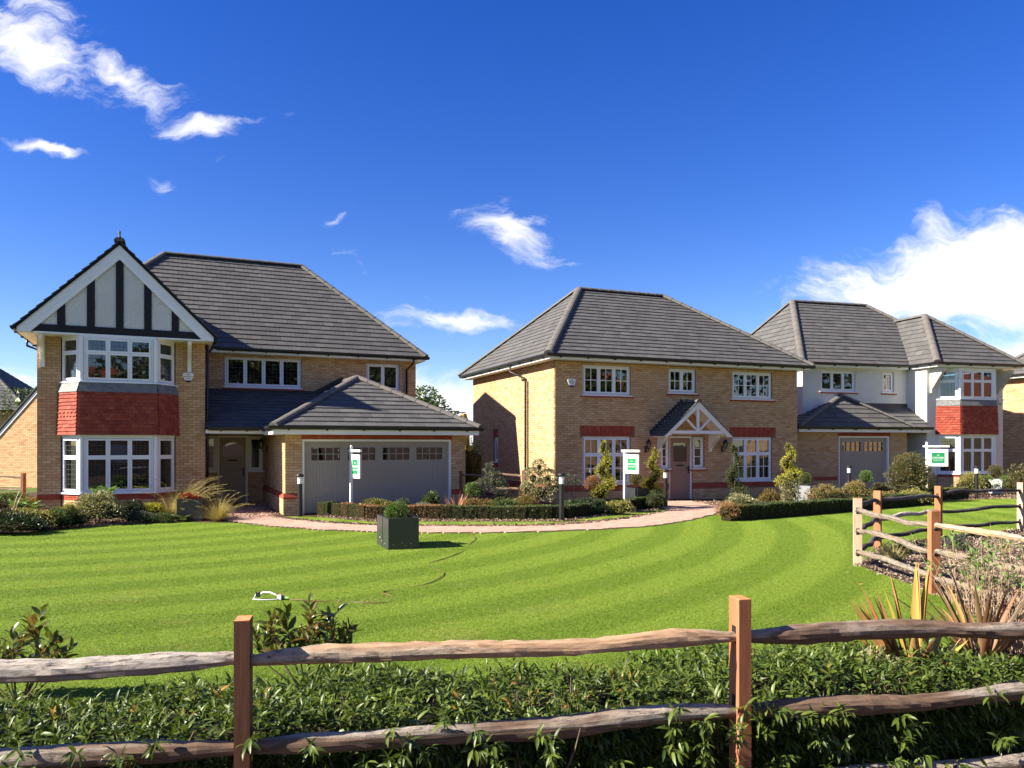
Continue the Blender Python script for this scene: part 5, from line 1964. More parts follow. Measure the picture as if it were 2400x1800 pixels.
def blob_points(b, n, shell=0.3):
    """points in the outer shell of an ellipsoid or box blob, and outward directions"""
    kind, c, r = b[0], np.array(b[1], float), np.array(b[2], float)
    if kind == 'e':
        d = dirs(n)
        d[:, 2] = np.where(d[:, 2] < -0.55, -d[:, 2], d[:, 2])
        lump = 1 + 0.10 * np.sin(d[:, 0] * 5 + c[0] * 9) * np.cos(d[:, 1] * 6 + c[1] * 5) + 0.06 * np.sin(d[:, 2] * 9 + c[0] * 3)
        k = (1 - shell * rng.random(n) ** 1.6) * lump
        return c + d * r * k[:, None], d
    # box: sides and top of a clipped block, corners a little rounded
    p = rng.uniform(-1, 1, (n, 3))
    w = np.array((r[1] * r[2], r[0] * r[2], r[0] * r[1] * 1.2))
    ax = rng.choice(3, n, p=w / w.sum())
    sg = np.where(rng.random(n) < 0.5, -1.0, 1.0)
    sg[ax == 2] = 1.0
    k = 1 - shell * rng.random(n) ** 1.6
    d = np.zeros((n, 3))
    i = np.arange(n)
    d[i, ax] = sg
    p[i, ax] = sg * k
    p = np.sign(p) * np.abs(p) ** 1.0
    m = np.max(np.sort(np.abs(p), axis=1)[:, 1:2], axis=1)
    p[:, :2] *= (1 - 0.13 * np.clip(m - 0.6, 0, 1) / 0.4)[:, None]
    p *= (1 + 0.07 * np.sin(p[:, 0] * 7 + p[:, 2] * 5) * np.cos(p[:, 1] * 6))[:, None]
    if len(b) > 3:
        ca, sa = math.cos(b[3]), math.sin(b[3])
        q = p * r
        q = np.stack((q[:, 0] * ca - q[:, 1] * sa, q[:, 0] * sa + q[:, 1] * ca, q[:, 2]), 1)
        d = np.stack((d[:, 0] * ca - d[:, 1] * sa, d[:, 0] * sa + d[:, 1] * ca, d[:, 2]), 1)
        return c + q, d
    return c + p * r, d


def leafy(blobs, n, size, aspect=0.5, out=0.9, rnd=0.9, up=0.25, shell=0.3, core=0.72):
    tot = np.array([b[2][0] * b[2][1] + b[2][0] * b[2][2] + b[2][1] * b[2][2] for b in blobs])
    cnt = np.maximum(20, (n * tot / tot.sum()).astype(int))
    Ps, Ds = [], []
    mb = MB()
    for b, k in zip(blobs, cnt):
        p, d = blob_points(b, k, shell)
        Ps.append(p)
        Ds.append(d)
    P, D = np.vstack(Ps), np.vstack(Ds)
    D = D * out + rng.normal(size=P.shape) * rnd * 0.6 + np.array((0, 0, up))
    V, T = leaf_quads(P, D, size * rng.uniform(0.65, 1.3, len(P)), aspect)
    mb.add(V, None, T)
    nleaf = len(T)
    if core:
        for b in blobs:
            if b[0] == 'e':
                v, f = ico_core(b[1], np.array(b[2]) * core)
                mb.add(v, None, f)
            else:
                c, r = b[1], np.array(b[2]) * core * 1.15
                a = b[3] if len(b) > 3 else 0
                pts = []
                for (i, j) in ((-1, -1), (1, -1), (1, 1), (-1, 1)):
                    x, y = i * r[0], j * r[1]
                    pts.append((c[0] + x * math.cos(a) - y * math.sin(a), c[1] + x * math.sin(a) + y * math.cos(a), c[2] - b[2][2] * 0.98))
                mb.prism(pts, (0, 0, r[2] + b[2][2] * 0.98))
    return mb, nleaf


def plant(name, x, y, blobs, n, size, leaf, label, cat='shrub', group=None, stems=3, **k):
    """a shrub: foliage and stems as parts of one thing; blobs are given relative to its foot"""
    H = thing(name, (x, y, 0), 0, label, cat, group)
    H['leafmat'] = leaf
    mb, nl = leafy(blobs, n, size, **k)
    me = mb.mesh('foliage')
    me.materials.append(LF[leaf])
    me.materials.append(DARKCORE)
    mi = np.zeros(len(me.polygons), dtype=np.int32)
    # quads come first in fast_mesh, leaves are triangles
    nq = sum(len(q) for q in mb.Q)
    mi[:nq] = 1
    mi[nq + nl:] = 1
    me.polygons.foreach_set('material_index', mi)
    link('foliage', me, None, H)
    if stems:
        s = MB()
        zt = max(b[1][2] for b in blobs)
        for i in range(stems):
            b = random.choice(blobs)
            s.tube([(random.uniform(-.03, .03), random.uniform(-.03, .03), -0.02), (b[1][0] * 0.5, b[1][1] * 0.5, b[1][2] * 0.5), tuple(b[1])], [0.012, 0.009, 0.005], 5)
        s.build('stem', BARK, H)
    del H['leafmat']
    return H


def E3(x, y, z, rx, ry=None, rz=None):
    return ('e', (x, y, z), (rx, ry if ry is not None else rx, rz if rz is not None else rx))


def clump(w, d, h, k=6, z0=0.0, seed=None):
    """k overlapping lumps inside a w x d x h envelope"""
    out = []
    for i in range(k):
        fx = random.uniform(-0.5, 0.5)
        fy = random.uniform(-0.5, 0.5)
        hh = h * (1 - 0.55 * (fx * fx + fy * fy) * 2) * random.uniform(0.75, 1.0)
        r = random.uniform(0.28, 0.42)
        out.append(E3(fx * w * 0.62, fy * d * 0.62, z0 + hh * 0.55, w * r, d * r, hh * 0.48))
    return out


def blades(parent, n, L, w, mat, spread=0.5, droop=0.6, base=0.06, name='leaf', lean=None, wave=1.0, seg=5, mats=None, zb=0.0):
    """sword leaves: each its own object under the plant"""
    for i in range(n):
        a = random.uniform(0, 2 * math.pi) if lean is None else lean[i % len(lean)][0] + random.uniform(-0.2, 0.2)
        tilt = spread * random.uniform(0.15, 1.0) if lean is None else lean[i % len(lean)][1]
        ll = L * random.uniform(0.6, 1.0) if lean is None else lean[i % len(lean)][2]
        ca, sa = math.cos(a), math.sin(a)
        p = np.array((ca * base * random.random(), sa * base * random.random(), zb))
        th = tilt
        side = np.array((-sa, ca, 0))
        V = []
        for k in range(seg + 1):
            t = k / seg
            ww = w * (0.55 + 0.9 * t) if t < 0.4 else w * (0.91 + 0.09) * (1 - ((t - 0.4) / 0.6) ** 1.6)
            ww = max(ww, 0.0008)
            up = np.array((ca * math.sin(th), sa * math.sin(th), math.cos(th)))
            nrm = np.array((ca * math.cos(th), sa * math.cos(th), -math.sin(th)))
            V += [p + side * ww * 0.5 + nrm * -ww * 0.18, p + nrm * ww * 0.1, p - side * ww * 0.5 + nrm * -ww * 0.18]
            p = p + up * ll / seg
            th += droop * t * 0.55 * wave
        Q = []
        for k in range(seg):
            b = k * 3
            Q += [(b, b + 1, b + 4, b + 3), (b + 1, b + 2, b + 5, b + 4)]
        m = random.choice(mats) if mats else mat
        link(name, fast_mesh('leaf', V, Q, None, True), LF[m], parent)


def flax(x, y, n, L, w, mats, label, spread=0.7, droop=0.5, lean=None, rz=0.0):
    H = thing('flax_plant', (x, y, 0), rz, label, 'flax')
    blades(H, n, L, w, None, spread, droop, 0.07, 'leaf', lean, mats=mats)
    return H


def grass_tuft(name, x, y, n, L, mat, label, spread=1.0, plume=0, z=0.0, w=0.006):
    """a fountain of fine grass leaves with plumed stems on top"""
    H = thing(name, (x, y, z), 0, label, 'grass clump')
    V, Q, c = [], [], 0
    seg = 5
    for i in range(n):
        a = random.uniform(0, 2 * math.pi)
        th = spread * random.random() ** 0.7
        ll = L * random.uniform(0.55, 1.0)
        ca, sa = math.cos(a), math.sin(a)
        rr = 0.10 * random.random()
        p = np.array((ca * rr, sa * rr, 0.0))
        side = np.array((-sa, ca, 0)) * w * random.uniform(0.7, 1.3)
        for k in range(seg + 1):
            t = k / seg
            V += [p + side * (1 - t) * 0.5, p - side * (1 - t) * 0.5]
            p = p + np.array((ca * math.sin(th), sa * math.sin(th), math.cos(th))) * ll / seg
            th += 0.55 * t * random.uniform(0.6, 1.2)
        for k in range(seg):
            b = c + k * 2
            Q.append((b, b + 1, b + 3, b + 2))
        c += (seg + 1) * 2
    me = fast_mesh('foliage', V, Q)
    link('foliage', me, LF[mat], H)
    for i in range(plume):
        a = random.uniform(-0.9, 0.9) + (0 if random.random() < 0.75 else math.pi)
        th = random.uniform(0.15, 0.75)
        ll = L * random.uniform(0.95, 1.4)
        ca, sa = math.cos(a), math.sin(a)
        pts = []
        p = np.array((ca * 0.05, sa * 0.05, 0.0))
        for k in range(8):
            pts.append(p.copy())
            p = p + np.array((ca * math.sin(th), sa * math.sin(th), math.cos(th))) * ll / 7
            th += 0.07 + 0.035 * k
        mb = MB().tube(pts, 0.0022, 4, False)
        seeds = np.array(pts[4:])
        k = 70
        tt = rng.uniform(0, len(seeds) - 1.001, k)
        i0 = tt.astype(int)
        P = seeds[i0] + (seeds[i0 + 1] - seeds[i0]) * (tt - i0)[:, None]
        D = (seeds[np.minimum(i0 + 1, len(seeds) - 1)] - seeds[i0]) * 6 + rng.normal(size=(k, 3)) * 0.5
        v, tq = leaf_quads(P, D, rng.uniform(0.02, 0.035, k), 0.2, 0.05)
        mb.add(v, None, tq)
        mb.build('plume', LF['penn'], H)
    return H


def fern(x, y, n, L, label, z=0.0, mat='fern', cat='fern', spread=0.9):
    H = thing('fern', (x, y, z), 0, label, cat)
    for i in range(n):
        a = 2 * math.pi * i / n + random.uniform(-0.3, 0.3)
        th = spread * random.uniform(0.45, 1.0)
        ca, sa = math.cos(a), math.sin(a)
        p = np.zeros(3)
        pts = []
        ll = L * random.uniform(0.75, 1.1)
        for k in range(9):
            pts.append(p.copy())
            p = p + np.array((ca * math.sin(th), sa * math.sin(th), math.cos(th))) * ll / 8
            th += 0.13
        mb = MB().tube(pts, [0.005 * (1 - k / 9) + 0.001 for k in range(9)], 4, False)
        side = np.array((-sa, ca, 0))
        P, D, Sz = [], [], []
        for k in range(2, 9):
            for half in (0, 0.5):
                q = pts[k - 1] + (pts[k] - pts[k - 1]) * half
                t = (k + half) / 9
                fwd = pts[k] - pts[k - 1]
                fwd /= np.linalg.norm(fwd)
                for s in (-1, 1):
                    P.append(q)
                    D.append(side * s + fwd * 0.6 + np.array((0, 0, -0.15)))
                    Sz.append(ll * 0.36 * math.sin(math.pi * min(1, 0.2 + t * 0.8)) + 0.01)
        v, t_ = leaf_quads(np.array(P), np.array(D), np.array(Sz), 0.28, 0.05)
        mb.add(v, None, t_)
        mb.build('frond', LF[mat], H)
    return H


def spiral_topiary(x, y, h, mat, label, r=0.17, turns=2.6, ph=0.0, n=2200, z0=0.12, size=0.035):
    """clipped spiral: a leafy ramp winding up a bare stem"""
    H = thing('spiral_topiary', (x, y, 0), 0, label, 'topiary')
    blobs = []
    k = 26
    for i in range(k):
        t = i / (k - 1)
        a = ph + turns * 2 * math.pi * t
        rr = r * (1.08 - 0.80 * t)
        blobs.append(E3(math.cos(a) * rr * 0.62, math.sin(a) * rr * 0.62, z0 + t * (h - z0 - 0.04), rr * 0.98 + 0.03, rr * 0.98 + 0.03, 0.085 + 0.05 * (1 - t)))
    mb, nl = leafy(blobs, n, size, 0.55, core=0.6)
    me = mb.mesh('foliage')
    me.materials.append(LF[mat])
    me.materials.append(DARKCORE)
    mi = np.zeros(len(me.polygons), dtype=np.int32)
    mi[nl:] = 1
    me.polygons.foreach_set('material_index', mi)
    link('foliage', me, None, H)
    MB().tube([(0, 0, -0.02), (0.01, 0, h * 0.5), (0, 0, h - 0.05)], [0.014, 0.011, 0.006], 6).build('stem', BARK, H)
    return H


def planter(x, y, w, h, rz, mat, label, soil=0.05, seam=False, deep=None):
    H = thing('planter', (x, y, 0), rz, label, 'planter')
    t = 0.018
    a = w / 2
    e = (deep or w) / 2
    m = MB()
    m.box(-a, a, -e, -e + t, 0, h).box(-a, a, e - t, e, 0, h).box(-a, -a + t, -e + t, e - t, 0, h).box(a - t, a, -e + t, e - t, 0, h)
    m.build('box', mat, H)
    r = MB()
    q = 0.05
    r.box(-a - 0.003, a + 0.003, -e - 0.003, -e + q, h, h + 0.006).box(-a - 0.003, a + 0.003, e - q, e + 0.003, h, h + 0.006).box(-a - 0.003, -a + q, -e + q, e - q, h, h + 0.006).box(a - q, a + 0.003, -e + q, e - q, h, h + 0.006)
    r.build('rim', mat, H)
    MB().box(-a + t, a - t, -e + t, e - t, h - soil - 0.02, h - soil).build('soil', SOIL, H)
    if seam:
        MB().box(-a - 0.004, -a - 0.0005, -0.006, 0.006, 0.0, h).build('seam', BLKPL, H)
        for (yy, zz, ll) in ((-0.2, 0.08, 0.02), (-0.12, 0.06, 0.015), (0.05, 0.10, 0.05), (0.17, 0.15, 0.07)):
            MB().box(-a - 0.002, -a - 0.0004, yy, yy + ll, zz, zz + 0.008).build('scuff', WPAINT, H)
        for (xx, zz) in ((-0.2, 0.08), (-0.04, 0.11), (0.02, 0.06), (0.12, 0.09)):
            MB().box(xx, xx + 0.02, -e - 0.002, -e - 0.0004, zz, zz + 0.007).build('scuff', WPAINT, H)
    return H


# ------------------------------------------------------------------ low clipped hedges, plant by plant
def hedge_row(pts, step, w, h, kinds, group, desc, leaf=0.028, n=900):
    pts = [np.array(p, float) for p in pts]
    seg = [np.linalg.norm(pts[i + 1] - pts[i]) for i in range(len(pts) - 1)]
    L = sum(seg)
    k = int(L / step)
    cache = {}
    for i in range(k):
        s = (i + 0.5) * L / k
        j = 0
        while s > seg[j]:
            s -= seg[j]
            j += 1
        d = (pts[j + 1] - pts[j]) / seg[j]
        p = pts[j] + d * s
        kd = kinds(i, p)
        a = math.atan2(d[1], d[0])
        lab = desc[kd]
        nm = 'box_hedge_plant'
        key = (kd, i % 3)
        hh = h * random.uniform(0.93, 1.06)
        if key not in cache:
            o = plant(nm, p[0], p[1], [('b', (0, 0, h / 2), (step * 0.53, w / 2, h / 2))], n, leaf, kd, lab, 'hedge plant', group, 2, aspect=0.6, shell=0.22, rnd=1.0, up=0.15, core=0.78)
            cache[key] = o
        else:
            o = copy_tree(cache[key])
            o.location = (p[0], p[1], 0)
        o.rotation_euler = (0, 0, a + (math.pi if random.random() < 0.5 else 0))
        o.scale = (1.0, random.uniform(0.92, 1.1), hh / h)
        o['group'] = group + (' with scorched leaves' if kd == 'boxbr' else ' with bronzed leaves' if kd == 'boxmix' else '')


def left_kind(i, p):
    px = 1200 + 1800 * p[0] / p[1]
    if 797 < px < 823 or 842 < px < 880 or 955 < px < 1022:
        return 'boxbr'
    if 880 <= px < 905 or 1120 < px < 1140 or 1210 < px < 1232 or 1040 < px < 1062:
        return 'boxmix'
    return 'boxdk' if px > 1300 else 'box'


hedge_row([g(752, 1206), g(870, 1216), g(1050, 1217), g(1230, 1218), g(1320, 1217), g(1420, 1203), g(1500, 1194), g(1545, 1188)], 0.30, 0.30, 0.335, left_kind, 'clipped box plants in the low hedge left of the brown front door',
          {'box': 'green clipped box plant in the low hedge along the paved path', 'boxdk': 'dark clipped box plant in the hedge between tall bollard and brown door', 'boxbr': 'scorched orange-brown box plant in the low hedge along the paved path', 'boxmix': 'bronzing green box plant in the low hedge along the paved path'})


def right_kind(i, p):
    px = 1200 + 1800 * p[0] / p[1]
    return 'boxmix' if px < 1745 else 'boxdk'


hedge_row([(5.2, 18.72), (6.2, 19.3), g(1950, 1201), g(2080, 1190), g(2172, 1181)], 0.33, 0.36, 0.36, right_kind, 'clipped box plants in the low hedge right of the brown front door',
          {'boxdk': 'dark clipped box plant in the low hedge at the back of the lawn', 'boxmix': 'bronzing box plant near the path end of the right-hand low hedge'})
plant('tan_box_bush', *at(1703, 18.75), [E3(0, 0, 0.22, 0.27, 0.25, 0.23), E3(0.15, 0.05, 0.2, 0.2, 0.2, 0.2)], 2000, 0.03, 'boxbr', 'scorched tan box bush at the corner where path and lawn meet', 'shrub', up=0.4)
hedge_row([at(2168, 25.6), at(2262, 26.6)], 0.33, 0.34, 0.36, lambda i, p: 'boxmix' if i % 2 else 'box', 'box plants in the short hedge under the white house bay',
          {'box': 'green box plant in the short hedge below the white house bay', 'boxmix': 'bronzing box plant in the short hedge below the white house bay'})

# ------------------------------------------------------------------ left bed in front of the gabled house
X, Y = at(18, 15.9)
plant('dark_shrub', X - 0.25, Y, clump(1.5, 0.9, 0.55, 8), 3600, 0.05, 'dark', 'low dark green shrub at the left edge of the lawn', aspect=0.5)
X, Y = at(100, 16.5)
plant('dark_shrub', X, Y - 0.1, clump(0.8, 0.6, 0.32, 5), 1600, 0.045, 'dark', 'low dark ground-hugging shrub below the yellow variegated one', aspect=0.5)
flax(*at(22, 17.4), 22, 0.85, 0.045, ['phormdk', 'phormbr'], 'dark red flax at the left edge before the sunlit garage wall', 0.9, 0.5)
fern(*at(62, 18.3), 11, 0.55, 'bright green feathery plant at the foot of the gabled house corner', 0.25)
X, Y = at(82, 16.85)
plant('variegated_shrub', X, Y, clump(0.85, 0.6, 0.55, 7), 2300, 0.045, 'yelvar', 'small yellow variegated shrub next to the dark one at far left', aspect=0.6)
X, Y = at(140, 17.1)
plant('green_shrub', X, Y, clump(0.62, 0.5, 0.52, 6), 2000, 0.042, 'mid', 'rounded green shrub with pale tips between two variegated shrubs', aspect=0.6)
X, Y = at(158, 17.25)
plant('variegated_shrub', X, Y, clump(0.42, 0.4, 0.62, 5), 1500, 0.045, 'yelvar', 'narrow cream and green shrub leaning on the rounded green one', aspect=0.6)
X, Y = at(222, 17.9)
plant('variegated_shrub', X + 0.05, Y, clump(1.15, 0.8, 0.78, 11), 5600, 0.046, 'cream', 'largest cream variegated shrub below the ground-floor bay window', aspect=0.62)
X, Y = at(175, 17.25)
plant('dark_shrub', X, Y, clump(0.5, 0.45, 0.32, 4), 1200, 0.045, 'dark', 'dark green filler shrub in front of the largest variegated shrub')
flax(*at(118, 18.1), 16, 0.6, 0.035, ['phorm'], 'small orange arching flax behind the variegated shrubs', 1.3, 1.2)
X, Y = at(165, 18.5)
plant('bronze_shrub', X, Y, clump(0.9, 0.5, 0.45, 6), 1700, 0.04, 'nand', 'loose red-tinged shrub under the left end of the bay sill')
fern(*at(246, 18.5), 9, 0.42, 'bright green fern-leaved plant standing before the bay window panes', 0.62)
X, Y = at(312, 18.5)
plant('dark_shrub', X, Y, clump(0.55, 0.5, 0.62, 6), 1900, 0.04, 'dark', 'upright dark shrub right of the largest variegated shrub')
X, Y = at(352, 18.75)
plant('golden_shrub', X, Y, clump(0.5, 0.45, 0.5, 5), 1500, 0.042, 'gold', 'small golden-leaved shrub left of the tall ornamental grass')
X, Y = at(325, 18.2)
plant('grey_shrub', X, Y, clump(0.75, 0.5, 0.30, 6), 1900, 0.032, 'greygr', 'low grey-green shrub along the lawn edge below the bay')
X, Y = at(372, 18.3)
plant('grey_shrub', X, Y, clump(0.6, 0.4, 0.28, 5), 1500, 0.032, 'mid', 'low fine green shrub left of the small black spotlight')
grass_tuft('ornamental_grass', *at(428, 19.5), 900, 1.05, 'penng', 'tall plumed ornamental grass behind the black planter', 0.95, 46)
grass_tuft('ornamental_grass', *at(398, 19.0), 500, 0.75, 'penn', 'straw-coloured ornamental grass left of the black planter', 1.0, 10)
grass_tuft('ornamental_grass', *at(512, 18.75), 1300, 0.72, 'penn', 'golden mound of ornamental grass between black planter and path', 1.25, 14)
planter(*at(453, 19.0), 0.60, 0.53, R(6), BLKPL, 'black square planter filled with red heather beside the ornamental grasses')
X, Y = at(446, 19.0)
hb = plant('red_heather', X, Y, [E3(-0.1, 0, 0.53, 0.16, 0.2, 0.12), E3(0.08, 0.05, 0.52, 0.16, 0.18, 0.09)], 1500, 0.03, 'heath', 'red flowering heather growing in the black square planter', 'heather', up=0.8, stems=0)
fern(*at(424, 18.55), 11, 0.32, 'dark green fern in front of the black square planter', 0.0, 'mid')


def spotlight(x, y, rz, label):
    H = thing('garden_spotlight', (x, y, 0), rz, label, 'spotlight')
    MB().box(-0.11, 0.11, -0.06, 0.06, 0.0, 0.03).build('base', STONEPL, H)
    MB().prism([(-0.08, -0.05, 0.05), (-0.08, 0.05, 0.03), (-0.08, 0.06, 0.15), (-0.08, -0.03, 0.17)], (0.16, 0, 0)).box(-0.09, -0.081, -0.02, 0.02, 0.03, 0.1).box(0.081, 0.09, -0.02, 0.02, 0.03, 0.1).build('lamp_housing', BLACK, H)
    MB().prism([(-0.065, -0.053, 0.06), (-0.065, -0.036, 0.16), (-0.065, -0.039, 0.16), (-0.065, -0.056, 0.06)], (0.13, 0, 0)).build('lens', GLASS, H)
    MB().box(-0.02, 0.04, -0.062, -0.056, 0.065, 0.085).build('maker_plate', WPAINT, H)


spotlight(*at(394, 18.45), 0.1, 'small black garden spotlight on a slab at the lawn edge')

# ------------------------------------------------------------------ middle bed behind the low hedge
X, Y = at(882, 19.9)
plant('golden_shrub', X, Y, clump(1.0, 0.5, 0.5, 9), 3200, 0.042, 'goldgr', 'yellow-green shrub behind the hedge right of the leftmost sign post', aspect=0.6)
X, Y = at(940, 20.1)
plant('silver_shrub', X, Y, clump(0.7, 0.4, 0.48, 5), 1500, 0.036, 'greygr', 'grey-green shrub before the middle of the wide garage door')
X, Y = at(985, 19.3)
plant('silver_shrub', X, Y, clump(0.62, 0.45, 0.52, 7), 2600, 0.032, 'grey', 'silver lavender behind the scorched part of the low hedge', aspect=0.25, up=0.7)
X, Y = at(925, 19.4)
plant('silver_shrub', X, Y, clump(0.35, 0.3, 0.46, 4), 900, 0.032, 'grey', 'small silver plant behind the hedge next to the box ball planter', aspect=0.25, up=0.7)
X, Y = at(1008, 20.3)
plant('green_shrub', X, Y, clump(0.5, 0.45, 0.68, 5), 1800, 0.05, 'mid', 'rounded mid-green shrub at the right end of the wide garage door')
flax(*at(1070, 19.5), 42, 0.78, 0.035, ['phorm'], 'bright orange flax with upright sword leaves beside the garage', 0.95, 0.25)
X, Y = at(1107, 20.5)
plant('box_ball', X, Y, [E3(0, 0, 0.62, 0.22, 0.22, 0.22)], 1500, 0.03, 'boxlt', 'bright green ball bush at the corner of the garage', 'bush')
X, Y = at(1150, 20.6)
plant('loose_shrub', X, Y, [E3(-0.15, 0, 0.75, 0.25, 0.2, 0.22), E3(0.12, 0, 0.95, 0.22, 0.2, 0.2), E3(-0.05, 0.05, 1.15, 0.14, 0.14, 0.2), E3(0.3, 0, 0.65, 0.22, 0.2, 0.25), E3(-0.35, 0, 0.55, 0.2, 0.2, 0.2)], 1500, 0.06, 'greygr', 'tall loose pale-leaved shrub before the shaded house side wall', aspect=0.45, core=0, rnd=1.3)
for (px_, yy_, w_, h_, lf_, lab_) in ((1120, 19.9, 0.8, 0.62, 'nand', 'orange and green nandina just right of the bright orange flax'), (1180, 19.7, 0.8, 0.55, 'mid', 'spreading green shrub behind the hedge below the rail fence'),
                                      (1232, 19.9, 0.7, 0.62, 'nand', 'orange-tinged nandina behind the hedge before the downpipe'), (1205, 20.5, 0.7, 0.6, 'phot', 'bronze-leaved shrub standing by the rail fence post')):
    X, Y = at(px_, yy_)
    plant('mixed_shrub', X, Y, clump(w_, 0.55, h_, 7), 2400, 0.042, lf_, lab_, aspect=0.35, up=0.4)
X, Y = at(1268, 20.6)
plant('variegated_shrub', X, Y, [E3(0, 0, 0.55, 0.38, 0.3, 0.35), E3(-0.22, 0, 0.95, 0.24, 0.2, 0.28), E3(0.18, 0, 0.95, 0.25, 0.2, 0.25), E3(-0.05, 0, 1.25, 0.18, 0.18, 0.2), E3(0.38, 0, 0.7, 0.2, 0.2, 0.2), E3(-0.4, 0, 0.6, 0.2, 0.2, 0.25)], 3200, 0.055, 'cream', 'tall cream variegated shrub against the sunlit side wall', aspect=0.5, core=0.45, rnd=1.2)
X, Y = at(1350, 20.6)
plant('loose_shrub', X, Y, [E3(-0.2, 0, 0.95, 0.16, 0.12, 0.1), E3(-0.05, 0, 0.8, 0.2, 0.15, 0.12)], 170, 0.07, 'greygr', 'thin open branches right of the tall variegated shrub', core=0, rnd=1.4, aspect=0.35)
flax(*at(1312, 19.6), 22, 0.42, 0.028, ['phorm', 'phormbr'], 'small pink-orange flax tucked behind the tall bollard', 1.1, 0.5)
flax(*at(1330, 20.6), 8, 0.5, 0.02, ['phorm'], 'few upright pinkish flax leaves below the left ground-floor window', 0.5, 0.2)
X, Y = at(1372, 20.1)
plant('dark_shrub', X, Y, clump(1.15, 0.6, 0.52, 10), 3600, 0.055, 'dark', 'broad glossy dark green shrub behind the hedge right of the tall bollard')
X, Y = at(1330, 19.7)
plant('green_shrub', X, Y, clump(0.5, 0.4, 0.42, 5), 1300, 0.05, 'mid', 'green shrub between the tall bollard and the broad glossy shrub')
X, Y = at(1390, 20.9)
plant('orange_ball', X, Y, [E3(0, 0, 0.78, 0.23, 0.22, 0.22)], 1900, 0.03, 'boxbr', 'orange-brown clipped ball bush under the left ground-floor window', 'bush')
spiral_topiary(*at(1417, 20.9), 1.92, 'gold', 'tall golden spiral topiary before the left ground-floor window', 0.23, 2.3, 2.2, 3200, 0.45)
X, Y = at(1448, 20.3)
plant('variegated_shrub', X, Y, clump(0.75, 0.45, 0.45, 6), 2000, 0.045, 'yelvar', 'low yellow variegated shrub at the foot of the square sign board')
planter(*at(1497, 22.4), 0.52, 0.60, R(30), GRC, 'grey and black planter with box ball under the left house lantern')
X, Y = at(1490, 22.4)
plant('box_ball', X, Y, [E3(0, 0, 0.80, 0.20, 0.20, 0.20)], 1700, 0.026, 'boxmix', 'olive box ball in the planter under the left house lantern', 'bush')
spiral_topiary(*at(1532, 22.2), 1.72, 'gold', 'slender golden spiral topiary left of the brown front door', 0.22, 2.0, 0.6, 2400, 0.5)
X, Y = at(1535, 21.9)
plant('dark_shrub', X, Y, clump(0.6, 0.5, 0.62, 5), 2200, 0.03, 'boxdk', 'dense dark box bush at the foot of the slender golden spiral')

# ------------------------------------------------------------------ right bed
spiral_topiary(*at(1722, 23.6), 1.85, 'boxdk', 'dark green spiral topiary right of the brown front door', 0.27, 1.9, 3.5, 3600, 0.05)
X, Y = at(1742, 20.4)
plant('variegated_shrub', X, Y, clump(0.85, 0.6, 0.62, 8), 2800, 0.045, 'cream', 'cream-leaved shrub on the right-hand side of the front path', aspect=0.55)
X, Y = at(1802, 20.9)
plant('nandina', X, Y, clump(0.7, 0.5, 0.68, 6), 2000, 0.045, 'nand', 'green nandina with red tips under the right ground-floor window', aspect=0.3, up=0.5)
flax(*at(1805, 21.2), 7, 0.85, 0.016, ['phorm'], 'thin upright flax leaves behind the red-tipped nandina', 0.6, 0.1)
spiral_topiary(*at(1850, 21.4), 1.86, 'gold', 'bright golden spiral topiary at the right corner of the brick house', 0.25, 2.2, 1.2, 2600, 0.7)
X, Y = at(1851, 21.3)
plant('euonymus_ball', X, Y, [E3(0, 0, 0.72, 0.27, 0.25, 0.25), E3(0.02, 0, 0.42, 0.25, 0.25, 0.25)], 2600, 0.04, 'cream', 'rounded variegated bush at the foot of the bright golden spiral', 'bush')
X, Y = at(1830, 20.2)
plant('golden_shrub', X, Y, clump(0.8, 0.4, 0.38, 6), 1700, 0.04, 'goldgr', 'low gold and green shrub just behind the right-hand hedge')
planter(*at(1893, 23.2), 0.52, 0.62, R(35), STONEPL, 'pale grey planter with box ball at the house corner')
X, Y = at(1887, 23.2)
plant('box_ball', X, Y, [E3(0, 0, 0.80, 0.20, 0.20, 0.20)], 1700, 0.026, 'box', 'green box ball in the pale grey planter at the house corner', 'bush')
X, Y = at(1935, 22.2)
plant('nandina', X, Y, clump(1.0, 0.7, 0.80, 9), 3300, 0.055, 'nandy', 'wide yellow-leaved shrub before the single grey garage door', aspect=0.35, up=0.35)
X, Y = at(2000, 22.8)
plant('nandina', X, Y, clump(0.95, 0.7, 0.82, 8), 3000, 0.055, 'nandy', 'second yellow-leaved shrub in front of the rightmost garage bollard', aspect=0.35, up=0.35)
X, Y = at(2030, 23.6)
plant('box_ball', X, Y, [E3(0, 0, 0.84, 0.22, 0.2, 0.21)], 1600, 0.028, 'boxlt', 'bright green ball bush in front of the single grey garage door', 'bush')
X, Y = at(2062, 24.0)
plant('bronze_shrub', X, Y, clump(0.7, 0.5, 0.78, 6), 1700, 0.045, 'phot', 'bronze and cream shrub left of the large rounded photinia')
X, Y = at(2132, 25.0)
plant('photinia', X, Y, [E3(0, 0, 0.95, 0.62, 0.55, 0.62), E3(-0.25, 0, 0.75, 0.5, 0.5, 0.5), E3(0.25, 0, 0.72, 0.52, 0.5, 0.5), E3(0, -0.1, 0.5, 0.6, 0.5, 0.45)], 5600, 0.06, 'phot', 'large rounded bronze-green photinia before the porch of the white house', aspect=0.42)
X, Y = at(2178, 25.4)
plant('dark_shrub', X, Y, clump(0.6, 0.5, 0.55, 5), 1700, 0.05, 'dark', 'dark shrub at the right foot of the large photinia')
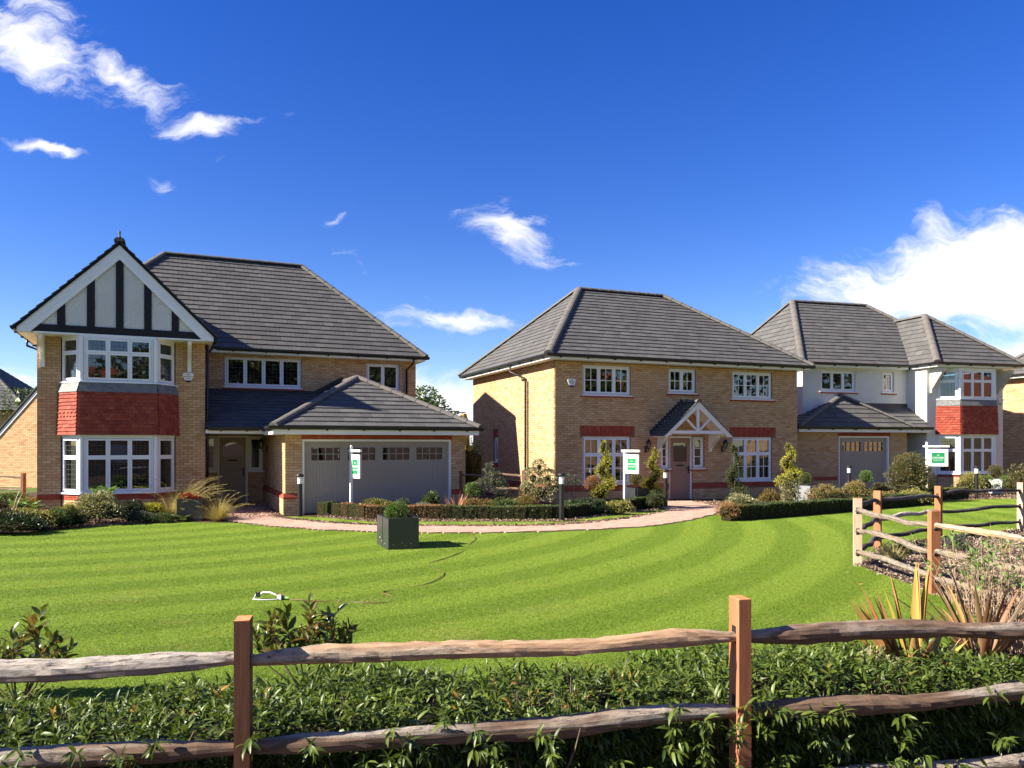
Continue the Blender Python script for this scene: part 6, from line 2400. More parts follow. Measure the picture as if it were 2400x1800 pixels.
for (px_, yy_, w_, h_, lf_, lab_) in ((2075, 23.2, 0.9, 0.55, 'nandy', 'pale yellow-green shrub before the large photinia'), (2140, 23.6, 0.9, 0.52, 'yelvar', 'cream-tinged shrub behind the pale fence post and hedge')):
    X, Y = at(px_, yy_)
    plant('mixed_shrub', X, Y, clump(w_, 0.6, h_, 7), 2400, 0.045, lf_, lab_, aspect=0.4)
flax(*at(2170, 25.0), 9, 0.5, 0.02, ['phormbr', 'phorm'], 'thin bronze flax spikes right of the large photinia', 0.8, 0.2)
X, Y = at(2268, 28.4)
plant('variegated_shrub', X, Y, clump(1.1, 0.7, 0.95, 8), 2800, 0.05, 'yelvar', 'pale variegated shrub below the white house bay window')
for (px_, yy_, lab_) in ((2309, 28.6, 'bright green ball bush right of the bollard before the white house'), (2362, 28.6, 'rightmost bright green ball bush near the white house')):
    X, Y = at(px_, yy_)
    plant('box_ball', X, Y, [E3(0, 0, 0.36, 0.36, 0.36, 0.34)], 2000, 0.035, 'boxlt', lab_, 'bush')
planter(*at(2338, 29.0), 0.45, 0.55, R(40), WHITE, 'white planter with box ball near the bay of the white house')
X, Y = at(2333, 29.0)
plant('box_ball', X, Y, [E3(0, 0, 0.82, 0.27, 0.25, 0.26)], 1700, 0.032, 'boxmix', 'olive box ball in the white planter near the bay', 'bush')
X, Y = at(2400, 28.3)
plant('photinia', X, Y, clump(1.3, 0.9, 1.25, 10), 3600, 0.06, 'phot', 'tall bronze-tinged shrub at the right edge beyond the fence')

for (px_, yy_, w_, h_, lf_, lab_) in ((1098, 27.0, 1.2, 2.6, 'mid', 'tall green shrub filling the gap between garage and second house'), (15, 21.0, 1.6, 0.6, 'mid', 'green shrub before the dark rail fence at the left edge'), (75, 20.2, 0.9, 0.5, 'nand', 'red-tinged shrub by the corner of the gabled house')):
    X, Y = at(px_, yy_)
    plant('mixed_shrub', X, Y, clump(w_, 0.8, h_, 8), 2400, 0.06, lf_, lab_)

# ------------------------------------------------------------------ trees and things far behind
def tree(x, y, h, w, label, n=2600, leaf=0.16):
    H = thing('tree', (x, y, 0), 0, label, 'tree', 'trees showing behind the houses')
    bl = [E3(random.uniform(-.5, .5) * w, random.uniform(-.5, .5) * w, h * random.uniform(0.5, 0.86), w * random.uniform(.22, .38), w * random.uniform(.22, .38), h * random.uniform(.09, .16)) for _ in range(14)]
    mb, nl = leafy(bl, n, leaf, 0.6, rnd=1.3, core=0.35)
    mb.build('crown', LF['tree'], H)
    t = MB().tube([(0, 0, -0.1), (0.1, 0, h * 0.25), (0.0, 0.1, h * 0.6)], [0.18, 0.13, 0.06], 8)
    for b in bl[:7]:
        t.tube([(0.08, 0.02, h * random.uniform(0.25, 0.45)), tuple(np.array(b[1]) * (0.7, 0.7, 0.85)), b[1]], [0.06, 0.035, 0.015], 5)
    t.build('trunk', BARK, H)


tree(*at(62, 52), 6.1, 4.0, 'small green tree top showing above the sunlit garage verge at left')
tree(*at(973, 44), 5.2, 2.6, 'green tree showing between the two brick houses behind the garage roof')


# the other side of the street, seen only in the window panes
for i, (x_, y_, h_) in enumerate(((30, -14, 12), (37, -6, 14), (44, 2, 13), (50, 9, 14), (24, -22, 12), (56, 16, 13), (62, 24, 14), (33, 1, 9), (15, -26, 10), (9, -15, 11), (15, -12, 12), (21, -9, 11))):
    tree(x_, y_, h_, 8.0, 'broad street tree on the far side of the road behind the viewer', 3000, 0.45)


def opposite_house(x, y, rz, label):
    H = thing('opposite_house', (x, y, LOW), rz, label, 'house', 'red-roofed houses behind the viewer')
    MB().box(-5.5, 5.5, -4, 4, 0, 4.8).build('wall', BRICK, H)
    ps = ([(-5.9, 4.4, 4.8), (5.9, 4.4, 4.8), (2.0, 0, 8.4), (-2.0, 0, 8.4)], [(5.9, -4.4, 4.8), (-5.9, -4.4, 4.8), (-2.0, 0, 8.4), (2.0, 0, 8.4)], [(5.9, 4.4, 4.8), (5.9, -4.4, 4.8), (2, 0, 8.4)], [(-5.9, -4.4, 4.8), (-5.9, 4.4, 4.8), (-2, 0, 8.4)])
    ro = MB()
    for p in ps:
        deck(ro, p)
    ro.build('roof', REDROOF, H)
    for u in (-3.4, 0, 3.4):
        for z in (0.9, 3.2):
            MB().box(u - 0.8, u + 0.8, 4.0, 4.03, z, z + 1.3).build('window', WHITE, H)


opposite_house(6, -24, 0.1, 'red-roofed brick house across the road behind the viewer, left one')
opposite_house(36, -2, -0.9, 'red-roofed brick house across the road behind the viewer, middle one')
opposite_house(47, 13, -1.1, 'red-roofed brick house across the road behind the viewer, right one')


def floodlight(x, y, h, label):
    H = thing('floodlight_mast', (x, y, 0), 0, label, 'floodlight', 'floodlight masts far beyond the houses')
    MB().tube([(0, 0, 0), (0, 0, h)], [0.12, 0.07], 8).build('mast', GREYP, H)
    MB().box(-1.6, 0.5, -0.12, 0.12, h - 0.1, h + 0.1).box(-1.7, -0.7, -0.25, 0.25, h - 0.3, h - 0.1).build('lamp_head', BLACK, H)


for i, (px_, py_) in enumerate(((1036, 955), (1053, 959), (1070, 964), (1084, 967))):
    Yd = 110 + i * 12
    floodlight(*at(px_, Yd), EYE + (1042 - py_) / 1800 * Yd, 'thin distant floodlight mast standing between the two brick houses')


def excavator(x, y, label):
    H = thing('excavator', (x, y, 0), R(35), label, 'digger')
    MB().prism([(0, 0, 1.6), (0.5, 0, 1.5), (1.0, 0, 3.6), (0.8, 0, 4.15), (0.55, 0, 4.1), (0.4, 0, 3.4)], (0, 0.4, 0)).build('boom', YELLOW, H)
    MB().bar((0.75, 0.2, 4.0), (-1.3, 0.2, 2.6), 0.28, 0.3).build('stick', BLACK, H)
    MB().prism([(-1.5, -0.1, 2.6), (-1.1, -0.1, 2.7), (-1.0, -0.1, 2.0), (-1.5, -0.1, 1.9), (-1.8, -0.1, 2.2)], (0, 0.7, 0)).build('bucket', BLACK, H)
    MB().box(0.2, 2.6, -0.9, 1.2, 0.9, 1.8).box(0.3, 1.4, 0.5, 1.2, 1.8, 2.6).build('cab', YELLOW, H)
    for yy in (-1.1, 0.9):
        MB().prism([(-0.3, yy, 0.0), (2.7, yy, 0.0), (3.0, yy, 0.4), (2.7, yy, 0.8), (-0.3, yy, 0.8), (-0.6, yy, 0.4)], (0, 0.5, 0)).build('track', BLACK, H)


excavator(*at(1071, 56), 'yellow digger with its raised boom showing between the two brick houses')

# ------------------------------------------------------------------ post and rail fences
def rail(fence, a, b, w, h, mat, seed, sag=0.03, ends=0.045, name='rail', wob=0.018, flat=0.6, roll=0.0):
    """cleft rail from a to b: a wavering half-round with tapered ends"""
    rr = np.random.default_rng(seed)
    a, b = np.array(a, float), np.array(b, float)
    d = b - a
    L = np.linalg.norm(d)
    d /= L
    X = np.cross(d, (0, 0, 1.0))
    X /= np.linalg.norm(X)
    Z = np.cross(X, d)
    n, m = 44, 14
    cr, sr_ = math.cos(roll), math.sin(roll)
    t = np.linspace(0, 1, n)

    def wav(k, amp):
        ph = rr.uniform(0, 6.28, 4)
        return amp * sum(np.sin(2 * math.pi * t * (k * (i + 1) * 0.6) + ph[i]) / (i + 1.2) for i in range(4)) * np.sin(math.pi * np.clip(t * 1.1 - 0.05, 0, 1)) ** 0.6
    cy, cz = wav(1.0, wob), wav(1.0, wob) + sag * np.sin(math.pi * t)
    taper = np.clip(np.minimum(t, 1 - t) / 0.14, 0, 1) ** 0.7
    ww = (w * (ends / h + (1 - ends / h) * taper)) * (1 + wav(1.6, 0.10))
    hh = (h * (ends / h + (1 - ends / h) * taper)) * (1 + wav(1.9, 0.12))
    V = []
    for i in range(n):
        for k in range(m):
            th = 2 * math.pi * k / m
            x, z = math.cos(th), math.sin(th)
            # a split log: rounded back, flat cleft face below (or towards the viewer)
            z = z if z > -flat else -flat
            x = math.copysign(abs(x) ** 0.8, x)
            lump = 1 + rr.normal() * 0.05
            a_, b_ = x * 0.5 * lump, (z + (1 - flat) * 0.5 - 0.5 + flat * 0.5) * 0.5 * lump
            V.append((t[i] * L - L / 2, cy[i] + (a_ * cr - b_ * sr_) * ww[i], cz[i] + (a_ * sr_ + b_ * cr) * hh[i]))
    Q = [(i * m + k, (i + 1) * m + k, (i + 1) * m + (k + 1) % m, i * m + (k + 1) % m) for i in range(n - 1) for k in range(m)]
    T = [(0, k, k + 1) for k in range(1, m - 1)] + [((n - 1) * m, (n - 1) * m + k + 1, (n - 1) * m + k) for k in range(1, m - 1)]
    c = (a + b) / 2 - np.array(fence.location)
    M = Matrix(((d[0], X[0], Z[0], c[0]), (d[1], X[1], Z[1], c[1]), (d[2], X[2], Z[2], c[2]), (0, 0, 0, 1)))
    # keep a right-handed frame
    if M.to_3x3().determinant() < 0:
        M = Matrix(((d[0], -X[0], Z[0], c[0]), (d[1], -X[1], Z[1], c[1]), (d[2], -X[2], Z[2], c[2]), (0, 0, 0, 1)))
    return link(name, fast_mesh('rail', V, Q, T, False), mat, fence, M)


def post(fence, x, y, ang, w, dpt, h, mat, slots=(), tilt=0.0, zb=-0.05):
    """sawn post; local X of the mesh runs up the post so that the grain does too"""
    c = 0.006
    m = MB()
    hw, hd = w / 2, dpt / 2
    V = [(zb, -hw, -hd), (zb, hw, -hd), (zb, hw, hd), (zb, -hw, hd), (h, -hw, -hd), (h, hw, -hd), (h, hw, hd), (h, -hw, hd)]
    m.add(V, BOXF)
    loc = np.array((x, y, 0)) - np.array(fence.location)
    ca, sa = math.cos(ang), math.sin(ang)
    # mesh X -> up, mesh Y -> along the fence, mesh Z -> across it
    M = Matrix(((tilt, ca, -sa * -1, loc[0]), (0, sa, -ca, loc[1]), (1, 0, 0, 0), (0, 0, 0, 1)))
    p = link('post', m.mesh('post'), mat, fence, M)
    e = 0.004
    MB().box(h, h + e, -hw + 0.001, hw - 0.001, -hd + 0.001, hd - 0.001).build('post_top', ENDGRAIN, p)
    for (z, hh) in slots:
        for s in (-1, 1):
            MB().box(z - hh / 2, z + hh / 2, s * (hw + 0.001) - 0.0008, s * (hw + 0.001) + 0.0008, -0.024, 0.024).build('mortise', TIMBER, p)
    return p


P1 = np.array((-1.395, 3.99))
P2 = np.array((1.345, 4.53))
dP = P2 - P1
P3 = P2 + dP * 1.0
P0 = P1 - dP * 1.0
NEAR = thing('rail_fence', (*P1, 0), 0, 'near cleft rail fence with sawn brown posts running across the foreground', 'fence')
fa = math.atan2(dP[1], dP[0])
for p, m_ in ((P0, POSTWOOD), (P1, POSTWOOD), (P2, POSTORANGE), (P3, POSTORANGE)):
    post(NEAR, p[0], p[1], fa, 0.077, 0.125, 0.955, m_, ((0.745, 0.1), (0.34, 0.1), (-0.10, 0.1)), 0.0, LOW - 0.05)


def z_on(p, py):
    return EYE - (py - 1042) * p[1] / 1800


def nrail(pa, pb, za, zb, w, h, mat, seed, **k):
    d = (pb - pa) / np.linalg.norm(pb - pa)
    a, b = pa - d * 0.05, pb + d * 0.05
    return rail(NEAR, (a[0], a[1], za), (b[0], b[1], zb), w, h, mat, seed, **k)


nrail(P0, P1, 0.70, z_on(P1, 1543), 0.11, 0.125, RAILG, 11, sag=0.01)
nrail(P1, P2, z_on(P1, 1551), z_on(P2, 1494), 0.10, 0.112, RAILO, 12, sag=0.012)
nrail(P2, P3, z_on(P2, 1492), z_on(P3, 1462), 0.105, 0.112, RAILW, 13, sag=-0.012, roll=0.7)
nrail(P0, P1, 0.28, z_on(P1, 1752), 0.11, 0.115, RAILW, 14, sag=0.0, roll=0.5)
nrail(P1, P2, z_on(P1, 1752), z_on(P2, 1666), 0.10, 0.112, RAILW, 15, sag=0.0, roll=0.4)
nrail(P2, P3, z_on(P2, 1668), z_on(P3, 1600), 0.10, 0.112, RAILW, 16, sag=0.0, roll=0.6)
nrail(P0, P1, -0.10, -0.09, 0.10, 0.1, RAILW, 17, sag=0.0)
nrail(P1, P2, -0.09, -0.13, 0.10, 0.1, RAILW, 18, sag=0.0)
nrail(P2, P3, -0.16, -0.15, 0.10, 0.11, RAILW, 19, sag=0.0, roll=0.5)

FB = [(11.09, 16.74), (8.49, 15.29), (6.53, 13.72), (5.34, 11.87), (5.27, 9.59), (5.75, 7.35)]
BED = thing('rail_fence', (5.34, 11.87, 0), 0, 'curved cleft rail fence around the bark bed on the right', 'fence')
PM = [POSTPALE, POSTORANGE, POSTORANGE, POSTPALE, POSTORANGE, POSTORANGE]
for i, p in enumerate(FB):
    q0, q1 = FB[max(0, i - 1)], FB[min(len(FB) - 1, i + 1)]
    post(BED, p[0], p[1], math.atan2(q1[1] - q0[1], q1[0] - q0[0]), 0.08, 0.12, 1.03, PM[i], ((0.84, 0.1), (0.52, 0.1), (0.19, 0.1)))
post(BED, 14.0, 18.0, 0.45, 0.08, 0.12, 1.03, POSTPALE)
RAILM = rail_mat('cleft_rail_brown_grey', (0.165, 0.125, 0.09), (0.20, 0.165, 0.13), (0.28, 0.17, 0.09))
RM = [[RAILD, RAILD, RAILD], [RAILD, RAILD, RAILD], [RAILD, RAILG, RAILD], [RAILD, RAILD, RAILD], [RAILM, RAILM, RAILM], [RAILO, RAILM, RAILM]]
FBx = [(14.0, 18.0)] + FB
for i in range(len(FBx) - 1):
    a, b = np.array(FBx[i]), np.array(FBx[i + 1])
    d = (b - a) / np.linalg.norm(b - a)
    for k, z in enumerate((0.84, 0.52, 0.19)):
        z0 = z + random.uniform(-0.03, 0.03)
        z1 = z + random.uniform(-0.03, 0.03)
        rail(BED, (*(a - d * 0.05), z0), (*(b + d * 0.05), z1), 0.085, 0.085, RM[i][k], 40 + i * 3 + k, sag=0.07 if (k == 0 and i in (1, 3)) else 0.0, wob=0.028)

for (pa, pb, lab, zz) in ((at(1080, 22.2), at(1228, 21.3), 'short brown rail fence between the garage and the second brick house', (0.98, 0.62)), (at(-150, 23.5), at(55, 22.6), 'dark rail fence in front of the sunlit garage at the left edge', (0.88, 0.52))):
    fz = thing('rail_fence', (*pb, 0), 0, lab, 'fence')
    a, b = np.array(pa), np.array(pb)
    an = math.atan2(b[1] - a[1], b[0] - a[0])
    post(fz, pb[0], pb[1], an, 0.085, 0.11, 1.15 if zz[0] > 0.9 else 1.02, POSTWOOD)
    post(fz, pa[0], pa[1], an, 0.085, 0.11, 1.1, POSTWOOD)
    d = (b - a) / np.linalg.norm(b - a)
    for k, z in enumerate(zz):
        rail(fz, (*a, z), (*(b + d * 0.07), z), 0.07, 0.07, RAILW, 70 + k, wob=0.02)

# ------------------------------------------------------------------ bollards
def bollard(x, y, h, label):
    H = thing('bollard_light', (x, y, 0), 0, label, 'bollard', 'black bollard lights along the path')
    r = 0.062
    MB().lathe([(r * 1.25, 0), (r * 1.25, 0.02), (r, 0.022), (r, h - 0.26)], 20).build('post', BLACK, H, smooth=False)
    ring = [(r, h - 0.258)]
    for i in range(4):
        z = h - 0.255 + i * 0.042
        ring += [(r * 1.0, z), (r * 1.0, z + 0.026), (r * 0.88, z + 0.032), (r * 0.88, z + 0.038)]
    ring += [(r * 0.95, h - 0.085), (r * 0.95, h - 0.062)]
    MB().lathe(ring, 20).build('lens', LENS, H)
    MB().lathe([(r * 0.9, h - 0.085), (r * 1.55, h - 0.08), (r * 1.62, h - 0.045), (r * 1.3, h - 0.015), (r * 0.5, h)], 20).build('cap', BLACK, H)


bollard(-5.47, 19.81, 1.11, 'black bollard light in front of the wide grey garage door')
bollard(1.20, 18.60, 1.17, 'tallest-looking black bollard light by the hedge bend and path')
bollard(4.57, 22.85, 1.13, 'black bollard light just left of the brown front door')
bollard(*at(1990, 26.5), 1.15, 'black bollard light before the single grey garage door')
bollard(16.2, 26.78, 1.12, 'black bollard light behind the curved fence before the white house')

# ------------------------------------------------------------------ show-home signs
def sign(x, y, ang, width, hgt, ztop, zb, lines, label):
    """white hanging sign: post, arm and board with a green panel; ang = direction from post along the arm"""
    H = thing('hanging_sign', (x, y, 0), ang, label, 'sign', 'white and green hanging signs in the front gardens')
    MB().box(-0.032, 0.032, -0.032, 0.032, -0.02, hgt - 0.02).build('post', WPAINT, H)
    MB().lathe([(0.036, 0), (0.036, 0.015), (0.02, 0.03), (0.0, 0.036)], 10, (0, 0, hgt - 0.02)).build('finial', WPAINT, H)
    MB().box(-0.12, width + 0.09, -0.028, 0.028, ztop + 0.07, ztop + 0.13).build('arm', WPAINT, H)
    MB().box(0.045, width + 0.045, -0.025, 0.025, zb, ztop).build('board', WPAINT, H)
    h = MB()
    for u in (0.14, width - 0.05):
        h.box(u - 0.008, u + 0.008, -0.004, 0.004, ztop, ztop + 0.07)
    h.build('hook', BLACK, H)
    hh = ztop - zb
    a, b, c, d = 0.045 + width * 0.17, 0.045 + width * 0.83, zb + hh * 0.18, zb + hh * 0.80
    for s in (-1, 1):
        p = MB().box(a, b, min(s * 0.0255, s * 0.028), max(s * 0.0255, s * 0.028), c, d).build('panel', SIGNG, H)
        xm = (a + b) / 2
        hz = d - c
        for txt, zz, sz in ((lines[0], 0.74, 0.13), (lines[1], 0.50, lines[3]), (lines[2], 0.28, 0.13)):
            if s < 0:
                M = Matrix(((1, 0, 0, xm), (0, 0, -1, -0.0285), (0, 1, 0, c + hz * zz), (0, 0, 0, 1)))
            else:
                M = Matrix(((-1, 0, 0, xm), (0, 0, 1, 0.0285), (0, 1, 0, c + hz * zz), (0, 0, 0, 1)))
            text_mesh(txt, hz * sz, WPAINT, p, M)


sign(-4.25, 20.30, R(-56), 0.56, 1.83, 1.60, 0.98, ('THE', 'HENLEY', 'SHOW HOME', 0.24), 'white hanging sign with narrow green panel before the wide garage door')
sign(3.23, 22.0, R(-58), 0.56, 1.70, 1.58, 1.04, ('THE', 'STRATFORD', 'SHOW HOME', 0.185), 'white hanging sign with green panel before the left ground-floor window')
sign(14.63, 27.1, R(-20), 0.62, 1.94, 1.70, 1.10, ('THE', 'OXFORD', 'SHOW HOME', 0.24), 'white hanging sign reading OXFORD before the white rendered house')

# ------------------------------------------------------------------ planter, sprinkler and hose on the lawn
planter(-2.10, 14.08, 0.555, 0.545, R(22.5), GRC, 'dark grey deep planter with box bush on the open lawn', 0.10, True, 0.92)
plant('box_ball', -2.10, 14.12, [E3(0, 0, 0.60, 0.22, 0.21, 0.19), E3(-0.1, -0.04, 0.58, 0.14, 0.14, 0.15)], 2600, 0.03, 'boxlt', 'clipped green box bush in the planter on the open lawn', 'bush', rnd=1.1)

hose_pts = []
ctrl = [(-2.66, 9.18), (-2.35, 9.10), (-2.0, 9.12), (-1.72, 9.0), (-1.50, 9.02), (-1.45, 9.35), (-1.62, 9.6), (-1.50, 9.85), (-1.1, 10.3), (-0.98, 11.1), (-1.30, 11.9), (-1.05, 12.6), (-0.85, 13.4), (-0.78, 14.4), (-0.72, 15.2), (-0.9, 16.4), (-1.0, 17.3), (-1.02, 18.4)]
cp = np.array(ctrl)
for i in range(len(cp) - 1):
    p0, p1, p2, p3 = cp[max(0, i - 1)], cp[i], cp[i + 1], cp[min(len(cp) - 1, i + 2)]
    for t in np.linspace(0, 1, 7)[:-1]:
        q = 0.5 * ((2 * p1) + (-p0 + p2) * t + (2 * p0 - 5 * p1 + 4 * p2 - p3) * t * t + (-p0 + 3 * p1 - 3 * p2 + p3) * t ** 3)
        hose_pts.append((q[0], q[1], 0.004 + 0.009 * math.sin(len(hose_pts) * 0.4)))
hb_ = MB().tube(hose_pts, 0.0062, 6)
tag(hb_.build('garden_hose', HOSE, None, smooth=True), 'brown garden hose snaking across the lawn to the paved path', 'hose')

SP = thing('lawn_sprinkler', (-2.95, 9.22, 0), R(-8), 'grey and white oscillating lawn sprinkler lying on the grass', 'sprinkler')
MB().tube([(-0.10, 0.0, 0.05), (-0.04, 0.0, 0.085), (0.04, 0, 0.088), (0.11, 0, 0.065), (0.17, 0, 0.035)], [0.009, 0.011, 0.011, 0.011, 0.010], 8).build('spray_tube', WPAINT, SP, smooth=True)
MB().tube([(-0.10, 0, 0.085), (-0.13, 0.0, 0.06), (-0.15, 0, 0.015), (-0.14, -0.06, 0.012), (-0.02, -0.07, 0.010), (0.15, -0.045, 0.012), (0.18, 0, 0.02)], 0.008, 6).build('stand', SPRK, SP, smooth=True)
MB().box(-0.125, -0.085, -0.022, 0.022, 0.03, 0.085).build('end_bracket', BLACK, SP)
MB().box(0.15, 0.20, -0.028, 0.028, 0.008, 0.062).build('drive_unit', SPRK, SP)
MB().box(0.165, 0.192, -0.020, 0.020, 0.0625, 0.068).build('adjuster', SALMON, SP)
MB().tube([(0.20, 0, 0.03), (0.235, 0, 0.028)], 0.020, 10).build('collar', BLACK, SP)
MB().tube([(0.236, 0, 0.028), (0.285, 0, 0.025)], [0.017, 0.013], 10).build('hose_connector', LIME, SP)

# ------------------------------------------------------------------ laurel hedge in front, along the near fence
LV = np.array([(0, 0, 0), (0.30, 0, 0.02), (0.30, 0.15, 0.06), (0.30, -0.15, 0.06), (0.68, 0, -0.03), (0.68, 0.13, 0.01), (0.68, -0.13, 0.01), (1.0, 0, -0.16)])
LQ = np.array([(1, 3, 6, 4), (1, 4, 5, 2)])
LT = np.array([(0, 3, 1), (0, 1, 2), (4, 6, 7), (4, 7, 5)])


def leaf_array(P, D, L, width=1.0, roll=None):
    """many curved leaves: P base, D direction, L length -> vertices"""
    n = len(P)
    D = D / (np.linalg.norm(D, axis=1, keepdims=True) + 1e-9)
    up = np.array((0, 0, 1.0)) + rng.normal(size=(n, 3)) * 0.35
    Yv = np.cross(up, D)
    Yv /= np.linalg.norm(Yv, axis=1, keepdims=True) + 1e-9
    Zv = np.cross(D, Yv)
    V = P[:, None, :] + L[:, None, None] * (LV[None, :, 0:1] * D[:, None, :] + LV[None, :, 1:2] * width * Yv[:, None, :] + LV[None, :, 2:3] * Zv[:, None, :])
    return V, D, Yv, Zv


def shoots(P, A, k=11, length=0.12, L=0.07, droop=-0.15, spread=1.0):
    """leafy shoots at P growing along A; leaves spiral round each"""
    n = len(P)
    A = A / np.linalg.norm(A, axis=1, keepdims=True)
    r = dirs(n)
    X = np.cross(A, r)
    X /= np.linalg.norm(X, axis=1, keepdims=True)
    Yv = np.cross(A, X)
    bp, bd, bl = [], [], []
    for i in range(k):
        t = (i + 0.6) / k
        a = i * 2.4 + rng.uniform(-0.3, 0.3, n)
        side = X * np.cos(a)[:, None] + Yv * np.sin(a)[:, None]
        bp.append(P + A * (length * t))
        bd.append(side * (spread * (1.05 - 0.55 * t)) + A * (0.35 + 0.55 * t) + np.array((0, 0, droop)) + rng.normal(size=(n, 3)) * 0.16)
        bl.append(L * (0.75 + 0.5 * math.sin(math.pi * min(1, t * 0.9 + 0.1))) * rng.uniform(0.75, 1.15, n))
    return np.vstack(bp), np.vstack(bd), np.concatenate(bl)


def leaves_into(H, P, D, L, mat, singles=0, name='foliage', width=1.0):
    V, Dn, Yv, Zv = leaf_array(P, D, L, width)
    n = len(P)
    if singles:
        o = np.array(H.location)
        d = np.linalg.norm(P + o - np.array((0, 0, EYE)), axis=1)
        # the largest-looking leaves that the camera can see: high and near ones
        score = d - (P[:, 2]) * 1.5
        idx = np.argsort(score)
        pick = idx[:singles]
        me = fast_mesh('leaf', LV * np.array((1, width, 1)), LQ, LT, True)
        me.materials.append(LF[mat])
        for i in pick:
            l = L[i]
            M = Matrix([[Dn[i][r] * l, Yv[i][r] * l, Zv[i][r] * l, P[i][r]] for r in range(3)] + [[0, 0, 0, 1]])
            link('leaf', me, None, H, M)
        keep = np.ones(n, bool)
        keep[pick] = False
        V = V[keep]
        n = len(V)
    k = (np.arange(n) * 8)[:, None, None]
    Q = (LQ[None] + k).reshape(-1, 4)
    T = (LT[None] + k).reshape(-1, 3)
    return link(name, fast_mesh(name, V.reshape(-1, 3), Q, T, True), LF[mat], H, kind='stuff')


def hedge_line(s):
    """plan point along the near fence, s in metres from the first post"""
    d = dP / np.linalg.norm(dP)
    return P1[None, :] + d[None, :] * np.asarray(s)[:, None]


HG = thing('laurel_hedge', (*P1, 0), 0, 'glossy dark green laurel hedge growing through the near rail fence', 'hedge')
nrm = np.array((-dP[1], dP[0])) / np.linalg.norm(dP)      # away from the camera


def hedge_top(s, q):
    return 0.315 + 0.045 * np.sin(s * 2.1 + 0.6) + 0.035 * np.sin(s * 5.3 + q * 4) + 0.02 * np.sin(q * 9 + s) - 0.10 * np.clip((q - 0.75) / 0.6, 0, 1) + 0.035 * np.clip((s - 2.6) / 2, 0, 1)


def rel(s, q, z):
    p = hedge_line(s) + nrm[None, :] * np.asarray(q)[:, None] - P1[None, :]
    return np.column_stack((p, z))


sh_p, sh_a = [], []
ns = 1750                                                   # the top
s_ = rng.uniform(-2.9, 5.2, ns)
q_ = rng.uniform(0.16, 1.35, ns)
zt = hedge_top(s_, q_)
sh_p.append(rel(s_, q_, zt - rng.uniform(0.06, 0.16, ns)))
sh_a.append(np.column_stack((rng.normal(size=(ns, 2)) * 0.45, np.full(ns, 1.0))))
ns = 3000                                                   # the face towards the camera
s_ = rng.uniform(-2.9, 5.2, ns)
z_ = rng.uniform(-0.38, 0.25, ns)
q_ = 0.17 + 0.06 * rng.random(ns) + 0.03 * np.sin(s_ * 3.1)
sh_p.append(rel(s_, q_, z_))
out = -nrm
sh_a.append(np.column_stack((out[0] + rng.normal(size=ns) * 0.5, out[1] + rng.normal(size=ns) * 0.4, rng.uniform(-0.1, 0.9, ns))))
sp_, sa_ = np.vstack(sh_p), np.vstack(sh_a)
P_, D_, L_ = shoots(sp_, sa_, 9, 0.14, 0.078, -0.30)
leaves_into(HG, P_, D_, L_, 'laurel', 290, width=0.78)
# shoots that hang out over the lower rail
ns = 140
s_ = np.concatenate((rng.normal(-1.0, 0.06, 3), rng.normal(-0.45, 0.12, 5), rng.normal(0.75, 0.15, 7), rng.normal(1.55, 0.12, 6), rng.normal(2.35, 0.06, 4), rng.normal(2.95, 0.10, 6), rng.normal(3.35, 0.1, 5), rng.normal(3.9, 0.1, 4), rng.uniform(-2.4, 4.8, 100)))
q_ = -0.02 - 0.06 * rng.random(ns)
z_ = rng.uniform(-0.18, 0.34, ns)
Pp, Dd, Ll = shoots(rel(s_, q_, z_), np.column_stack((out[0] + rng.normal(size=ns) * 0.35, np.full(ns, out[1] * 0.8), rng.uniform(0.1, 0.8, ns))), 12, 0.14, 0.075, -0.55)
leaves_into(HG, Pp, Dd, Ll, 'laurel', 0, 'overhanging_foliage', 0.8)
# scattered yellow and orange leaves
ns = 26
s_ = np.concatenate((rng.uniform(-2.5, 5, 14), rng.normal(1.5, 0.3, 12)))
q_ = rng.uniform(0.1, 1.0, ns)
Pp, Dd, Ll = shoots(rel(s_, q_, hedge_top(s_, q_) - 0.04), np.column_stack((rng.normal(size=(ns, 2)) * 0.4, np.ones(ns))), 5, 0.09, 0.055, -0.1)
leaves_into(HG, Pp, Dd, Ll, 'laurely', 0, 'yellow_leaves')
tw = MB()
for i in range(150):
    s0 = random.uniform(-2.9, 5.2)
    q0 = random.uniform(0.0, 1.0)
    a = rel(np.array([s0]), np.array([q0]), np.array([0.0]))[0]
    b = a + np.array((random.uniform(-.12, .12), random.uniform(-.12, .12), random.uniform(0.25, 0.36)))
    tw.tube([a, (a + b) / 2 + np.array((random.uniform(-.03, .03), random.uniform(-.03, .03), 0)), b], [0.006, 0.005, 0.003], 4, False)
tw.build('stem', BARK, HG, kind='stuff')
MB().prism([tuple(v) for v in rel(np.array([-2.9, 5.2, 5.2, -2.9]), np.array([0.36, 0.36, 1.10, 1.10]), np.full(4, LOW))], (0, 0, 0.53)).build('dark_infill', DARKCORE, HG)  # solid dark block for the shaded inside of the hedge


def laurel_bush(x, y, sh, label, mat='laurelr', L=0.10, drop=0.17):
    sh = [(a, b, max(0.15, c - drop)) for a, b, c in sh]
    return _laurel(x, y, sh, label, mat, L)


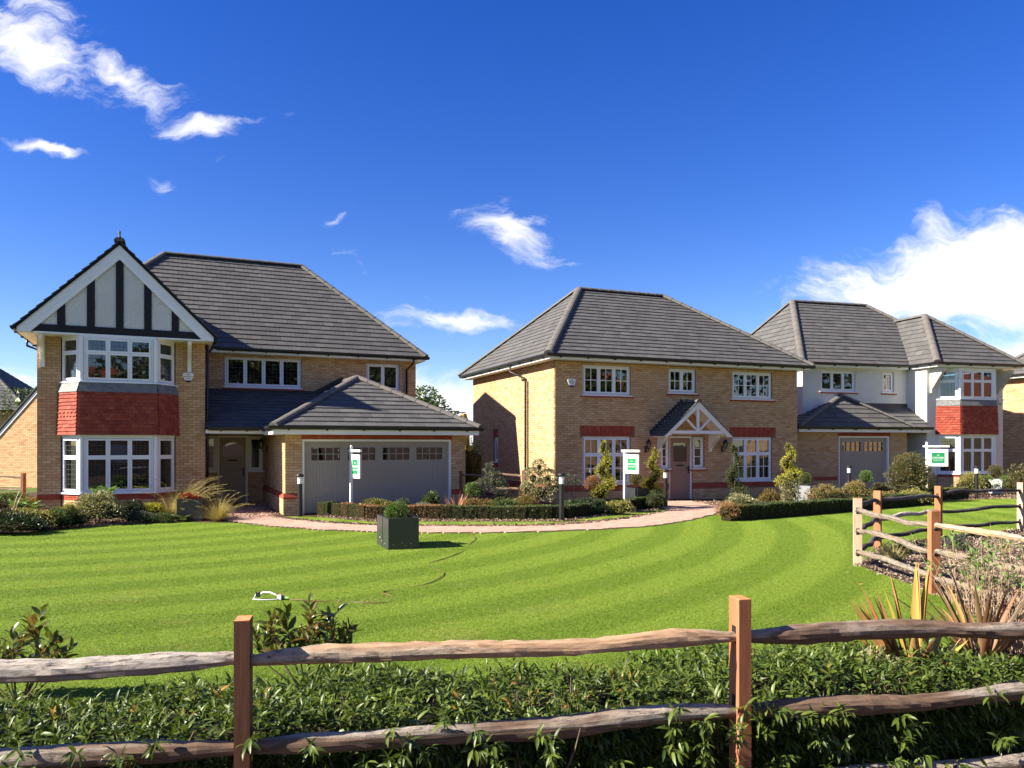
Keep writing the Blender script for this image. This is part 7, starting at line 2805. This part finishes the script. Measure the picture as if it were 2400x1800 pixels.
def _laurel(x, y, sh, label, mat, L):
    """upright young laurel: branching stems carrying whorled leaf shoots"""
    H = thing('laurel_shrub', (x, y, 0), 0, label, 'shrub')
    st = MB()
    P, A = [], []
    for (dx, dy, h) in sh:
        top = np.array((dx, dy, h))
        base = np.array((dx * 0.25, dy * 0.25, 0.0))
        mid = (base + top) / 2 + np.array((dx * 0.1, 0, 0))
        st.tube([base, mid, top], [0.009, 0.006, 0.003], 5)
        for f in (0.55, 0.75, 0.92):
            c = mid * (1 - f) + top * f if f > 0.5 else mid
            for k in range(2 if f < 0.9 else 1):
                a = random.uniform(0, 6.28)
                P.append(c)
                A.append(((math.cos(a) * 0.6, math.sin(a) * 0.6, 0.8) if f < 0.9 else (dx * 0.3, dy * 0.3, 1.0)))
                if f < 0.9:
                    e = c + np.array((math.cos(a) * 0.06, math.sin(a) * 0.06, 0.09))
                    st.tube([c, e], [0.004, 0.002], 4, False)
    st.build('stem', BARK, H)
    Pp, Dd, Ll = shoots(np.array(P, float), np.array(A, float), 6, 0.14, L, 0.05, 0.75)
    leaves_into(H, Pp, Dd, Ll, mat, 120 if len(Pp) > 120 else 0, width=1.1)
    return H


X, Y = at(40, 5.6)
laurel_bush(X, Y, [(-0.35, 0.0, 0.50), (-0.15, 0.05, 0.44), (0.0, -0.05, 0.55), (0.17, 0.0, 0.70), (0.16, 0.1, 0.52), (0.32, 0.0, 0.46), (0.24, -0.1, 0.40), (-0.3, 0.1, 0.38), (0.08, 0.1, 0.36), (-0.05, 0.0, 0.34)], 'bronze-tipped young laurel behind the fence at the bottom left')
X, Y = at(720, 5.9)
laurel_bush(X, Y, [(-0.28, 0.0, 0.60), (-0.17, 0.05, 0.64), (0.02, 0.0, 0.72), (0.04, -0.05, 0.55), (0.22, 0.0, 0.66), (0.30, 0.05, 0.52), (-0.40, 0.0, 0.48), (0.12, 0.1, 0.50), (-0.08, 0.08, 0.45), (0.2, 0.0, 0.42), (-0.2, 0.0, 0.38), (0.33, -0.03, 0.40)], 'bronze-tipped young laurel rising behind the middle rail near the left post')
X, Y = at(2055, 5.4)
plant('variegated_shrub', X, Y, clump(0.32, 0.25, 0.46, 4), 500, 0.035, 'cream', 'pale cream-leaved plant in the laurel hedge left of the orange flax', aspect=0.4, core=0, up=0.4)

# ------------------------------------------------------------------ flax and bare-stemmed shrub by the near fence
X, Y = at(2140, 5.75)
F1 = flax(X, Y, 32, 0.85, 0.078, ['phorm', 'phorm', 'phorm', 'phormye'], 'large orange and yellow striped flax behind the near rail', lean=[(math.pi, 0.55, 0.85), (2.9, 0.42, 0.78), (2.8, 0.35, 0.86), (3.0, 0.24, 0.82), (2.6, 0.12, 0.92), (0.9, 0.02, 0.98), (0.1, 0.1, 0.95), (0.2, 0.22, 0.6), (3.3, 0.68, 0.70), (2.4, 0.3, 0.74), (0.3, 0.45, 0.55), (4.2, 0.4, 0.6), (5.0, 0.35, 0.5), (0.0, 0.75, 0.55), (3.4, 0.9, 0.5)], droop=0.12)
X, Y = at(2300, 6.5)
flax(X, Y, 30, 0.95, 0.05, ['phormbr', 'phormdk', 'phorm', 'phormbr'], 'bronze flax with arching leaves under the bare-stemmed shrub', 1.0, 0.35)


def bare_shrub(x, y, label):
    H = thing('bare_shrub', (x, y, 0), 0, label, 'shrub')
    P, A = [], []
    for i in range(130):
        a = random.uniform(0, 6.28)
        th = random.uniform(0.05, 0.62)
        L = random.uniform(0.65, 1.15)
        b = np.array((random.uniform(-.3, .32), random.uniform(-.2, .2), 0))
        pts = [b]
        p = b.copy()
        for k in range(6):
            p = p + np.array((math.cos(a) * math.sin(th), math.sin(a) * math.sin(th), math.cos(th))) * L / 6
            th += random.uniform(-0.13, 0.13)
            a += random.uniform(-0.25, 0.25)
            pts.append(p.copy())
        st = MB().tube(pts, [0.0048, 0.0045, 0.004, 0.0035, 0.003, 0.002, 0.0012], 5, False)
        for k in (3, 4):
            if random.random() < 0.6:
                e = pts[k] + np.array((random.uniform(-.1, .1), random.uniform(-.1, .1), random.uniform(0.04, 0.15)))
                st.tube([pts[k], e], [0.0025, 0.001], 4, False)
        st.build('stem', TWIG, H)
        if random.random() < 0.62:
            P.append(pts[-2])
            A.append(pts[-1] - pts[-2])
    Pp, Dd, Ll = shoots(np.array(P), np.array(A), 4, 0.12, 0.05, 0.0, 0.9)
    leaves_into(H, Pp, Dd, Ll, 'weed', 0, 'foliage', 2.0)


X, Y = at(2350, 6.9)
bare_shrub(X, Y, 'half-bare shrub of tan stems with small fresh leaves at right')

# ------------------------------------------------------------------ bark chips, seedlings, leaves on the lawn
def chips(parent, P, size, mat, name='bark_chips'):
    n = len(P)
    d = dirs(n)
    d[:, 2] *= 0.35
    V, T = leaf_quads(np.column_stack((P, rng.uniform(0.006, 0.03, n))), d, size * rng.uniform(0.5, 1.4, n), 0.5, 0.15)
    o = link(name, fast_mesh(name, V, None, T), mat, None, kind='stuff')
    o['label'] = parent
    return o


def scatter(poly, n):
    xs, ys = [p[0] for p in poly], [p[1] for p in poly]
    x = rng.uniform(min(xs), max(xs), n)
    y = rng.uniform(min(ys), max(ys), n)
    ok = inside(x, y, poly)
    return np.column_stack((x[ok], y[ok]))


bedpoly = [(5.2, 9.3), (5.25, 11.9), (6.6, 13.9), (8.5, 15.4), (11.1, 16.9), (14, 17.5), (14, 8.2), (7.6, 7.0), (3.3, 6.05), (4.1, 7.0), (4.9, 7.9)]
q = scatter(bedpoly, 60000)
chips('pale bark chips covering the bed inside the curved fence', q, 0.042, PALECHIP)
band = [g(px_, py_ + 0.5) for px_, py_ in ((640, 1216), (690, 1216), (757, 1222.5), (870, 1229), (1050, 1231), (1200, 1231), (1300, 1228.5), (1400, 1221), (1480, 1211), (1560, 1199), (1600, 1192))]
band2 = [g(px_, py_ + 1.0) for px_, py_ in ((1600, 1194), (1560, 1202), (1480, 1215), (1400, 1226), (1300, 1233), (1200, 1235), (1050, 1235), (870, 1232), (757, 1226), (690, 1219), (640, 1213))]
q = scatter(band + band2, 60000)
chips('brown bark chips along the edge of the paved path', q, 0.05, CHIP)
hb1 = [g(*p) for p in ((740, 1213), (870, 1224), (1050, 1224), (1320, 1224), (1430, 1209), (1545, 1196))]
hb2_ = [(4.5, 23.5), (2.5, 21.5), (1, 20), (-1.5, 19.6), (-5.0, 20.6)]
q = np.vstack((scatter(hb1 + hb2_, 40000), scatter([(-7.2, 19.4), (-6.3, 19.3), (-5.9, 20.2), (-7.0, 22.8), (-7.9, 23.6), (-7.6, 21)], 6000), scatter([(5.9, 24.9), (8.0, 24.8), (8.0, 21.6), (6.1, 22.6)], 9000), scatter([(-11.5, 14.8), (-9.9, 17.0), (-8, 18.5), (-8, 19.5), (-12, 18)], 14000), scatter([(13.2, 25.6), (17.5, 26.3), (24, 28.5), (22, 30), (13, 27.5)], 9000)))
chips('brown bark chips mulching the planted beds', q, 0.05, CHIP, 'bark_mulch')

for i in range(16):
    p = scatter(bedpoly, 40)[0]
    if i < 9:
        fern(p[0], p[1], 5, random.uniform(0.14, 0.24), 'small green seedling growing in the pale bark bed', 0.0, 'weed', 'seedling')
    else:
        grass_tuft('dry_tuft', p[0], p[1], 40, 0.28, 'penn', 'small dry grass tuft in the pale bark bed', 1.2)
for o in list(C.objects):
    if o.get('label') == 'small green seedling growing in the pale bark bed':
        o.name = 'seedling'
        o['group'] = 'seedlings in the bark bed'
    elif o.get('label') == 'small dry grass tuft in the pale bark bed':
        o['group'] = 'dry tufts in the bark bed'
X, Y = at(2095, 12.2)
grass_tuft('dry_tuft', X, Y, 260, 0.45, 'penn', 'tangle of dry straw stems by the corner posts of the fence', 1.3)
X, Y = at(2120, 13.0)
plant('low_shrub', X, Y, clump(0.7, 0.5, 0.25, 5), 700, 0.04, 'mid', 'low green plant in the bark bed between the fence posts', core=0.4)
X, Y = at(2235, 13.5)
plant('low_shrub', X, Y, clump(0.6, 0.5, 0.3, 5), 600, 0.04, 'greygr', 'low grey-green plant in the bark bed behind the orange post', core=0.4)

# short grass blades standing on the nearer lawn and along the verge
def turf(poly, dens, y0, y1, name, label):
    n = int(dens)
    # more blades where they show largest
    y = y0 * (y1 / y0) ** rng.random(n)
    x = rng.uniform(-0.72, 0.72, n) * y
    ok = inside(x, y, poly)
    for hole in (bedpoly,):
        ok &= ~inside(x, y, hole)
    x, y = x[ok], y[ok]
    n = len(x)
    a = rng.uniform(0, 2 * math.pi, n)
    h = rng.uniform(0.006, 0.015, n)
    w = rng.uniform(0.0022, 0.0045, n) * (0.7 + y / 14)
    lx, ly = rng.normal(0, 0.016, n), rng.normal(0, 0.016, n)
    V = np.zeros((n, 3, 3))
    V[:, 0, 0] = x - np.cos(a) * w
    V[:, 0, 1] = y - np.sin(a) * w
    V[:, 1, 0] = x + np.cos(a) * w
    V[:, 1, 1] = y + np.sin(a) * w
    V[:, 2, 0] = x + lx
    V[:, 2, 1] = y + ly
    V[:, 2, 2] = h
    T = np.arange(n * 3).reshape(-1, 3)
    o = link(name, fast_mesh(name, V.reshape(-1, 3), None, T), BLADES, None, kind='stuff')
    o['label'] = label


turf(lawn_poly, 520000, 5.0, 21.0, 'grass', 'short mown grass blades covering the lawn')

for i, (px_, py_) in enumerate(((1980, 1345), (2200, 1318), (2150, 1325), (2320, 1262), (1905, 1425), (1870, 1480), (2010, 1372), (1810, 1430), (2255, 1210), (2225, 1172))):
    x, y = g(px_, py_)
    V, T = leaf_quads(np.array([(0, 0, 0.022)]), np.array([(math.cos(i), math.sin(i), 0.2)]), 0.07, 0.5, 0.12)
    o = link('fallen_leaf', fast_mesh('fallen_leaf', V, None, T), LF['penn'], None, Matrix.Translation((x, y, 0)))
    tag(o, 'small dry fallen leaf lying on the mown lawn', 'leaf', 'fallen leaves on the lawn')
